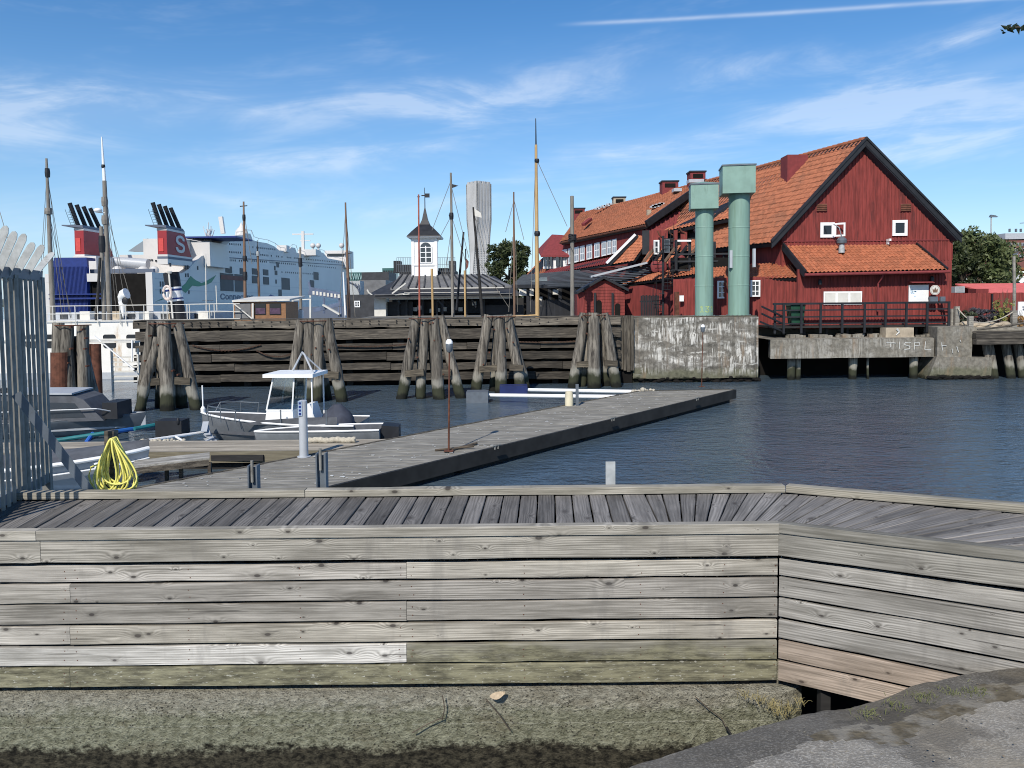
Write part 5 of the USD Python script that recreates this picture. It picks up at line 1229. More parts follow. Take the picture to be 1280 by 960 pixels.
# long dormer with its own shallower roof
E2, E1, R1, R2 = W(700, 302, 62), W(806, 280, 51.5), W(882, 229, 53.5), W(726, 267, 69)
roof(house, E2, E1, R1 + [0, 0, .1], R2 + [0, 0, .1], m_tile, th=.28, cw=.3, rh=.38)
m = MB(); m.beam(E1 + [.1, -.1, 0], R1 + [.1, -.1, .1], .2, .42); m.build(house, 'verge_board', m_black)
m = MB(); m.path([E2 + [0, -.12, -.12], E1 + [0, -.12, -.12]], .08, 7); m.build(house, 'gutter', m_rust, smooth=40)
w0, w1 = W(704, 304, 62.6), W(804, 284, 52.2); v0, v1 = W(704, 332, 62.4), W(804, 309, 52.1)
m = MB(); m.slab([v0, v1, w1, w0], (.2, .4, 0)); m.build(house, 'dormer_wall', m_red2)
wins = [(702, 710), (711.5, 719), (720, 727), (728.5, 735), (737.5, 745), (747.5, 754.5), (757, 763), (764, 769), (770, 775)]
for i, (xa, xb) in enumerate(wins):
    u0, u1 = (xa - 704) / 100, (xb - 704) / 100
    top_ = lambda u: w0 + (w1 - w0) * u; botm = lambda u: v0 + (v1 - v0) * u
    f_ = lambda u, k: top_(u) + (botm(u) - top_(u)) * k + np.array([-.04, -.08, 0])
    m = MB(); m.slab([f_(u0, .99), f_(u1, .99), f_(u1, .30), f_(u0, .30)], (0, .05, 0)); wn = m.build(house, 'window', m_white)
    for h0, h1 in ((.38, .62), (.67, .92)):
        for s0, s1 in ((.14, .47), (.55, .88)):
            m = MB(); ua, ub = u0 + (u1 - u0) * s0, u0 + (u1 - u0) * s1; m.slab([f_(ua, h1), f_(ub, h1), f_(ub, h0), f_(ua, h0)], (-.006, -.012, 0)); m.build(wn, 'pane', m_skyp)
# roof strip below the dormer windows, diagonal edge board and the tiled cheek to its right
roof(house, W(672, 345, 60.5), W(766, 329, 52.3), W(770, 320, 53.2), W(688, 337, 62.6), m_brick, th=.1, cw=.3, rh=.3)
roof(house, W(762, 331, 52.5), W(792, 326, 50.4), W(812, 297, 51.5), W(793, 293, 53), m_tile2, th=.1, cw=.3, rh=.3)
m = MB(); m.beam(W(758, 329, 52), W(794, 293, 52.2), .14, .16); m.build(house, 'edge_board', m_white)
m = MB(); m.beam(W(762, 330, 52.1), W(797, 294, 52.3), .12, .2); m.build(house, 'edge_board', m_black)
m = MB(); m.slab([W(806, 286, 52), W(868, 252, 53.6), W(868, 300, 50), W(812, 300, 51.2)], (.1, .3, 0)); m.build(house, 'dormer_cheek', m_red2)
m = MB()
for k in range(11):
    u = k / 10; a_ = W(808 + 58 * u, 287 - 32 * u, 51.8 + 1.4 * u); b_ = W(812 + 58 * u, 302 - 18 * u, 51 + .4 * u); m.beam(a_, b_, .10, .08, up=(0, 1, 0))
m.build(house, 'cheek_battens', m_brick, kind='stuff')
# second dormer behind the green columns
roof(house, W(826, 290, 49.6), W(916, 272, 45), W(946, 235, 46.5), W(884, 262, 50.5), m_tile2, th=.16, cw=.26, rh=.34)
m = MB(); m.beam(W(869, 291, 46.5), W(915, 257, 46.8), .18, .36); m.build(house, 'verge_board', m_black)
m = MB(); m.slab([W(812, 335, 50.2), W(925, 330, 45.8), W(925, 280, 45.8), W(828, 293, 50)], (.15, .3, 0)); m.build(house, 'dormer_wall', m_tarred)
for (xa, xb, mt) in ((803, 812, m_black), (812, 826, m_red), (826, 834, m_red), (851, 858, m_red), (842, 846, m_red)):
    u = (xa - 812) / 113; Yd = 49.8 - 4.4 * u; m = MB(); a_, b_ = W(xa, 318, Yd), W(xb, 287 + 1 * (1 - u), Yd); m.slab([(a_[0], Yd, a_[2]), (b_[0], Yd - .2, a_[2]), (b_[0], Yd - .2, b_[2]), (a_[0], Yd, b_[2])], (0, .1, 0)); m.build(house, 'wall_board', mt)
wpx(house, 817, 300, 824, 318, 49.2, 1, 2, fr_=.1); wpx(house, 830, 299, 837, 316, 48.6, 1, 2, fr_=.06, fm=m_steel)
for px in (822, 835, 849, 865):
    Yd = 50 - 4.4 * (px - 812) / 113; q = W(px, 288 - (px - 826) * .2, Yd - .4); m = MB(); m.path([q, q + [.12, -.02, -.28], q + [.4, 0, -.45], q + [.45, 0, -.9]], .045, 6); m.build(house, 'downpipe', m_rust, smooth=40)
for k in range(5):
    a_, b_ = W(800 + k * 13, 333, 49.5 - k * .7), W(820 + k * 13, 307, 49.7 - k * .7); m = MB(); m.beam(a_, b_, .10, .14); m.build(house, 'raking_board', [m_mastb, m_black][k % 2])
    if k < 3: roof(house, W(800 + k * 14, 331, 49.8 - k * .7), W(809 + k * 14, 329, 49.4 - k * .7), W(824 + k * 14, 306, 49.7 - k * .7), W(815 + k * 14, 308, 50 - k * .7), m_tile2, th=.05, cw=.3, rh=.3)
bal = [(845, 300, 338), (862, 300, 340), (878, 302, 340), (893, 302, 340), (905, 302, 338)]
for px, ya, yb in bal:
    m = MB(); Yd = 45; m.beam(W(px, ya, Yd), W(px, yb, Yd), .14, .14, up=(0, 1, 0)); m.build(house, 'balcony_post', m_black)
for y in (318, 327, 338):
    m = MB(); m.beam(W(838, y, 45.2), W(925, y - 1, 43.8), .1, .1); m.build(house, 'balcony_rail', m_black)
m = MB(); m.beam(W(846, 301, 45), W(864, 301, 44.8), .12, .1); m.build(house, 'balcony_light_bar', m_white)
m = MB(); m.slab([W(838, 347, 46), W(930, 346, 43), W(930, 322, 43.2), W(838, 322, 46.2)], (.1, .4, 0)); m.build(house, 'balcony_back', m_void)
for px, py in ((819, 333), (828, 334), (841, 330), (852, 327)):
    m = MB(); q = W(px, py, 46.4); m.ball(q, (.28, .1, .4), 1); m.build(house, 'hanging_basket', m_brick)
# low turret roof at the far left end
tq = [W(676, 319, 63), W(720, 319, 61), W(722, 295, 64), W(690, 293, 66)]
m = MB(); m.slab([tq[0], tq[1], tq[2], tq[3]], (0, 0, -.15)); m.slab([tq[0], tq[3], W(672, 312, 67)], (0, 0, -.1)); m.build(house, 'metal_roof', m_brick)
m = MB(); a_, b_ = W(679, 336, 63.2), W(719, 319, 61.4); m.slab([a_, (b_[0], 61.4, a_[2]), b_, (a_[0], 63.2, b_[2])], (.1, .3, 0)); m.build(house, 'bay_wall', m_white)
for k, (xa, xb) in enumerate(((679.5, 681.5), (683.5, 685.5), (687.5, 690), (695, 699), (700.5, 702.5))):
    m = MB(); q0, q1 = W(xa, 333, 62.6 - .035 * (xa - 679)), W(xb, 321, 62.6 - .035 * (xa - 679)); m.box((q0[0], q0[1] - .02, q0[2]), (q1[0], q1[1] + .3, q1[2])); m.build(house, 'bay_window', m_pane)
roof(house, W(652, 350, 66), W(690, 342, 62.5), W(683, 318, 66), W(676, 325, 68), m_tile, th=.1, cw=.3, rh=.35)
m = MB(); m.slab([W(684, 340, 62.9), W(790, 329, 53.6), W(790, 350, 53.6), W(684, 362, 62.9)], (.1, .3, 0)); m.build(house, 'lower_wall', m_red2)
# chimneys
def chimney(px0, px1, pt, pb, Y, mat, cap=True):
    a, b = W(px0, pb, Y), W(px1, pt, Y); x0, x1, zt_ = a[0], b[0], b[2]; d = min(x1 - x0, 1.1)
    m = MB(); m.box((x0, Y, a[2] - .4), (x1, Y + d, zt_)); c_ = m.build(house, 'chimney', mat)
    if cap:
        m = MB(); m.box((x0 - .06, Y - .06, zt_ + .001), (x1 + .06, Y + d + .06, zt_ + .10)); m.build(c_, 'cap', m_black)
        m = MB(); m.box((x0 + .18, Y - .02, zt_ - .42), (x0 + (x1 - x0) * .82, Y + .02, zt_ - .12)); m.build(c_, 'flue_opening', m_void)
chimney(984, 1010, 193, 236, 43.95, m_brick, False); chimney(863, 882, 215, 250, 54, m_brick); chimney(828, 848, 227, 258, 57, m_brick)
chimney(767, 782, 247, 262, 64, m_sand); chimney(716, 731, 261, 290, 70, m_brick)
for px, py, Y, w_ in ((869, 227, 52.5, 1.0), (846, 238, 55, .55)):
    q = W(px, py, Y); m = MB(); m.cbox(q, (w_, .8, .22)); m.build(house, 'roof_vent', m_greyl)
q = W(811, 267, 53.5); m = MB(); m.cbox(q, (.28, .3, .5)); m.build(house, 'clay_vent', m_sand)
for a_, b_ in (((745, 263, 64), (763, 257, 63.5)), ((815, 261, 54), (828, 257, 53.8))):
    m = MB()
    for k in range(7): u = k / 6; q = W(a_[0] + (b_[0] - a_[0]) * u, a_[1] + (b_[1] - a_[1]) * u, a_[2]); m.cbox(q + [0, 0, .12], (.28, .25, .12 + .1 * (k % 2)))
    m.build(house, 'roof_walkway', m_greyl)
m = MB(); m.beam(W(729, 281, 60.5), W(738, 274, 61.5), .3, .2); m.build(house, 'skylight', m_brick)

# pergola and shed before the house
perg = thing('dark_pergola', 'dark slatted terrace roof on black posts below the far end of the red house', 'pergola', (4, 56, 2.5))
for k in range(13):
    u = k / 12; a_ = W(640 + 14 * u, 357 - 13 * u, 53 + 5 * u); b_ = W(778 + 62 * u, 358 - 30 * u, 47.5 + 5 * u)
    m = MB(); m.beam(a_, b_, .26, .05); m.build(perg, 'roof_slat', m_slat)
m = MB(); m.beam(W(738, 346, 48), W(808, 328.5, 48.2), .5, .12); m.build(perg, 'white_awning_edge', m_greyl)
for px in (660, 672, 687, 700, 718, 728): 
    m = MB(); m.beam(W(px, 395, 52.5), W(px, 358, 52.5), .22, .22, up=(0, 1, 0)); m.build(perg, 'post', m_black)
m = MB(); m.beam(W(640, 358, 52.4), W(735, 358, 49.5), .12, .22); m.build(perg, 'eave_beam', m_black)
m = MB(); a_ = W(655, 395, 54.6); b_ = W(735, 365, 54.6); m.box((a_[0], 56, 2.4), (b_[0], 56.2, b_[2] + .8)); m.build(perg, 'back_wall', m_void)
for (xa, xb, ya, yb) in ((649, 667, 361, 370), (672, 678, 371, 383), (698, 702, 367, 383), (691, 700, 362, 368)):
    m = MB(); a_, b_ = W(xa, yb, 55.5), W(xb, ya, 55.5); m.box((a_[0], 55.45, a_[2]), (b_[0], 55.55, b_[2])); m.build(perg, 'white_panel', m_offw)
m = MB()
for k in range(56): x = 1.05 + k * .082; h_ = 3.98 + .05 * math.sin(k * 2.2); m.box((x, 52.0 + .01 * (k % 2), 2.4), (x + .074, 52.04 + .01 * (k % 2), h_))
m.build(perg, 'fence_boards', m_black, kind='stuff')
shed = thing('red_shed', 'small red shed with level boards and a black gable roof beside the pergola', 'shed', (6.5, 46, 2.5))
SYd = 46.5; s0, s1 = float(W(731, 390, SYd)[0]), float(W(781, 390, SYd)[0]); ap = W(755, 345, SYd - .3); e0, e1 = W(722, 364, SYd - .3), W(786, 361, SYd - .3)
nb = 14
for k in range(nb):
    z0 = 2.45 + k * .19
    if z0 > e0[2] - .1:
        f_ = (z0 + .1 - e0[2]) / (ap[2] - e0[2]); xa, xb = s0 + (ap[0] - s0) * f_ * .9, s1 + (ap[0] - s1) * f_ * .9
    else: xa, xb = s0, s1
    if xb - xa > .3:
        m = MB(); m.slab([(xa, SYd - .02, z0), (xb, SYd - .02, z0), (xb, SYd, z0 + .185), (xa, SYd, z0 + .185)], (0, .05, 0)); m.build(shed, 'wall_board', m_red, tone=None)
for e_ in (e0, e1):
    m = MB(); m.slab([e_, ap, ap + [0, 3, 0], e_ + [0, 3, 0]], (0, 0, -.16)); m.build(shed, 'roof_slope', m_black)
m = MB(); m.box((s0 - .45, SYd + .03, 2.4), (s0 - .01, SYd + 2.4, e0[2] - .05)); m.box((s0, SYd + .06, 2.4), (s1, SYd + 2.5, e0[2] - .1)); m.build(shed, 'body', m_red2)
for px, w_, top_ in ((748.5, .36, 375), (772, .32, 379)):
    q = W(px, 390, SYd); zt_ = float(W(px, top_, SYd)[2]); m = MB(); an = np.linspace(0, math.pi, 9)
    m.prism([(-w_ / 2, 2.45)] + [(w_ / 2, 2.45)] + [(w_ / 2 * math.cos(t_), zt_ - w_ / 2 + w_ / 2 * math.sin(t_)) for t_ in an], (q[0], SYd - .03, 0), (1, 0, 0), (0, 0, 1), (0, .02, 0)); m.build(shed, 'arched_hatch', m_void)
for px in (744, 766): 
    q = W(px, 390, SYd - .2); m = MB(); m.beam((q[0], SYd - .12, 2.4), (q[0], SYd - .12, float(W(px, 366, SYd)[2])), .13, .08, up=(0, 1, 0)); m.build(shed, 'door_post', m_black)
m = MB()
for k in range(11): x = float(W(801 + k * 2.1, 390, 46)[0]); m.box((x, 46.0, 2.4), (x + .08, 46.05, 4.18 + .04 * (k % 2)))
for z in (2.9, 3.8): m.box((float(W(800, 390, 46)[0]), 46.051, z), (float(W(824, 390, 46)[0]), 46.1, z + .08))
m.top('dark_gate', m_black, 'dark slatted gate between the red shed and the spiral stair', 'gate')

# ------------------------------------------------------------------ green ventilation columns
def column(lab, px0, px1, bx0, bx1, bt, bb, Y, sign):
    a, b = W(px0, 394, Y), W(px1, 394, Y); c_ = np.array([(a[0] + b[0]) / 2, Y + .5, 0]); r = (b[0] - a[0]) / 2
    zb_, zt_ = float(W(px0, bb, Y)[2]), float(W(px0, bt, Y)[2]); co = thing('vent_column', lab, 'column', (c_[0], c_[1], 3.0))
    m = MB(); m.lathe([(r, 2.9), (r, zb_ + .05)], c_, 40); m.build(co, 'shaft', m_green, smooth=40)
    for z_ in (4.6, 6.0, 7.4):
        if z_ < zb_ - .3: m = MB(); m.lathe([(r + .001, z_ - .03), (r + .011, z_ - .01), (r + .011, z_ + .01), (r + .001, z_ + .03)], c_, 40); m.build(co, 'weld_seam', m_green, smooth=40)
    m = MB(); m.lathe([(r + .10, 2.95), (r + .10, 3.14), (r + .005, 3.15)], c_, 40); m.build(co, 'base_flange', m_greend)
    m = MB()
    for t_ in np.linspace(0, 2 * math.pi, 17)[:-1]: m.ball(c_ + [(r + .06) * math.cos(t_), (r + .06) * math.sin(t_), 3.16], .028, 1)
    m.build(co, 'bolts', m_steel, kind='stuff')
    x0, x1 = float(W(bx0, bt, Y - .2)[0]), float(W(bx1, bt, Y - .2)[0]); h = (x1 - x0) / 2; R_ = -.155
    cb = np.array([(x0 + x1) / 2, c_[1], 0]); ca_, sa_ = math.cos(R_), math.sin(R_); e1_, e2_ = np.array([ca_, sa_, 0]), np.array([-sa_, ca_, 0]); h /= 1.09
    cor = [cb + e1_ * i * h + e2_ * j * h for i, j in ((-1, -1), (1, -1), (1, 1), (-1, 1))]
    m = MB(); m.slab([q + [0, 0, zb_] for q in cor], (0, 0, zt_ - zb_)); bx_ = m.build(co, 'head_box', m_greend)
    cor2 = [cb + (q - cb) * 1.05 for q in cor]; m = MB(); m.slab([q + [0, 0, zt_ + .002] for q in cor2], (0, 0, .06)); m.build(bx_, 'lid_edge', m_steel)
    m = MB(); V = [q + [0, 0, zt_ + .064] for q in cor2] + [cb + [0, 0, zt_ + .22]]; m.add(V, [[0, 1, 4], [1, 2, 4], [2, 3, 4], [3, 0, 4]]); m.build(bx_, 'lid', m_greend)
    if sign:
        for px, yy0, yy1 in ((913, 313, 335), (942, 311, 334)):
            q0, q1 = W(px - 1.6, yy1, Y + .25), W(px + 1.6, yy0, Y + .25); m = MB(); m.box((q0[0], Y + .1, q0[2]), (q1[0], Y + .3, q1[2])); m.build(co, 'light_fitting', m_greyl)
    return c_, r
c1, r1_ = column('shorter pale green ventilation column with a box head, the left one of the pair', 872, 894.5, 865.5, 902.5, 231, 261, 35.6 + 1.2, False)
c2, r2_ = column('taller pale green ventilation column with a box head, the right one of the pair', 914, 940, 905, 948.5, 208, 242, 36.0 + 1.2, True)
tm_ = meshkit.text_mesh('131', .30, .004); V = np.array(tm_.vertices); V[:, 0] -= V[:, 0].mean() - .05
an = V[:, 0] / r1_; m = MB(); rr = r1_ + .004 + V[:, 2]
m.add(np.stack([c1[0] + rr * np.sin(an), c1[1] - rr * np.cos(an), V[:, 1] + 3.32], 1), np.array(tm_.faces)); m.build(N('/World/vent_column', (c1[0], c1[1], 3.0)), 'painted_number', M('number_yellow', (.38, .46, .16), .3, 12, .8))

# wheelie bin on the terrace
q = W(994, 398, 38.35); wbn = thing('wheeled_bin', 'dark green wheeled rubbish bin on the terrace behind the black railing', 'bin', (q[0], 38.35, 2.58))
b0 = np.array([q[0], 38.3, 2.6]); m = MB(); m.hexa([b0 + v for v in ((-.28, -.26, .06), (.28, -.26, .06), (.28, .26, .06), (-.28, .26, .06), (-.36, -.34, .98), (.36, -.34, .98), (.36, .34, .98), (-.36, .34, .98))]); m.build(wbn, 'body', m_bin)
m = MB(); m.hexa([b0 + v for v in ((-.38, -.37, .985), (.38, -.37, .985), (.38, .4, .985), (-.38, .4, .985), (-.34, -.32, 1.06), (.34, -.32, 1.06), (.34, .38, 1.08), (-.34, .38, 1.08))]); m.build(wbn, 'lid', m_bin)
for sx in (-.24, .24):
    m = MB(); m.path([b0 + [sx - .03, -.2, .09], b0 + [sx + .03, -.2, .09]], .09, 12); m.build(wbn, 'wheel', m_black)

# ------------------------------------------------------------------ ferry far across the harbour
ferry = thing('car_ferry', 'huge white car ferry with two red funnels lying across the harbour', 'ferry', (-84, 240, 0))
FX = -70.0
def FP(px, py):
    d = ray(px, py); return EP + d * (FX / d[0])
prof = [(191, 341), (228, 341.5), (236, 336), (244, 327), (252, 320), (262, 317), (268, 314.5), (276, 304), (284, 298), (294, 294.5), (303, 294), (306, 291.5), (313, 292), (316, 300), (322, 302), (334, 304), (343, 308), (349, 313), (360, 314), (364, 309), (369, 310), (371, 316), (384, 318.5), (396, 314), (404, 316), (410, 323), (430, 326.5)]
P3 = [FP(*p) for p in prof]
out = [(p[1], p[2]) for p in P3]
y_st, y_bow = out[0][0], out[-1][0]
m = MB(); m.prism([(y_st, -.5), (y_bow + 6, -.5)] + [(y_bow + 8, out[-1][1])] + out[::-1], (FX, 0, 0), (0, 1, 0), (0, 0, 1), (-1.2, 0, 0)); m.build(ferry, 'hull_side', m_ferry)
m = MB(); m.prism([(y_st + 2, -.5), (y_bow + 5, -.5), (y_bow + 5, 15), (196, 15), (186, 9.0), (y_st + 2, 9.0)], (FX - 1.25, 0, 0), (0, 1, 0), (0, 0, 1), (-26, 0, 0)); m.build(ferry, 'hull', m_ferry)
m = MB(); m.prism([(200, 15), (y_bow - 4, 15), (y_bow - 12, 19.0), (212, 19.0)], (FX - 1.3, 0, 0), (0, 1, 0), (0, 0, 1), (-25, 0, 0)); m.build(ferry, 'upper_decks', m_ferry)
for a_, b_ in (((268, 318), (430, 328)), ):
    m = MB(); m.beam(FP(258, 319) + [.05, 0, -.25], FP(430, 331.5) + [.05, 0, 0], .14, .22); m.build(ferry, 'deck_line', m_lettergrey)
SYf = y_st
def sx(px): return float(W(px, 360, SYf)[0])
def sz(py): return float(W(110, py, SYf)[2])
m = MB(); m.box((FX - 1.3, SYf - .3, -.5), (FX - .02, SYf + 1, sz(341))); m.build(ferry, 'stern_pillar', m_ferry)
dr = MB(); dr.box((sx(64), SYf + .6, -.5), (sx(108), SYf + 1.2, sz(325))); door = dr.build(ferry, 'stern_door', m_navy)
m = MB()
for k in range(26): x = sx(66) + (sx(107) - sx(66)) * k / 25; m.box((x - .07, SYf + .35, 0), (x + .07, SYf + .599, sz(333)))
m.build(door, 'ribs', m_navy, kind='stuff')
m = MB(); m.box((sx(62), SYf - .4, sz(374)), (sx(130), SYf + .3, sz(372))); m.box((sx(62), SYf - .4, sz(368.5)), (sx(130), SYf + .3, sz(367))); m.build(ferry, 'ramp_rail', m_navy)
m = MB(); m.box((sx(108), SYf + 1.5, -.5), (sx(184), SYf + 2.0, sz(342))); m.build(ferry, 'stern_recess', m_void)
m = MB(); m.box((sx(66), SYf + .7, sz(325) + .01), (sx(107), SYf + 4, sz(321.5))); m.build(ferry, 'door_lintel', m_navy)
m = MB(); m.box((sx(108.4), SYf + .2, sz(352)), (sx(131), SYf + 1.4, sz(342))); m.build(ferry, 'stern_panel', m_ferry)
m = MB(); m.box((sx(56), SYf + .2, sz(352)), (sx(61.5), SYf + 1.4, sz(342))); m.build(ferry, 'stern_panel', m_ferry)
m = MB(); m.box((sx(106), SYf + 2.1, sz(341)), (sx(186), SYf + 3, sz(336))); m.build(ferry, 'aft_bulwark', m_lettergrey)
# superstructure blocks at the stern
for (xa, xb, ya, yb, Y, dp_) in ((92, 120, 320, 345, 160, 12), (180, 228, 298, 338, 172, 14), (150, 214, 318, 340, 176, 10), (228, 262, 302, 322, 176, 12), (80, 96, 330, 345, 166, 8)):
    a, b = W(xa, yb, Y), W(xb, ya, Y); m = MB(); m.box((a[0], Y, a[2] - 2), (b[0], Y + dp_, b[2])); m.build(ferry, 'deck_house', m_ferry)
m = MB(); q0, q1 = W(138, 327, 168), W(185, 330, 168); m.tube(q0, q1, 1.1, 1.1, 12); m.build(ferry, 'lifeboat', m_greyl, smooth=40)
for px, py, r in ((147, 339, 1.1), (179, 340, 1.2), (193, 338, .9)):
    m = MB(); m.ball(W(px, py, 158), r, 2); m.build(ferry, 'dome', m_ferry, smooth=True)
pr = [W(160, 314, 185), W(170, 307, 185), W(182, 299, 185), (W(184, 298, 185)), W(184, 314, 185)]
m = MB(); m.slab(pr, (0, 3, 0)); m.build(ferry, 'glazed_screen', m_towerg)
for px, py in ((187, 325), (190, 325), (195, 326), (202, 326)):
    m = MB(); q = W(px, py, 171.9); m.cbox(q, (.35, .2, .35)); m.build(ferry, 'porthole', m_dark)
m = MB(); m.box((W(228, 296, 175)[0], 175, W(228, 297.5, 175)[2]), (W(284, 295, 175)[0] + 2, 186, W(228, 295.5, 175)[2])); m.build(ferry, 'sun_deck_edge', m_navy)
m = MB(); m.slab([W(230, 318, 186), W(262, 316, 186), W(284, 297, 186), W(230, 297, 186)], (0, 4, 0)); m.build(ferry, 'deck_house', m_ferry)
# funnels
def funnel(px0, px1, pxt1, Y, letter):
    X0 = float(W(px0, 318, Y)[0]); wd = 1.9; L0 = 12.0
    z0, z1, z2 = float(W(px0, 318, Y)[2]), float(W(px0, 288, Y)[2]), float(W(px0, 284, Y)[2])
    m = MB(); c = [(X0, Y, z0), (X0 + wd, Y, z0), (X0 + wd, Y + L0, z0), (X0, Y + L0, z0), (X0, Y, z1), (X0 + wd, Y, z1), (X0 + wd, Y + L0 * .72, z1), (X0, Y + L0 * .72, z1)]; m.hexa(c); fu = m.build(ferry, 'funnel', m_ferryred)
    m = MB(); m.hexa([(X0 - .1, Y - .1, z0 - 2.0), (X0 + wd + .1, Y - .1, z0 - 2.0), (X0 + wd + .1, Y + L0 + .1, z0 - 2.0), (X0 - .1, Y + L0 + .1, z0 - 2.0), (X0 - .1, Y - .1, z0 - .002), (X0 + wd + .1, Y - .1, z0 - .002), (X0 + wd + .1, Y + L0 + .1, z0 - .002), (X0 - .1, Y + L0 + .1, z0 - .002)]); m.build(fu, 'base_band', m_ferry)
    m = MB(); m.box((X0 - .12, Y - .12, z0 - .9), (X0 + wd + .12, Y + L0 + .12, z0 - .4)); m.build(fu, 'blue_band', m_lettergrey)
    m = MB(); m.box((X0 - .05, Y - .05, z1 + .002), (X0 + wd + .05, Y + L0 * .73, z1 + .45)); m.build(fu, 'white_band', m_ferry)
    m = MB(); m.hexa([(X0 - 1.9, Y - 1.2, z2 + .2), (X0 + wd + .1, Y - .3, z1 + .46), (X0 + wd + .1, Y + L0 * .72, z1 + .46), (X0 - .2, Y + L0 * .72, z1 + .46), (X0 - 1.9, Y - 1.2, z2 + .4), (X0 + wd, Y - .3, z2 + .4), (X0 + wd, Y + L0 * .66, z2 + .4), (X0 - .2, Y + L0 * .66, z2 + .4)]); m.build(fu, 'crown', m_lettergrey)
    for k in range(4):
        b_ = np.array([X0 + .35 + .42 * (k % 4), Y + 1.0 + 2.0 * k, z2 + .3]); t_ = b_ + [-1.0 - .1 * k, -1.2, 4.7 - .12 * k]; m = MB(); m.tube(b_, t_, .43, .43, 10); m.build(fu, 'exhaust_pipe', m_black, smooth=40)
    m = MB()
    for k in range(6):
        for x_ in (-.9, -.1): m.beam((X0 + x_ + .3, Y, z2 + .3), (X0 + x_ - .5, Y - .6, z2 + 3.6), .07, .07)
        z = z2 + .5 + k * .52; m.beam((X0 - .6 - k * .1, Y - .05 * k, z), (X0 + .6 - k * .1, Y - .05 * k, z), .07, .07)
    m.build(fu, 'ladder', m_black)
    m = MB(); m.box((X0 + .25, Y - .12, z0 + .6), (X0 + wd - .7, Y - .02, z1 - 1.6)); m.build(fu, 'grille', m_grille)
    if letter:
        tm = meshkit.text_mesh('S', 3.4, .06, True); V = np.array(tm.vertices); V[:, 0] *= 1.7
        m = MB(); m.add(np.stack([X0 + wd + .02 + V[:, 2], Y + 3.6 + V[:, 0], V[:, 1] + z0 + .8], 1), np.array(tm.faces)); m.build(fu, 'letter', m_ferry)
funnel(94, 0, 0, 161, False)
funnel(197.5, 0, 0, 158, True)
# windows of the side
def fwin(px, py, w_, h_, name='window', mat=None):
    a, b = FP(px - w_ / 2, py + h_ / 2), FP(px + w_ / 2, py - h_ / 2); m = MB(); m.box((FX - .1, a[1], a[2]), (FX + .06, b[1], b[2])); return m.build(ferry, name, mat or m_fwin)
for k in range(6): fwin(200.5 + k * 3.1, 355, 1.3, 6.5); fwin(200.5 + k * 3.1, 364, 1.3, 6.0)
for px, py in ((232, 334), (235, 334), (232, 344), (235, 344), (207, 343), (247, 335), (213, 331), (236, 365), (216, 368)): fwin(px, py, 1.4, 4.5)
for px, py, w_, h_ in ((285.7, 337, 8, 7.5), (302, 339, 4.5, 7), (318.5, 339.5, 7, 7), (332, 340.5, 6.5, 6.5), (318.5, 349.5, 7, 9), (332.5, 351, 7, 9), (283.5, 353, 16, 21), (299, 354, 11, 21), (357, 355, 10, 14), (395, 345, 6, 9), (390, 355, 5, 9), (343.5, 335, 1.6, 5), (347, 331, 3, 6), (345, 341, 3, 5), (345, 352, 1.6, 5), (350, 366, 4, 8)): fwin(px, py, w_, h_, 'large_window', m_fwin)
m = MB(); a, b = FP(276, 349), FP(306, 346); m.box((FX + .07, a[1], a[2]), (FX + .12, b[1], b[2])); m.build(ferry, 'painted_scene', m_brickfar)
for (x0_, x1_, y0_, y1_, st) in ((268, 312, 324.5, 326.5, 2.6), (315, 430, 317.5, 328.5, 2.2), (316, 420, 326, 335, 2.4), (287, 303, 315, 316, 2.7), (287, 303, 305, 306, 2.7), (316, 345, 309, 312, 2.5), (350, 400, 340, 343, 2.4)):
    m = MB(); x = x0_
    while x < x1_:
        if rng.uniform() < .85:
            q = FP(x, y0_ + (y1_ - y0_) * (x - x0_) / (x1_ - x0_)); m.box((FX - .1, q[1] - .30 * (q[1] / 200) ** 1.2, q[2] - .22), (FX + .05, q[1] + .30 * (q[1] / 200) ** 1.2, q[2] + .24))
        x += st
    m.build(ferry, 'porthole_row', m_fwin, kind='stuff')
g_ = [(194, 377), (208, 371), (222, 363), (232, 354), (238, 345), (244, 350), (252, 354), (260, 350), (270, 344), (264, 353), (258, 356), (248, 358), (240, 357), (232, 366), (226, 362), (212, 372)]
pts = [FP(*p) for p in g_]; m = MB(); m.prism([(p[1], p[2]) for p in pts], (FX + .02, 0, 0), (0, 1, 0), (0, 0, 1), (.05, 0, 0)); m.build(ferry, 'green_ribbon', m_fgreen)
m = MB(); pts = [FP(*p) for p in ((345, 371), (338, 368), (334, 372), (335, 390), (347, 390))]; m.prism([(p[1], p[2]) for p in pts], (FX + .02, 0, 0), (0, 1, 0), (0, 0, 1), (.05, 0, 0)); m.build(ferry, 'blue_arch', m_navy)
a, b = FP(275, 374), FP(320, 374); tm = meshkit.text_mesh('Connecting', 1.0, .04, True); V = np.array(tm.vertices); s_ = (FP(316, 374)[1] - a[1]) / (V[:, 0].max() - V[:, 0].min()); hgt = FP(275, 367)[2] - a[2]
m = MB(); m.add(np.stack([FX + .02 + V[:, 2], a[1] + V[:, 0] * s_, a[2] + V[:, 1] * hgt], 1), np.array(tm.faces)); m.build(ferry, 'lettering', m_lettergrey)
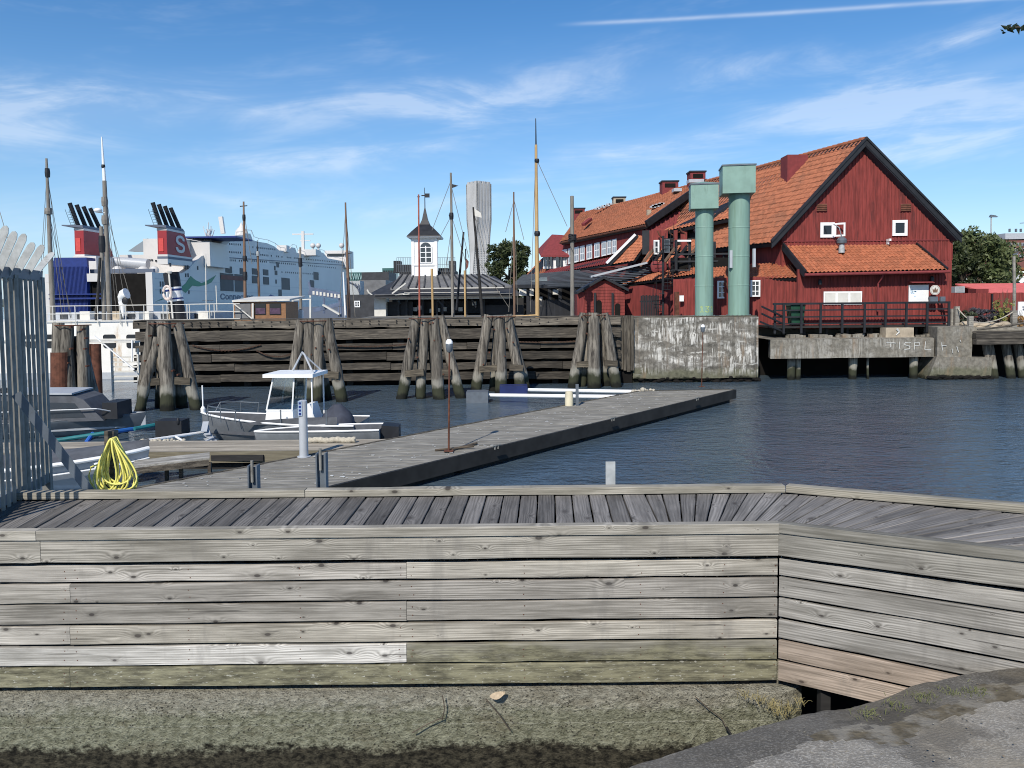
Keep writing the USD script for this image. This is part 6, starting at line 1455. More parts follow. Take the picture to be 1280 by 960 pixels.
# mast, bridge and crane
m = MB(); m.path([p + [.3, 0, .9] for p in P3[9:]], .07, 5)
for p_a, p_b in zip(P3[9:-1], P3[10:]): m.path([p_a + [.3, 0, 0], p_a + [.3, 0, .9]], .05, 4)
m.build(ferry, 'top_rail', m_ferry, kind='stuff')
for py in (348, 362, 378):
    m = MB(); m.beam(FP(194, py) + [.02, 0, 0], FP(433, 375 + (py - 375) * .42) + [.02, 0, 0], .05, .10); m.build(ferry, 'plating_seam', m_greyl)
q = W(379, 312, 262); m = MB(); m.beam(q, q + [0, 0, 6.2], .9, .9); m.beam(q + [-3.6, 0, 5.2], q + [3.6, 0, 5.2], .4, .4, up=(0, 1, 0)); m.beam(q + [-1, 0, 3], q + [2.5, 0, 3], .3, .3, up=(0, 1, 0)); m.box(q + [-1.5, -1, -2], q + [4.5, 6, 0]); m.build(ferry, 'radar_mast', m_ferry)
for px, py, r in ((391, 307, .9), (398, 307, .9), (427, 307, 1.1)):
    m = MB(); q = W(px, py, 270 if px < 410 else 318); m.ball(q, r, 2); m.tube(q - [0, 0, 3], q, .3); m.build(ferry, 'radome', m_ferry, smooth=40)
m = MB(); a, b = W(406, 326, 322), W(431, 313, 322); m.box((a[0], 322, a[2] - 3), (b[0] + 1.5, 332, b[2])); br_ = m.build(ferry, 'bridge', m_ferry)
m = MB(); a, b = W(409, 320.5, 321.9), W(430, 317, 321.9); m.box((a[0], 321.7, a[2]), (b[0], 322, b[2])); m.build(br_, 'bridge_windows', m_dark)
m = MB(); a = W(279, 292, 200); b = W(276, 271, 200); m.beam(a, b, 1.0, .9, up=(0, 1, 0)); m.build(ferry, 'deck_crane', m_ferry)
m = MB(); q = W(259, 300, 180)
for k in range(26): m.beam(q + rng.normal(0, [.7, .5, 2.2]), q + rng.normal(0, [.7, .5, 2.2]), .14, .14)
m.build(ferry, 'aerial_cluster', m_ferry)
m = MB(); q = W(354, 311, 240); m.cbox(q, (3, 3.5, 2.0)); m.build(ferry, 'deck_house', m_ferry)
m = MB(); q = W(302, 290, 208); m.lathe([(1.8, -1), (1.6, .3), (.6, 1.4), (0, 2.8)], q, 10); m.build(ferry, 'dome', m_ferry, smooth=40)

# ------------------------------------------------------------------ tall tower far behind
TYf = 1250.0; q = W(600, 375, TYf); tower = thing('skyscraper', 'tall pale twisted skyscraper on the skyline behind the clock turret', 'tower', (q[0], TYf, 0))
H = float(W(600, 228, TYf)[2]); wd = 27.0
lev = np.linspace(0, 1, 34); nfin = 9
def cell_xy(i, j, t):
    tw_ = math.radians(26) * np.clip((t - .25) / .42, 0, 1) ** 1.5 * (1 if t < 1 else 1)
    sh = 1.0 - .13 * math.sin(np.clip((t - .2) / .5, 0, 1) * math.pi)
    c = math.radians(14) + tw_; x, y = (i - .5) * wd * sh, (j - .5) * wd * sh; return x * math.cos(c) - y * math.sin(c), x * math.sin(c) + y * math.cos(c)
m = MB(); V = []
for t in lev:
    for i, j in ((0, 0), (1, 0), (1, 1), (0, 1)):
        x, y = cell_xy(i * .97 + .015, j * .97 + .015, t); V.append((q[0] + x, TYf + y, H * t))
m.add(V, [[k * 4 + e, k * 4 + (e + 1) % 4, (k + 1) * 4 + (e + 1) % 4, (k + 1) * 4 + e] for k in range(33) for e in range(4)] + [[132, 133, 134, 135]]); m.build(tower, 'glass_core', m_towerg)
m = MB()
for side in range(4):
    for f in range(nfin + 1):
        u = f / nfin; ij = [(u, 0), (1, u), (1 - u, 1), (0, 1 - u)][side]
        pts = []
        for t in lev:
            x, y = cell_xy(*ij, t); pts.append((q[0] + x, TYf + y, H * t * (1.0 if f % 3 else .985)))
        m.path(pts, np.where(lev > .45, 1.45, .95), 4)
m.build(tower, 'facade_fins', m_tower, kind='stuff')
m = MB()
for k in range(30):
    t = (k + .5) / 52
    for side in range(4):
        c0_, c1_ = [((0, 0), (1, 0)), ((1, 0), (1, 1)), ((1, 1), (0, 1)), ((0, 1), (0, 0))][side]
        a_, b_ = cell_xy(*c0_, t), cell_xy(*c1_, t); m.beam((q[0] + a_[0], TYf + a_[1], H * t), (q[0] + b_[0], TYf + b_[1], H * t), .9, 1.3)
m.build(tower, 'floor_bands', m_tower, kind='stuff')

# ------------------------------------------------------------------ restaurant pavilion with turret
pav = thing('turret_pavilion', 'low dark quayside pavilion with a white turret under a flared black roof', 'pavilion', (-6, 75, 2.5))
PY = 75.0
def bxp(name, xa, ya, xb, yb, Y, dpt, mat, parent=pav):
    a, b = W(xa, yb, Y), W(xb, ya, Y); m = MB(); m.box((a[0], Y, a[2]), (b[0], Y + dpt, b[2])); return m.build(parent, name, mat)
bxp('dark_wall', 482, 372, 662, 412, PY + 3, 6, m_tarred)
bxp('white_corner', 468, 371, 482, 396, PY - .4, 2, m_offw)
bxp('fascia', 468, 366.5, 640, 369, PY - 1.75, .1, m_slatel); bxp('white_gutter', 512, 359, 630, 361.2, PY - 1.9, .1, m_offw); bxp('white_gutter', 505, 364.6, 625, 366.4, PY - 1.9, .1, m_offw); bxp('white_lintel', 486, 369.8, 640, 374.5, PY - 1.2, .15, m_offw)
m = MB(); m.slab([W(458, 369, PY - 1.6), W(650, 366, PY - 1.6), W(618, 345, PY + 4.5), W(500, 347, PY + 4.5)], (0, 0, -.3)); m.build(pav, 'lower_roof', m_slate)
m = MB(); m.slab([W(488, 360, PY), W(640, 357, PY), W(606, 343, PY + 4), W(500, 343, PY + 4)], (0, 0, -.2)); m.build(pav, 'upper_roof', m_slatel)
m = MB()
for k in range(15):
    u = k / 14; m.beam(W(490 + 140 * u, 359.5 - 2 * u, PY - .1), W(503 + 100 * u, 343, PY + 3.9), .12, .16)
m.build(pav, 'standing_seams', m_slate, kind='stuff')
bxp('roof_terrace', 499, 338, 569, 344, PY + 4.2, 4, m_slate)
for xa, xb, ya in ((492, 500, 326), (501, 514, 331), (561, 569, 326), (548, 560, 335)): bxp('roof_box', xa, ya, xb, 341, PY + 4.5, 1.4, m_black)
m = MB()
for k in range(34):
    x = 496 + k * 2.2; m.beam(W(x, 340, PY + 3.8), W(x, 322, PY + 3.8), .035, .035, up=(0, 1, 0))
for y in (322, 331): m.beam(W(496, y, PY + 3.8), W(569, y, PY + 3.8), .04, .04)
m.build(pav, 'roof_railing', m_steel, kind='stuff')
tcx = float(W(532, 320, PY + 4.6)[0]); hw = 1.16; tz0, tz1 = float(W(532, 343, PY + 4.6)[2]) - .4, float(W(532, 297, PY + 4.6)[2])
m = MB(); m.box((tcx - hw, PY + 3.5, tz0), (tcx + hw, PY + 3.5 + 2 * hw, tz1)); m.build(pav, 'turret', m_white)
m = MB(); m.box((tcx - hw - .1, PY + 3.4, tz1 - .3), (tcx + hw + .1, PY + 3.6 + 2 * hw, tz1 + .02)); m.box((tcx - hw - .1, PY + 3.4, tz0 + 1.25), (tcx + hw + .1, PY + 3.499, tz0 + 1.4)); m.build(pav, 'cornice', m_white)
for sx_ in (-1, 1): m = MB(); m.box((tcx + sx_ * (hw + .02) - .14, PY + 3.42, tz0), (tcx + sx_ * (hw + .02) + .14, PY + 3.499, tz1 - .31)); m.build(pav, 'corner_board', m_white)
zw0, zw1 = float(W(532, 328, PY + 3.4)[2]), float(W(532, 303, PY + 3.4)[2])
m = MB(); an = np.linspace(0, math.pi, 11); m.prism([(-.55, 0), (.55, 0)] + [(.55 * math.cos(t), zw1 - zw0 - .5 + .5 * math.sin(t)) for t in an], (tcx + .15, PY + 3.44, zw0), (1, 0, 0), (0, 0, 1), (0, .05, 0)); wn = m.build(pav, 'arched_window', m_pane)
m = MB()
for x in (-.58, 0, .58): m.box((tcx + .15 + x - .05, PY + 3.40, zw0 - .05), (tcx + .15 + x + .05, PY + 3.439, zw1 - .35))
for k in range(4): z = zw0 + (zw1 - zw0 - .5) * k / 3; m.box((tcx - .45, PY + 3.395, z - .04), (tcx + .75, PY + 3.438, z + .04))
m.build(wn, 'glazing_bars', m_white)
cc = (tcx, PY + 3.5 + hw, 0); zr = tz1
m = MB(); m.lathe([(2.42, zr), (2.35, zr + .10), (1.8, zr + .55), (1.25, zr + .95), (.72, zr + 1.3), (.42, zr + 1.8), (.22, zr + 2.5), (.06, zr + 3.1), (0, zr + 3.15)], cc, 4, math.pi / 4); m.build(pav, 'turret_roof', m_black)
m = MB(); m.lathe([(2.3, zr - .12), (2.46, zr - .005)], cc, 4, math.pi / 4); m.build(pav, 'eave_board', m_white)
m = MB(); z = zr + 3.1; m.tube((cc[0], cc[1], z), (cc[0], cc[1], z + 2.0), .05, .03, 6); m.cbox((cc[0] + .25, cc[1], z + 1.2), (.5, .04, .42)); m.beam((cc[0] - .35, cc[1], z + 1.2), (cc[0], cc[1], z + 1.2), .05, .1); m.build(pav, 'weather_vane', m_black)
m = MB(); m.beam(W(470, 371, PY - 1.2), W(512, 367, PY - 1.8), .12, .14); m.beam(W(490, 367, PY - 1.6), W(507, 354, PY - 1.4), .12, .14); m.build(pav, 'white_bargeboard', m_offw)
m = MB(); m.path([W(459, 362, PY - 1.5), W(461, 366, PY - 1.5), W(468, 371, PY - 1.4)], .08, 6); m.build(pav, 'white_downpipe', m_offw)
for px in (497, 507, 527, 545, 552, 582, 604): bxp('post', px, 372, px + 2, 402, PY + .2, .2, m_black)
for k, (xa, ya) in enumerate(((516, 384), (522, 382), (537, 386), (553, 384), (573, 384), (590, 377), (545, 385), (515, 384))): bxp('white_chair', xa, ya, xa + 5, ya + 5, PY + 1 + .1 * k, .5, m_offw)
bxp('terrace_fence', 482, 377, 516, 402, PY + .6, .1, m_black); bxp('terrace_fence', 600, 381, 660, 402, PY + .5, .1, m_black); bxp('back_panel', 520, 376, 600, 392, PY + 2.6, .2, m_slate)
for (xa, ya, xb, yb) in ((493, 371, 500, 380), (545, 372, 555, 384), (588, 372, 595, 384)):
    m = MB(); m.beam(W(xa, ya, PY - .5), W(xb, yb, PY - .5), .14, .14); m.build(pav, 'raking_strut', m_black)
# grey shed and green terminal behind it
gs = thing('grey_warehouse', 'plain dark grey warehouse with one small white window left of the pavilion', 'warehouse', (-20, 110, 2.5))
bxp('block', 432, 368, 480, 402, 110, 8, m_slate, gs); bxp('block', 449, 350, 482, 372, 118, 8, m_slatel, gs); bxp('block', 452, 340, 486, 352, 125, 8, m_slate, gs)
wpx(gs, 443, 376, 450, 384, 109.95, 2, 2, fr_=.14)
bxp('glazed_lean_to', 437, 351, 450, 370, 112, 3, m_steelL, gs)
for k in range(4): m = MB(); m.beam(W(436 + k * 4, 352 + k, 111.8), W(448 + k * .5, 358 + k * 4, 111.8), .1, .1); m.build(gs, 'roof_bar', m_lettergrey)
gt = thing('green_bridge', 'pale green glazed terminal gangway far behind the grey warehouse', 'terminal', (-90, 420, 2.5))
for i in range(1): bxp('gangway', 405, 340, 479, 352, 430, 6, m_gterm, gt); bxp('terminal_block', 478, 335, 494, 350, 425, 12, m_gterm, gt)
m = MB()
for k in range(24):
    x = 406 + k * 3.0; m.beam(W(x, 350, 429.5), W(x + 1.5, 341, 429.5), .3, .3, up=(0, 1, 0)); m.beam(W(x + 1.5, 341, 429.5), W(x + 3, 350, 429.5), .3, .3, up=(0, 1, 0))
m.build(gt, 'truss', M('truss_green', (.28, .42, .40), .1, 1, .5), kind='stuff')
for k in range(5): bxp('window', 479 + k * 3, 338, 481 + k * 3, 347, 424.8, .3, m_dark, gt)

# ------------------------------------------------------------------ museum ship at the left
ship = thing('museum_ship', 'white museum steamer with rust streaks moored behind the first dolphins', 'ship', (-20, 44, 0))
HY = 41.0
a, b = W(52, 470, HY), W(172, 402, HY)
m = MB(); m.prism([(a[0] - 6, .35), (b[0] + 1.5, .35), (b[0] + 2, 3.0), (b[0] + 1.5, b[2]), (a[0] - 6, b[2] + .1)], (0, HY, 0), (1, 0, 0), (0, 0, 1), (0, 5, 0)); m.build(ship, 'hull', M('ship_white', (.74, .72, .66), .06, 1, .5, dirt=(.46, .32, .18), dirt_lo=.56, dirt_hi=.74, dirt_sc=.6, dirt_stretch=(2.5, 1, .5)))
for px in (137, 166, 62, 40):
    q0, q1 = W(px - 7.5, 435, HY), W(px + 7.5, 418, HY); w_, h_ = q1[0] - q0[0], q1[2] - q0[2]; P = Polygon([(-w_ / 2, -h_ / 2), (w_ / 2, -h_ / 2), (w_ / 2, h_ / 2), (-w_ / 2, h_ / 2)]).buffer(-.12).buffer(.12, quad_segs=4)
    m = MB(); m.prism(P, ((q0[0] + q1[0]) / 2, HY - .03, (q0[2] + q1[2]) / 2), (1, 0, 0), (0, 0, 1), (0, .02, 0)); m.build(ship, 'window', m_dark)
m = MB(); m.box((a[0] - 6, HY - .12, 2.05), (b[0] + 1.6, HY - .002, 2.15)); m.build(ship, 'rubbing_strake', m_offw)
m = MB(); m.box((a[0] - 6, HY - .06, -.1), (b[0] + 1.4, HY + 4.9, .349)); m.build(ship, 'waterline', m_greyl)
RY = 40.9; rz0 = b[2]
xa, xb = float(W(56, 390, RY)[0]), float(W(300, 390, RY)[0])
zt = float(W(150, 382, RY)[2])
for z in (zt, zt - .42, zt - .8):
    m = MB(); m.path([(x, RY, z + .0012 * (x - xa) ** 1.6) for x in np.linspace(xa, xb, 14)], .024, 6); m.build(ship, 'rail', m_offw)
for px in (66, 94, 122, 150, 157, 180, 204, 209, 234, 237, 262, 268, 292):
    x = float(W(px, 390, RY)[0]); m = MB(); m.tube((x, RY, zt - 1.0), (x, RY, zt + .0012 * (x - xa) ** 1.6), .028, n=6); m.build(ship, 'rail_post', m_offw)
m = MB(); m.box((xa, RY + .2, 2.6), (xb + 1, HY + 8, zt - 1.0)); m.build(ship, 'deck', m_slatel)
m = MB(); a2, b2 = W(60, 404, 46), W(265, 389, 46); m.box((a2[0], 46, 2.5), (b2[0], 50, b2[2])); m.build(ship, 'deck_house', m_greyl)
for k in range(9): bxp('house_window', 75 + k * 21, 392, 84 + k * 21, 399, 45.95, .1, m_pane, ship)
for k in range(5): bxp('deck_locker', 100 + k * 37, 389, 112 + k * 37, 402, 45.2, .5, [m_offw, m_sand][k % 2], ship)
f0 = W(222, 392, 45); fr0 = float(W(231.5, 360, 45)[0] - W(212.5, 360, 45)[0]) / 2; axs = np.array([-.14, 0, 1.0])
def fband(p0, p1, mt, nm, par, g=0.0):
    z0_, z1_ = float(W(220, p0, 45)[2]), float(W(220, p1, 45)[2]); bs = lambda z: np.array([f0[0] - .13 * (z - f0[2]), 45, z]); m = MB(); m.tube(bs(z0_), bs(z1_), fr0 + g, fr0 + g, 20); return m.build(par, nm, mt, smooth=40)
fn_ = fband(404, 377, m_black, 'funnel', ship)
fband(377, 369, m_white, 'white_band', fn_, .003); fband(374.6, 372.8, m_navy, 'blue_stripe', fn_, .012); fband(369, 359.3, m_white, 'white_band', fn_, .003); fband(364, 361.5, m_navy, 'blue_stripe', fn_, .012); fband(359.3, 341, m_black, 'funnel_top', fn_)
m = MB(); q = W(209, 366, 44.3); an = np.linspace(0, 2 * math.pi, 25); m.path([q + [.22 * math.cos(t), 0, .38 * math.sin(t)] for t in an], .075, 8); m.build(ship, 'life_ring', M('ring_white', (.62, .52, .46), .2, 8, .6), smooth=40)
m = MB(); m.tube(W(216, 398, 44.4), W(211, 339, 44.4), .05); m.lathe([(.1, 0), (.16, .12), (.05, .16)], W(212, 342, 44.4), 8); m.build(ship, 'steam_pipe', m_offw, smooth=40)
m = MB(); q = W(154, 398, 42.5); m.path([q, q + [0, 0, .9], q + [.0, -.02, 1.15], q + [.12, -.1, 1.32], q + [.3, -.12, 1.38]], [.22, .22, .24, .27, .30], 14); m.build(ship, 'ventilator', m_white, smooth=50)
m = MB(); q = W(157, 376, 42.3); m.ball(q + [.06, -.2, 0], (.17, .06, .2), 2); m.build(ship, 'ventilator_mouth', m_black, smooth=True)
# wooden deck cabin
cab = thing('deck_cabin', 'small varnished deckhouse with two purple curtained windows behind the timber wall', 'cabin', (-12.5, 43, 2.6))
CY_ = 41.5
a, b = W(292, 398, CY_), W(357, 377, CY_); m = MB(); m.box((a[0], CY_, a[2] - .6), (b[0], CY_ + 2.4, b[2])); m.build(cab, 'body', m_masty if False else M('cabin_wood', (.24, .12, .055), .25, 4, .5, (1, 1, 5)))
a, b = W(290, 377.6, CY_ - .15), W(362, 373.2, CY_ - .15); m = MB(); m.slab([(a[0], CY_ - .15, a[2]), (b[0], CY_ - .15, b[2] - .12), (b[0] + .1, CY_ + 2.6, b[2] + .06), (a[0] + .2, CY_ + 2.6, a[2] + .2)], (0, 0, .1)); m.build(cab, 'roof', m_offw)
bxp('grey_panel', 294, 379, 313, 398, CY_ - .03, .02, m_slatel, cab)
for xa_, xb_ in ((319, 332), (337, 351)):
    w_ = bxp('window', xa_, 379.5, xb_, 393.5, CY_ - .03, .02, m_dark, cab)
    bxp('curtain', xa_ + .6, 385, xb_ - .6, 392.5, CY_ - .045, .01, m_curt, w_)
m = MB(); m.beam(W(293, 380, CY_ - .2), W(316, 399, CY_ - .2), .06, .06); m.beam(W(316, 379, CY_ - .1), W(316, 399, CY_ - .1), .1, .06, up=(0, 1, 0)); m.build(cab, 'white_brace', m_offw)
st_ = thing('boarding_stairs', 'blue and white passenger stairs on the quay left of the grey warehouse', 'gangway', tuple(W(410, 395, 60) * [1, 1, 0] + [0, 0, 2.5]))
SYs = 60.0
m_stair = M('stair_blue', (.10, .13, .20), .2, 2, .5)
for (p0, p1) in (((387, 361), (425, 368)), ((386, 366), (425, 372)), ((392, 388), (426, 380))):
    m = MB(); m.beam(W(*p0, SYs), W(*p1, SYs), .2, .3); m.build(st_, 'stringer', m_stair)
for p0, p1 in (((386, 352), (389, 366)), ((424, 368), (424, 396)), ((405, 372), (405, 392)), ((388, 362), (388, 372)), ((426, 372), (426, 396)), ((366, 374), (366, 398)), ((388, 374), (388, 398))):
    m = MB(); m.beam(W(*p0, SYs), W(*p1, SYs), .14, .14, up=(0, 1, 0)); m.build(st_, 'post', m_offw if p0[0] in (366, 388) else m_stair)
for k in range(8): m = MB(); m.cbox(W(392 + k * 4.5, 366 + k * .6, SYs - .1), (.16, .05, .28)); m.build(st_, 'baluster', m_offw)
m = MB(); m.beam(W(404, 381, SYs - .3), W(425, 393, SYs - .3), .5, .12); m.beam(W(366, 375, SYs), W(389, 374, SYs), .08, .08); m.build(st_, 'handrail', m_offw)
bxp('dark_wall', 364, 383, 432, 402, 66, .5, m_lettergrey, st_); bxp('white_house', 352, 371, 432, 384, 300, 4, m_ferry, ferry) if False else None

# ------------------------------------------------------------------ masts
def mast(name, lab, cat, pb, pt, Y, r0, r1, mat, stays=(), yards=(), tip=None, flag=None, extra=None):
    r0, r1 = r0 * .70, r1 * .70
    a, b = W(*pb, Y), W(*pt, Y); a = a + (a - b) / np.linalg.norm(b - a) * .8
    t_ = thing(name, lab, cat, tuple(a)); m = MB(); m.path([a + (b - a) * u for u in (0, .35, .7, 1)], [r0, r0 * .95, (r0 + r1) / 2, r1], 9); sp_ = m.build(t_, 'spar', mat, smooth=50)
    for p, q in yards: m = MB(); m.tube(W(*p, Y), W(*q, Y), r1 * .7, r1 * .6, 6); m.build(t_, 'crosstree', m_black)
    if stays:
        for p, q, dy in stays: m = MB(); m.path([W(*p, Y), W(*q, Y + dy)], .016 * Y / 45, 4); m.build(t_, 'stay', m_mast)
    if tip: m = MB(); m.path([b, W(*tip, Y)], [r1 * .6, r1 * .3], 6); m.build(t_, 'tip', m_black)
    if flag:
        pts = [W(*p, Y - .02) for p in flag[0]]; m = MB(); m.slab(pts, (0, .03, 0)); m.build(t_, 'pennant', flag[1])
    return t_, sp_
def collar(t_, px, py, Y, r, h, mat): r = r * .70; m = MB(); q = W(px, py, Y); m.lathe([(r, -h / 2), (r * 1.15, 0), (r, h / 2)], q, 10); m.build(t_, 'collar', mat)
t_, _ = mast('ship_mast', 'leftmost grey wooden mast with many stays beside the fence', 'mast', (66, 392), (58, 198), 44, .20, .09, m_mast, [((60, 222), (82, 396), 3), ((60, 225), (88, 398), 2), ((60, 260), (90, 398), 1), ((62, 265), (78, 398), 1), ((58, 228), (47, 396), 2), ((58, 260), (50, 396), 0)]); collar(t_, 60.5, 264, 44, .26, .35, m_mast); collar(t_, 59.3, 216, 44, .17, .5, m_black)
t_, _ = mast('ship_mast', 'tall mast with a white top and a radar dish on the museum ship', 'mast', (137, 394), (130.5, 226), 43.5, .20, .16, m_mast, [((133, 250), (160, 396), 1), ((133, 255), (150, 396), 2), ((134, 270), (170, 397), 0), ((132, 250), (118, 396), 1), ((133, 262), (146, 397), 1.5)])
m = MB(); m.path([W(130.6, 227, 43.5), W(127, 171, 43.5)], [.10, .035], 8); m.build(t_, 'white_topmast', m_white, smooth=40); collar(t_, 129, 208, 43.5, .13, .2, m_black); collar(t_, 131.5, 275, 43.5, .25, .5, m_mast); collar(t_, 130.8, 252, 43.5, .22, .5, m_mast)
m = MB(); m.ball(W(122.5, 263, 43.3), (.22, .22, .14), 2); m.beam(W(122, 265.5, 43.4), W(131, 266, 43.4), .05, .05); m.build(t_, 'radar_dish', m_white, smooth=40)
t_, _ = mast('cargo_derrick', 'shorter grey spar standing just left of the white topped mast', 'mast', (130, 394), (126.5, 283), 42.8, .17, .15, m_mast); collar(t_, 127.5, 305, 42.8, .22, .9, m_black)
mast('cargo_derrick', 'thin leaning dark spar below the radar dish', 'mast', (121, 394), (125, 322), 42.5, .12, .10, m_tarred)
t_, _ = mast('boat_mast', 'brown mast with aerials before the middle of the ferry', 'mast', (306.5, 378), (304.5, 252), 46, .14, .07, m_mastb, [((304.5, 262), (315, 330), 0)], [((300, 258), (309, 257))]); collar(t_, 305, 272, 46, .13, .35, m_black); collar(t_, 306, 323, 46, .17, .3, m_black); collar(t_, 306.3, 345, 46, .18, .5, m_black)
t_, _ = mast('boat_mast', 'short brown mast right of the aerial mast, over the wooden cabin', 'mast', (324, 376), (322, 314), 47, .11, .09, m_mastb, (), (), (321.5, 300)); collar(t_, 322, 317, 47, .16, .3, m_steelL)
t_, _ = mast('boat_mast', 'pale mast with a white foot over the dolphin behind the motor boat', 'mast', (376, 397), (375.2, 309), 45, .13, .08, m_mast); collar(t_, 375.3, 328, 45, .15, .5, m_black)
m = MB(); q = W(375.8, 393, 44.8); m.cbox(q, (.26, .26, .5)); m.build(t_, 'white_foot', m_white)
mast('boat_mast', 'tall thin reddish mast at the bow end of the ferry', 'mast', (436.5, 396), (431.8, 253), 50, .15, .07, m_mastb, [((432, 262), (444, 396), 0), ((432, 262), (424, 396), 0)], [((429, 318), (440, 316))])
mast('boat_mast', 'short white pole beside the thin reddish mast', 'pole', (432, 397), (429, 340), 49.5, .10, .05, m_white)
mast('flag_pole', 'slim red pole before the left side of the white turret', 'pole', (524.5, 396), (523.2, 243), 46, .085, .06, m_mastr, (), [((521.5, 246), (525, 246))])
t_, _ = mast('boat_mast', 'grey mast with crosstrees and small dark pennant right of the turret', 'mast', (566, 394), (563.6, 216), 48, .15, .09, m_mast, [((564, 270), (548, 300), 0), ((564, 225), (540, 288), 0), ((565, 272), (583, 330), 0), ((564, 232), (586, 322), 0), ((565, 280), (556, 345), 0)], [((561, 269), (567, 269))], None, ([(565, 230), (573, 232), (568, 234), (565, 235)], m_black)); collar(t_, 564.2, 270, 48, .18, .4, m_black)
mast('boat_mast', 'dark leaning spar just right of the pennant mast', 'mast', (572, 372), (579.5, 290), 49, .11, .09, m_black)
mast('boat_mast', 'short dark mast with a rolled flag between leaning spars', 'mast', (582.5, 360), (582, 311), 49, .06, .05, m_black, (), (), None, ([(582, 322), (586, 327), (585, 334), (582, 338)], m_brickfar))
mast('boat_mast', 'dark leaning mast with a small flag before the skyscraper', 'mast', (603, 394), (591.5, 259), 47, .14, .08, m_tarred, [((600, 330), (636, 384), 0), ((592, 264), (606, 318), 0)], (), None, ([(592, 260), (601, 266), (602, 272), (593, 270)], m_offw))
mast('orange_pole', 'short orange pole on the quay between the red pole and the pennant mast', 'pole', (541, 394), (539.8, 336), 45, .10, .10, m_masty)
mast('orange_pole', 'short orange pole on the quay left of the leaning dark mast', 'pole', (581.5, 392), (581, 338), 45, .09, .09, m_masty)
mast('boat_mast', 'thin grey mast with stays before the round tree', 'mast', (643, 391), (642.2, 240), 46, .11, .06, m_mastb, [((642.5, 250), (632, 290), 0), ((642.5, 250), (655, 300), 0), ((644.5, 300), (647, 390), 0), ((641, 296), (636, 390), 0)]); 
t_, _ = mast('tall_mast', 'tallest varnished yellow mast with a dark thin tip on the quay', 'mast', (671.8, 393), (670, 181), 41, .17, .10, m_masty, [((671, 200), (709, 283), 0), ((669, 212), (663, 390), 0)], (), (669.6, 148)); collar(t_, 671, 201, 41, .16, .2, m_black); collar(t_, 671.4, 292, 41, .2, .25, m_black)
t_, _ = mast('mooring_post', 'plain grey wooden post left of the red shed with a rope turned round it', 'post', (715.5, 390), (715, 245), 43, .17, .15, m_mast)
m = MB()
for k in range(5): q = W(715.5, 294 + k * 1.7, 43); an = np.linspace(0, 2 * math.pi, 17); m.path([q + [.2 * math.cos(t), .2 * math.sin(t), .03 * math.sin(2 * t + k)] for t in an], .04, 5)
m.build(t_, 'rope_turns', m_black)
mast('tow_spar', 'long orange spar lying along the top of the timber wall', 'spar', (610, 397.5), (671, 393.8), 40.5, .06, .06, m_masty)
for i, (px, pyt, pyb, lab) in enumerate(((209, 346, 372, 'thin aerial behind the steamer funnel'), (257, 318, 395, 'white mast with a lattice of lights before the ferry side'), (270, 357, 380, 'thin white aerial right of the lattice mast'))):
    mast('aerial', lab, 'aerial', (px + 1, pyb), (px, pyt), 52, .06, .04, m_offw, (), [((px - 4, pyt + 58), (px + 10, pyt + 58))] if i == 1 else ())
mast('far_stay', 'thin stays of a mast out of view above the fence', 'rigging', (10, 300), (-3, 255), 44, .025, .02, m_mast)

# ------------------------------------------------------------------ trees and shrubs
def foliage(c, rad, n, size, seed, clump=60, gaps=.5):
    r = np.random.default_rng(seed); c, rad = np.asarray(c, float), np.asarray(rad, float)
    d = r.normal(size=(clump, 3)); d /= np.linalg.norm(d, axis=1, keepdims=True); cc = d * (r.uniform(.35, 1, (clump, 1)) ** .6)
    k = r.integers(0, clump, n); cr_ = r.uniform(.14, .30, clump)
    e = r.normal(size=(n, 3)); e /= np.linalg.norm(e, axis=1, keepdims=True); p = cc[k] + e * (cr_[k, None] * r.uniform(.2, 1, (n, 1)) ** .5)
    p = c + p * rad; s_ = size * r.uniform(.55, 1.25, (n, 1))
    u = r.normal(size=(n, 3)); u /= np.linalg.norm(u, axis=1, keepdims=True); w_ = np.cross(u, r.normal(size=(n, 3))); w_ /= np.linalg.norm(w_, axis=1, keepdims=True)
    V = np.stack([p - u * s_, p + w_ * s_ * .42, p + u * s_, p - w_ * s_ * .42], 1).reshape(-1, 3); i = np.arange(n)[:, None] * 4
    return V, np.hstack([i, i + 1, i + 2, i + 3]), c + cc * rad
def tree(name, lab, px, pyc, Y, rad, n, size, seed, mat, zb=2.5, clump=60, group=None):
    c = W(px, pyc, Y); t_ = thing(name, lab, 'tree', (c[0], Y, zb)); V, F_, cl = foliage(c, rad, n, size, seed, clump)
    MB().add(V, F_).build(t_, 'crown', mat); m = MB(); b = np.array([c[0], Y, zb - .3]); top_ = c + [0, 0, rad[2] * .2]
    m.path([b, b + (top_ - b) * .5 + [.1, 0, 0], top_], [rad[0] * .08 + .05, rad[0] * .06 + .03, .05], 8)
    for q in cl[:22]: s0 = b + (top_ - b) * .75; m.path([s0, (s0 + q) / 2 + [0, 0, .15], q], [rad[0] * .03 + .02, .03, .012], 5)
    m.build(t_, 'trunk', m_bark); return t_
tree('round_tree', 'dark loose round tree between skyscraper and red house', 636, 340, 92, (2.9, 2.6, 4.1), 6500, .30, 11, m_leafA, clump=46)
tree('low_tree', 'lower bushy tree at the foot of the skyscraper, left of the round tree', 608, 366, 96, (2.4, 2, 2.2), 2600, .28, 12, m_leafA, clump=30)
tree('willow_tree', 'large grey green willow right of the red gable', 1224, 333, 58, (2.55, 2.4, 2.85), 11000, .20, 13, m_leafB, clump=80)
tree('willow_tree', 'darker green part of the trees close to the red gable corner', 1203, 345, 57, (1.5, 1.6, 2.6), 4500, .19, 14, m_leafA, clump=40)
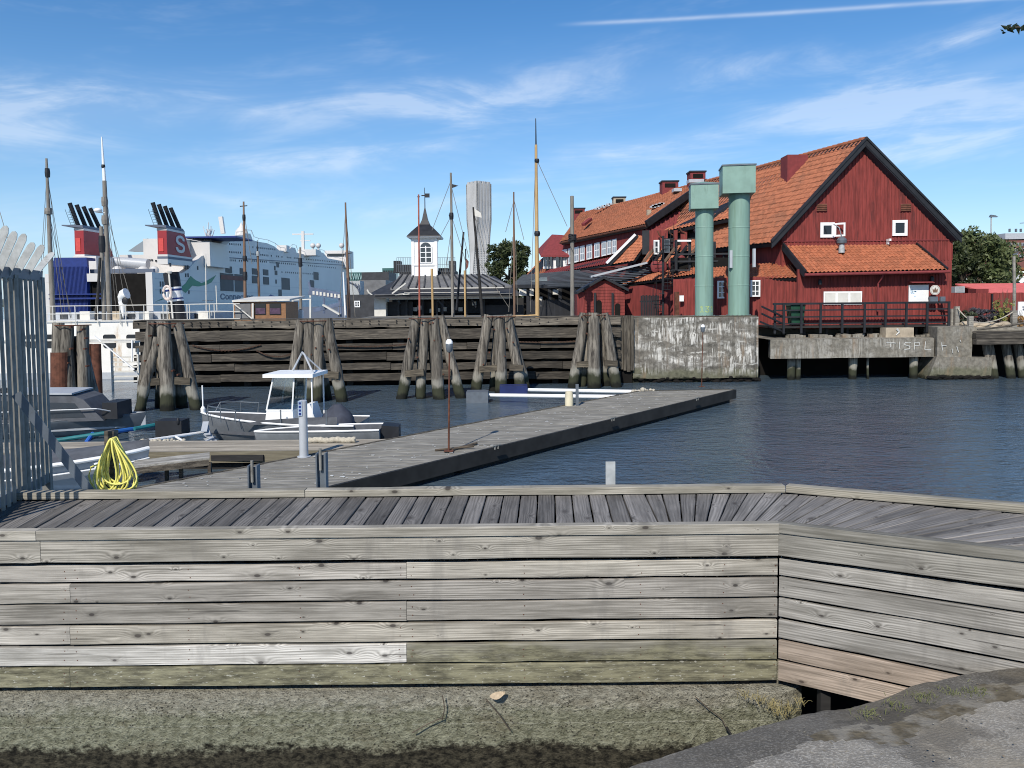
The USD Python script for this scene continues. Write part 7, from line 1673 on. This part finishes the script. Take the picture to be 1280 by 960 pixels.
tree('far_tree', 'small autumn brown tree far right behind the lamp post', 1276, 344, 80, (2.2, 2, 1.2), 1500, .2, 15, M('autumn_leaf', (.22, .10, .03), .3, 2, .8), clump=20)
def shrub(name, lab, px, py, Y, rad, n, size, seed, mat): 
    c = W(px, py, Y); V, F_, cl = foliage(c, rad, n, size, seed, 26); t_ = thing(name, lab, 'shrub', (c[0], Y, 2.2)); MB().add(V, F_).build(t_, 'foliage', mat)
    m = MB()
    for q in cl[:14]: m.path([np.array([c[0], Y, 2.2]), q], [.03, .01], 5)
    m.build(t_, 'stems', m_bark)
shrub('lavender_bush', 'grey purple bush behind the rope at the right of the terrace', 1232, 394, 39.6, (.98, .6, .42), 2600, .08, 21, leaf_material('lavender_leaf', (.06, .06, .07), (.17, .15, .17)))
shrub('green_bush', 'low green bush beside the terrace post', 1207, 397, 39.2, (.5, .5, .35), 1400, .08, 22, m_leafC)
for i, (px, py, hh, lab) in enumerate(((1254, 388, .9, 'tall yellow flowering weeds before the red plank fence'), (1268, 400, .5, 'orange brown weeds at the foot of the white sign'))):
    c = W(px, py, 39.0); t_ = thing('flowering_weeds', lab, 'plant', (c[0], 39.0, 2.2)); V, F_, cl = foliage(c, (.5, .4, hh * .8), 650, .07, 31 + i, 30); MB().add(V, F_).build(t_, 'foliage', M('weed_yellow', (.20, .21, .06), .4, 6, .8) if i == 0 else M('weed_brown', (.30, .17, .06), .3, 6, .8))
    m = MB()
    for k in range(16): x = rng.normal(0, .33); b = np.array([c[0] + x * .6, 39.0 + rng.normal(0, .1), 2.2]); m.path([b, c + [x, 0, hh * rng.uniform(.5, 1.25)]], [.012, .006], 4)
    m.build(t_, 'stalks', m_bark)
# ------------------------------------------------------------------ right hand background
rf = thing('red_plank_fence', 'low red plank fence right of the gable', 'fence', (25, 44.5, 2.3)); a, b = W(1192, 412, 44.5), W(1262, 366, 44.5)
n = 34
for k in range(n):
    x0, x1 = a[0] + (b[0] + 2.4 - a[0]) * k / n, a[0] + (b[0] + 2.4 - a[0]) * (k + 1) / n - .006; m = MB(); m.box((x0, 44.5 + .012 * (k % 2), 2.0), (x1, 44.53 + .012 * (k % 2), b[2] + .008 * (k % 3))); m.build(rf, 'fence_plank', m_red)
x = float(W(1240, 380, 44.4)[0]); m = MB(); m.box((x - .03, 44.35, 2.2), (x + .03, 44.49, b[2] - .05)); m.build(rf, 'fence_post', m_black)
aw = thing('red_awning', 'bright pinkish red flat roof just above the plank fence', 'awning', (26, 46, 2.5)); a, b = W(1238, 366, 46), W(1282, 358, 46)
m = MB(); m.slab([(a[0], 46, a[2]), (b[0] + 2, 46, a[2]), (b[0] + 2, 49, b[2] + .25), (a[0] - .4, 49, b[2] + .25)], (0, 0, -.08)); m.build(aw, 'canopy', m_pink)
m = MB(); m.box((a[0] - 1, 49.2, 2.4), (b[0] + 2, 49.3, b[2] + .1)); m.build(aw, 'back_wall', m_red2)
m = MB(); a, b = W(1220, 366, 46.2), W(1238, 361, 46.2); m.box((a[0], 46.2, a[2] - .3), (b[0] - .1, 47, b[2])); m.build(aw, 'side_roof', m_red2)
q = W(1197.5, 362, 45); ac = thing('fan_unit', 'pale grey ventilation box behind the fence beside the gable corner', 'ventilation box', tuple(q)); m = MB(); m.cbox(q, (.55, .4, .36)); m.build(ac, 'casing', m_greyl); m = MB()
for k in range(5): m.cbox(q + [0, -.21, -.12 + k * .06], (.46, .02, .02))
m.build(ac, 'grille', m_steelL)
bd_ = thing('brick_office', 'long reddish brick office block with white window bands far right', 'building', (95, 150, 2.5))
BYf = 150.0
bxp('wing', 1185, 295, 1262, 345, BYf + 6, 14, m_brickfar, bd_); bxp('wing', 1253, 299, 1420, 345, BYf, 14, m_brickfar, bd_); bxp('roof_storey', 1256.5, 290, 1420, 299, BYf + 1, 12, m_greyl, bd_)
for r, (yy, x0_) in enumerate(((305.5, 1255), (312.5, 1257), (319.5, 1263))):
    for k in range(12):
        x = x0_ + k * 5.4; w_ = bxp('window', x, yy - 2, x + 4.2, yy + 1.6, BYf - .08, .1, m_greyl, bd_)
        for s0 in (.25, 2.3): bxp('pane', x + s0, yy - 1.5, x + s0 + 1.5, yy + 1.2, BYf - .12, .02, m_pane, w_)
for k in range(9): bxp('window', 1192 + k * 7, 297.5, 1197 + k * 7, 300, BYf + 5.9, .1, m_greyl, bd_)
m = MB()
for x in (1262, 1270, 1276): m.beam(W(x, 290, BYf + 5), W(x, 286, BYf + 5), .3, .3, up=(0, 1, 0))
m.beam(W(1275, 279, BYf + 5), W(1290, 278, BYf + 5), .12, .12); m.build(bd_, 'roof_aerials', m_steel, kind='stuff')
q = W(1239.5, 296, 110); lp = thing('tall_lamp', 'tall thin street lamp above the willow', 'street lamp', (q[0], 110, 2.5)); m = MB(); t_ = W(1239, 271, 110); m.tube((q[0], 110, 2.5), t_, .14, .09, 7); m.build(lp, 'pole', m_steelL); m = MB(); m.hexa([t_ + v for v in ((-.25, -.2, -.05), (.9, -.2, -.05), (.9, .2, -.05), (-.25, .2, -.05), (-.1, -.15, .28), (.55, -.15, .2), (.55, .15, .2), (-.1, .15, .28))]); m.build(lp, 'lamp_head', m_steel)
q = W(1268, 395, 41); pl = thing('timber_pole', 'grey weathered pole at the right edge beside the white sign', 'pole', (q[0], 41, 2.3)); m = MB(); m.path([(q[0], 41, 2.0), W(1268, 360, 41), W(1267.5, 320, 41)], [.09, .08, .07], 8); m.build(pl, 'pole', m_pont); m = MB(); m.beam(W(1266, 318.5, 41), W(1273, 316, 41), .06, .06); m.build(pl, 'bracket', m_steel)
m = MB(); p0 = W(1268, 352, 41); m.path([p0, p0 + [.5, .4, .35]], .03, 5); m.build(pl, 'cable_arm', m_steelL)
a, b = W(1272.5, 399, 40), W(1300, 377, 40); sg = thing('white_sign', 'white notice board cut by the right edge of the picture', 'sign', (a[0], 40, 2.3)); m = MB(); m.box((a[0], 40, a[2]), (b[0], 40.05, b[2])); m.build(sg, 'board', m_white); m = MB(); m.cbox((a[0] + .3, 39.995, (a[2] + b[2]) / 2 + .18), (.18, .006, .07)); m.cbox((a[0] + .28, 39.995, (a[2] + b[2]) / 2 + .05), (.10, .006, .1)); m.build(sg, 'print', m_lettergrey); m = MB(); m.box((a[0] + .4, 40.051, 2.0), (a[0] + .48, 40.11, a[2] + .5)); m.build(sg, 'leg', m_steel)
dg = thing('white_lorry', 'white lorry cab partly behind the pole at the right edge', 'lorry', (45, 70, 2.5)); bxp('cab', 1261, 340, 1271, 358, 70, 2, m_white, dg); bxp('tank', 1270, 345, 1300, 357, 70.2, 2, m_white, dg); bxp('windscreen', 1262, 342, 1266.5, 349, 69.9, .1, m_dark, dg); bxp('roof_beacon', 1264, 339, 1284, 341, 70.3, 1, m_white, dg); bxp('dark_bumper', 1260.5, 354, 1271, 358, 69.8, .2, m_black, dg)
for px in (1270, 1288): m = MB(); q = W(px, 358, 69.7); m.path([q, q + [0, .5, 0]], .5, 14); m.build(dg, 'wheel', m_black)
q0, q1, q2 = W(1194, 384, 37.9), W(1213, 396, 37.4), W(1268, 390, 38.5)
rp = thing('rope_fence', 'rope slung between grey posts at the right end of the terrace', 'rope fence', (q1[0], 37.5, 2.2))
for q, w_, zb_ in ((W(1196, 383, 38.4), .22, 2.4), (W(1190.5, 386, 38.6), .16, 2.4), (W(1213, 395, 37.4), .22, 2.5), (W(1267.5, 388, 38.5), .24, 2.2)): m = MB(); m.beam((q[0], q[1], zb_ - .3), q, w_, w_ * .8, up=(0, 1, 0)); m.build(rp, 'post', m_pont)
for a_, b_, sag in ((W(1197, 385, 38.3), W(1213, 400, 37.3), .12), (W(1214, 402, 37.3), W(1266, 390, 38.4), .38)): u = np.linspace(0, 1, 14)[:, None]; m = MB(); m.path(a_ + (b_ - a_) * u - np.array([0, 0, 1]) * sag * 4 * u * (1 - u) * .6, .026, 6); m.build(rp, 'rope', m_rope, smooth=40)
m = MB()
for k in range(30): q = W(rng.uniform(1205, 1262), rng.uniform(404, 411), 38.2); m.ball(q, np.array([1.3, 1, .6]) * rng.uniform(.1, .26), 1)
m.top('boulders', m_sand, 'pale stones between the rope fence and the dock', 'stones', kind='stuff')
m = MB(); m.slab([(21.2, 37.47, 2.46), (32, 37.47, 2.3), (34, 46, 2.3), (21.2, 46, 2.3)], (0, 0, -.3)); m.top('gravel_bank', M('bank_gravel', (.22, .20, .16), .35, 5, .9), 'dry gravel bank under the bushes at the right', kind='structure')
# ------------------------------------------------------------------ twig at the top right corner
tg = thing('overhanging_twig', 'dark leafy tip of a tree branch at the top right corner', 'branch', tuple(W(1268, 36, 5)))
m = MB(); m.path([W(1310, 36, 5), W(1285, 34, 5), W(1262, 34, 5)], [.008, .005, .002], 6); m.build(tg, 'stem', m_bark)
for k, (px, py, a_, l) in enumerate(((1256, 34, 2.5, .03), (1261, 33, .6, .035), (1263, 37, -.5, .04), (1268, 33, .8, .04), (1272, 34, -.3, .035), (1273, 37, -1.2, .035), (1279, 34, .9, .04), (1255, 41, .1, .02), (1252.5, 38, 2.4, .014), (1284, 37, -.6, .045), (1265, 35, 3.0, .03))):
    c = W(px, py, 5 + .03 * (k % 3)); u = np.array([math.cos(a_), .3, math.sin(a_)]); u /= np.linalg.norm(u); w_ = np.cross(u, (0, 1, .4)); w_ /= np.linalg.norm(w_)
    m = MB(); m.add([c - u * l, c - u * l * .3 + w_ * l * .42, c + u * l, c - u * l * .3 - w_ * l * .42, c + np.array([0, -.006, 0])], [[0, 1, 4], [1, 2, 4], [2, 3, 4], [3, 0, 4]]); m.build(tg, 'leaf', m_leafd)

# ------------------------------------------------------------------ groups of repeated things
GROUPS = {'plank_wall': 'plank walls under the boardwalk', 'pile_dolphin': 'pile dolphins before the timber wall', 'boat_mast': 'masts along the quay', 'ship_mast': 'masts of the museum ship', 'cargo_derrick': 'derricks of the museum ship',
          'steel_post': 'short steel posts behind the deck', 'lamp_pole': 'rusty lamp poles on the pontoon', 'mooring_boom': 'white mooring booms', 'vent_column': 'green ventilation columns', 'orange_pole': 'orange poles on the quay',
          'aerial': 'thin aerials', 'twig': 'twigs on the footing', 'willow_tree': 'willows beside the red house', 'flowering_weeds': 'weeds at the right edge'}
for q in stage.GetPrimAtPath('/World').GetChildren():
    for k_, g_n in GROUPS.items():
        if q.GetName() == k_ or (q.GetName().startswith(k_ + '_') and q.GetName()[len(k_) + 1:].isdigit()): q.SetCustomDataByKey('group', g_n)
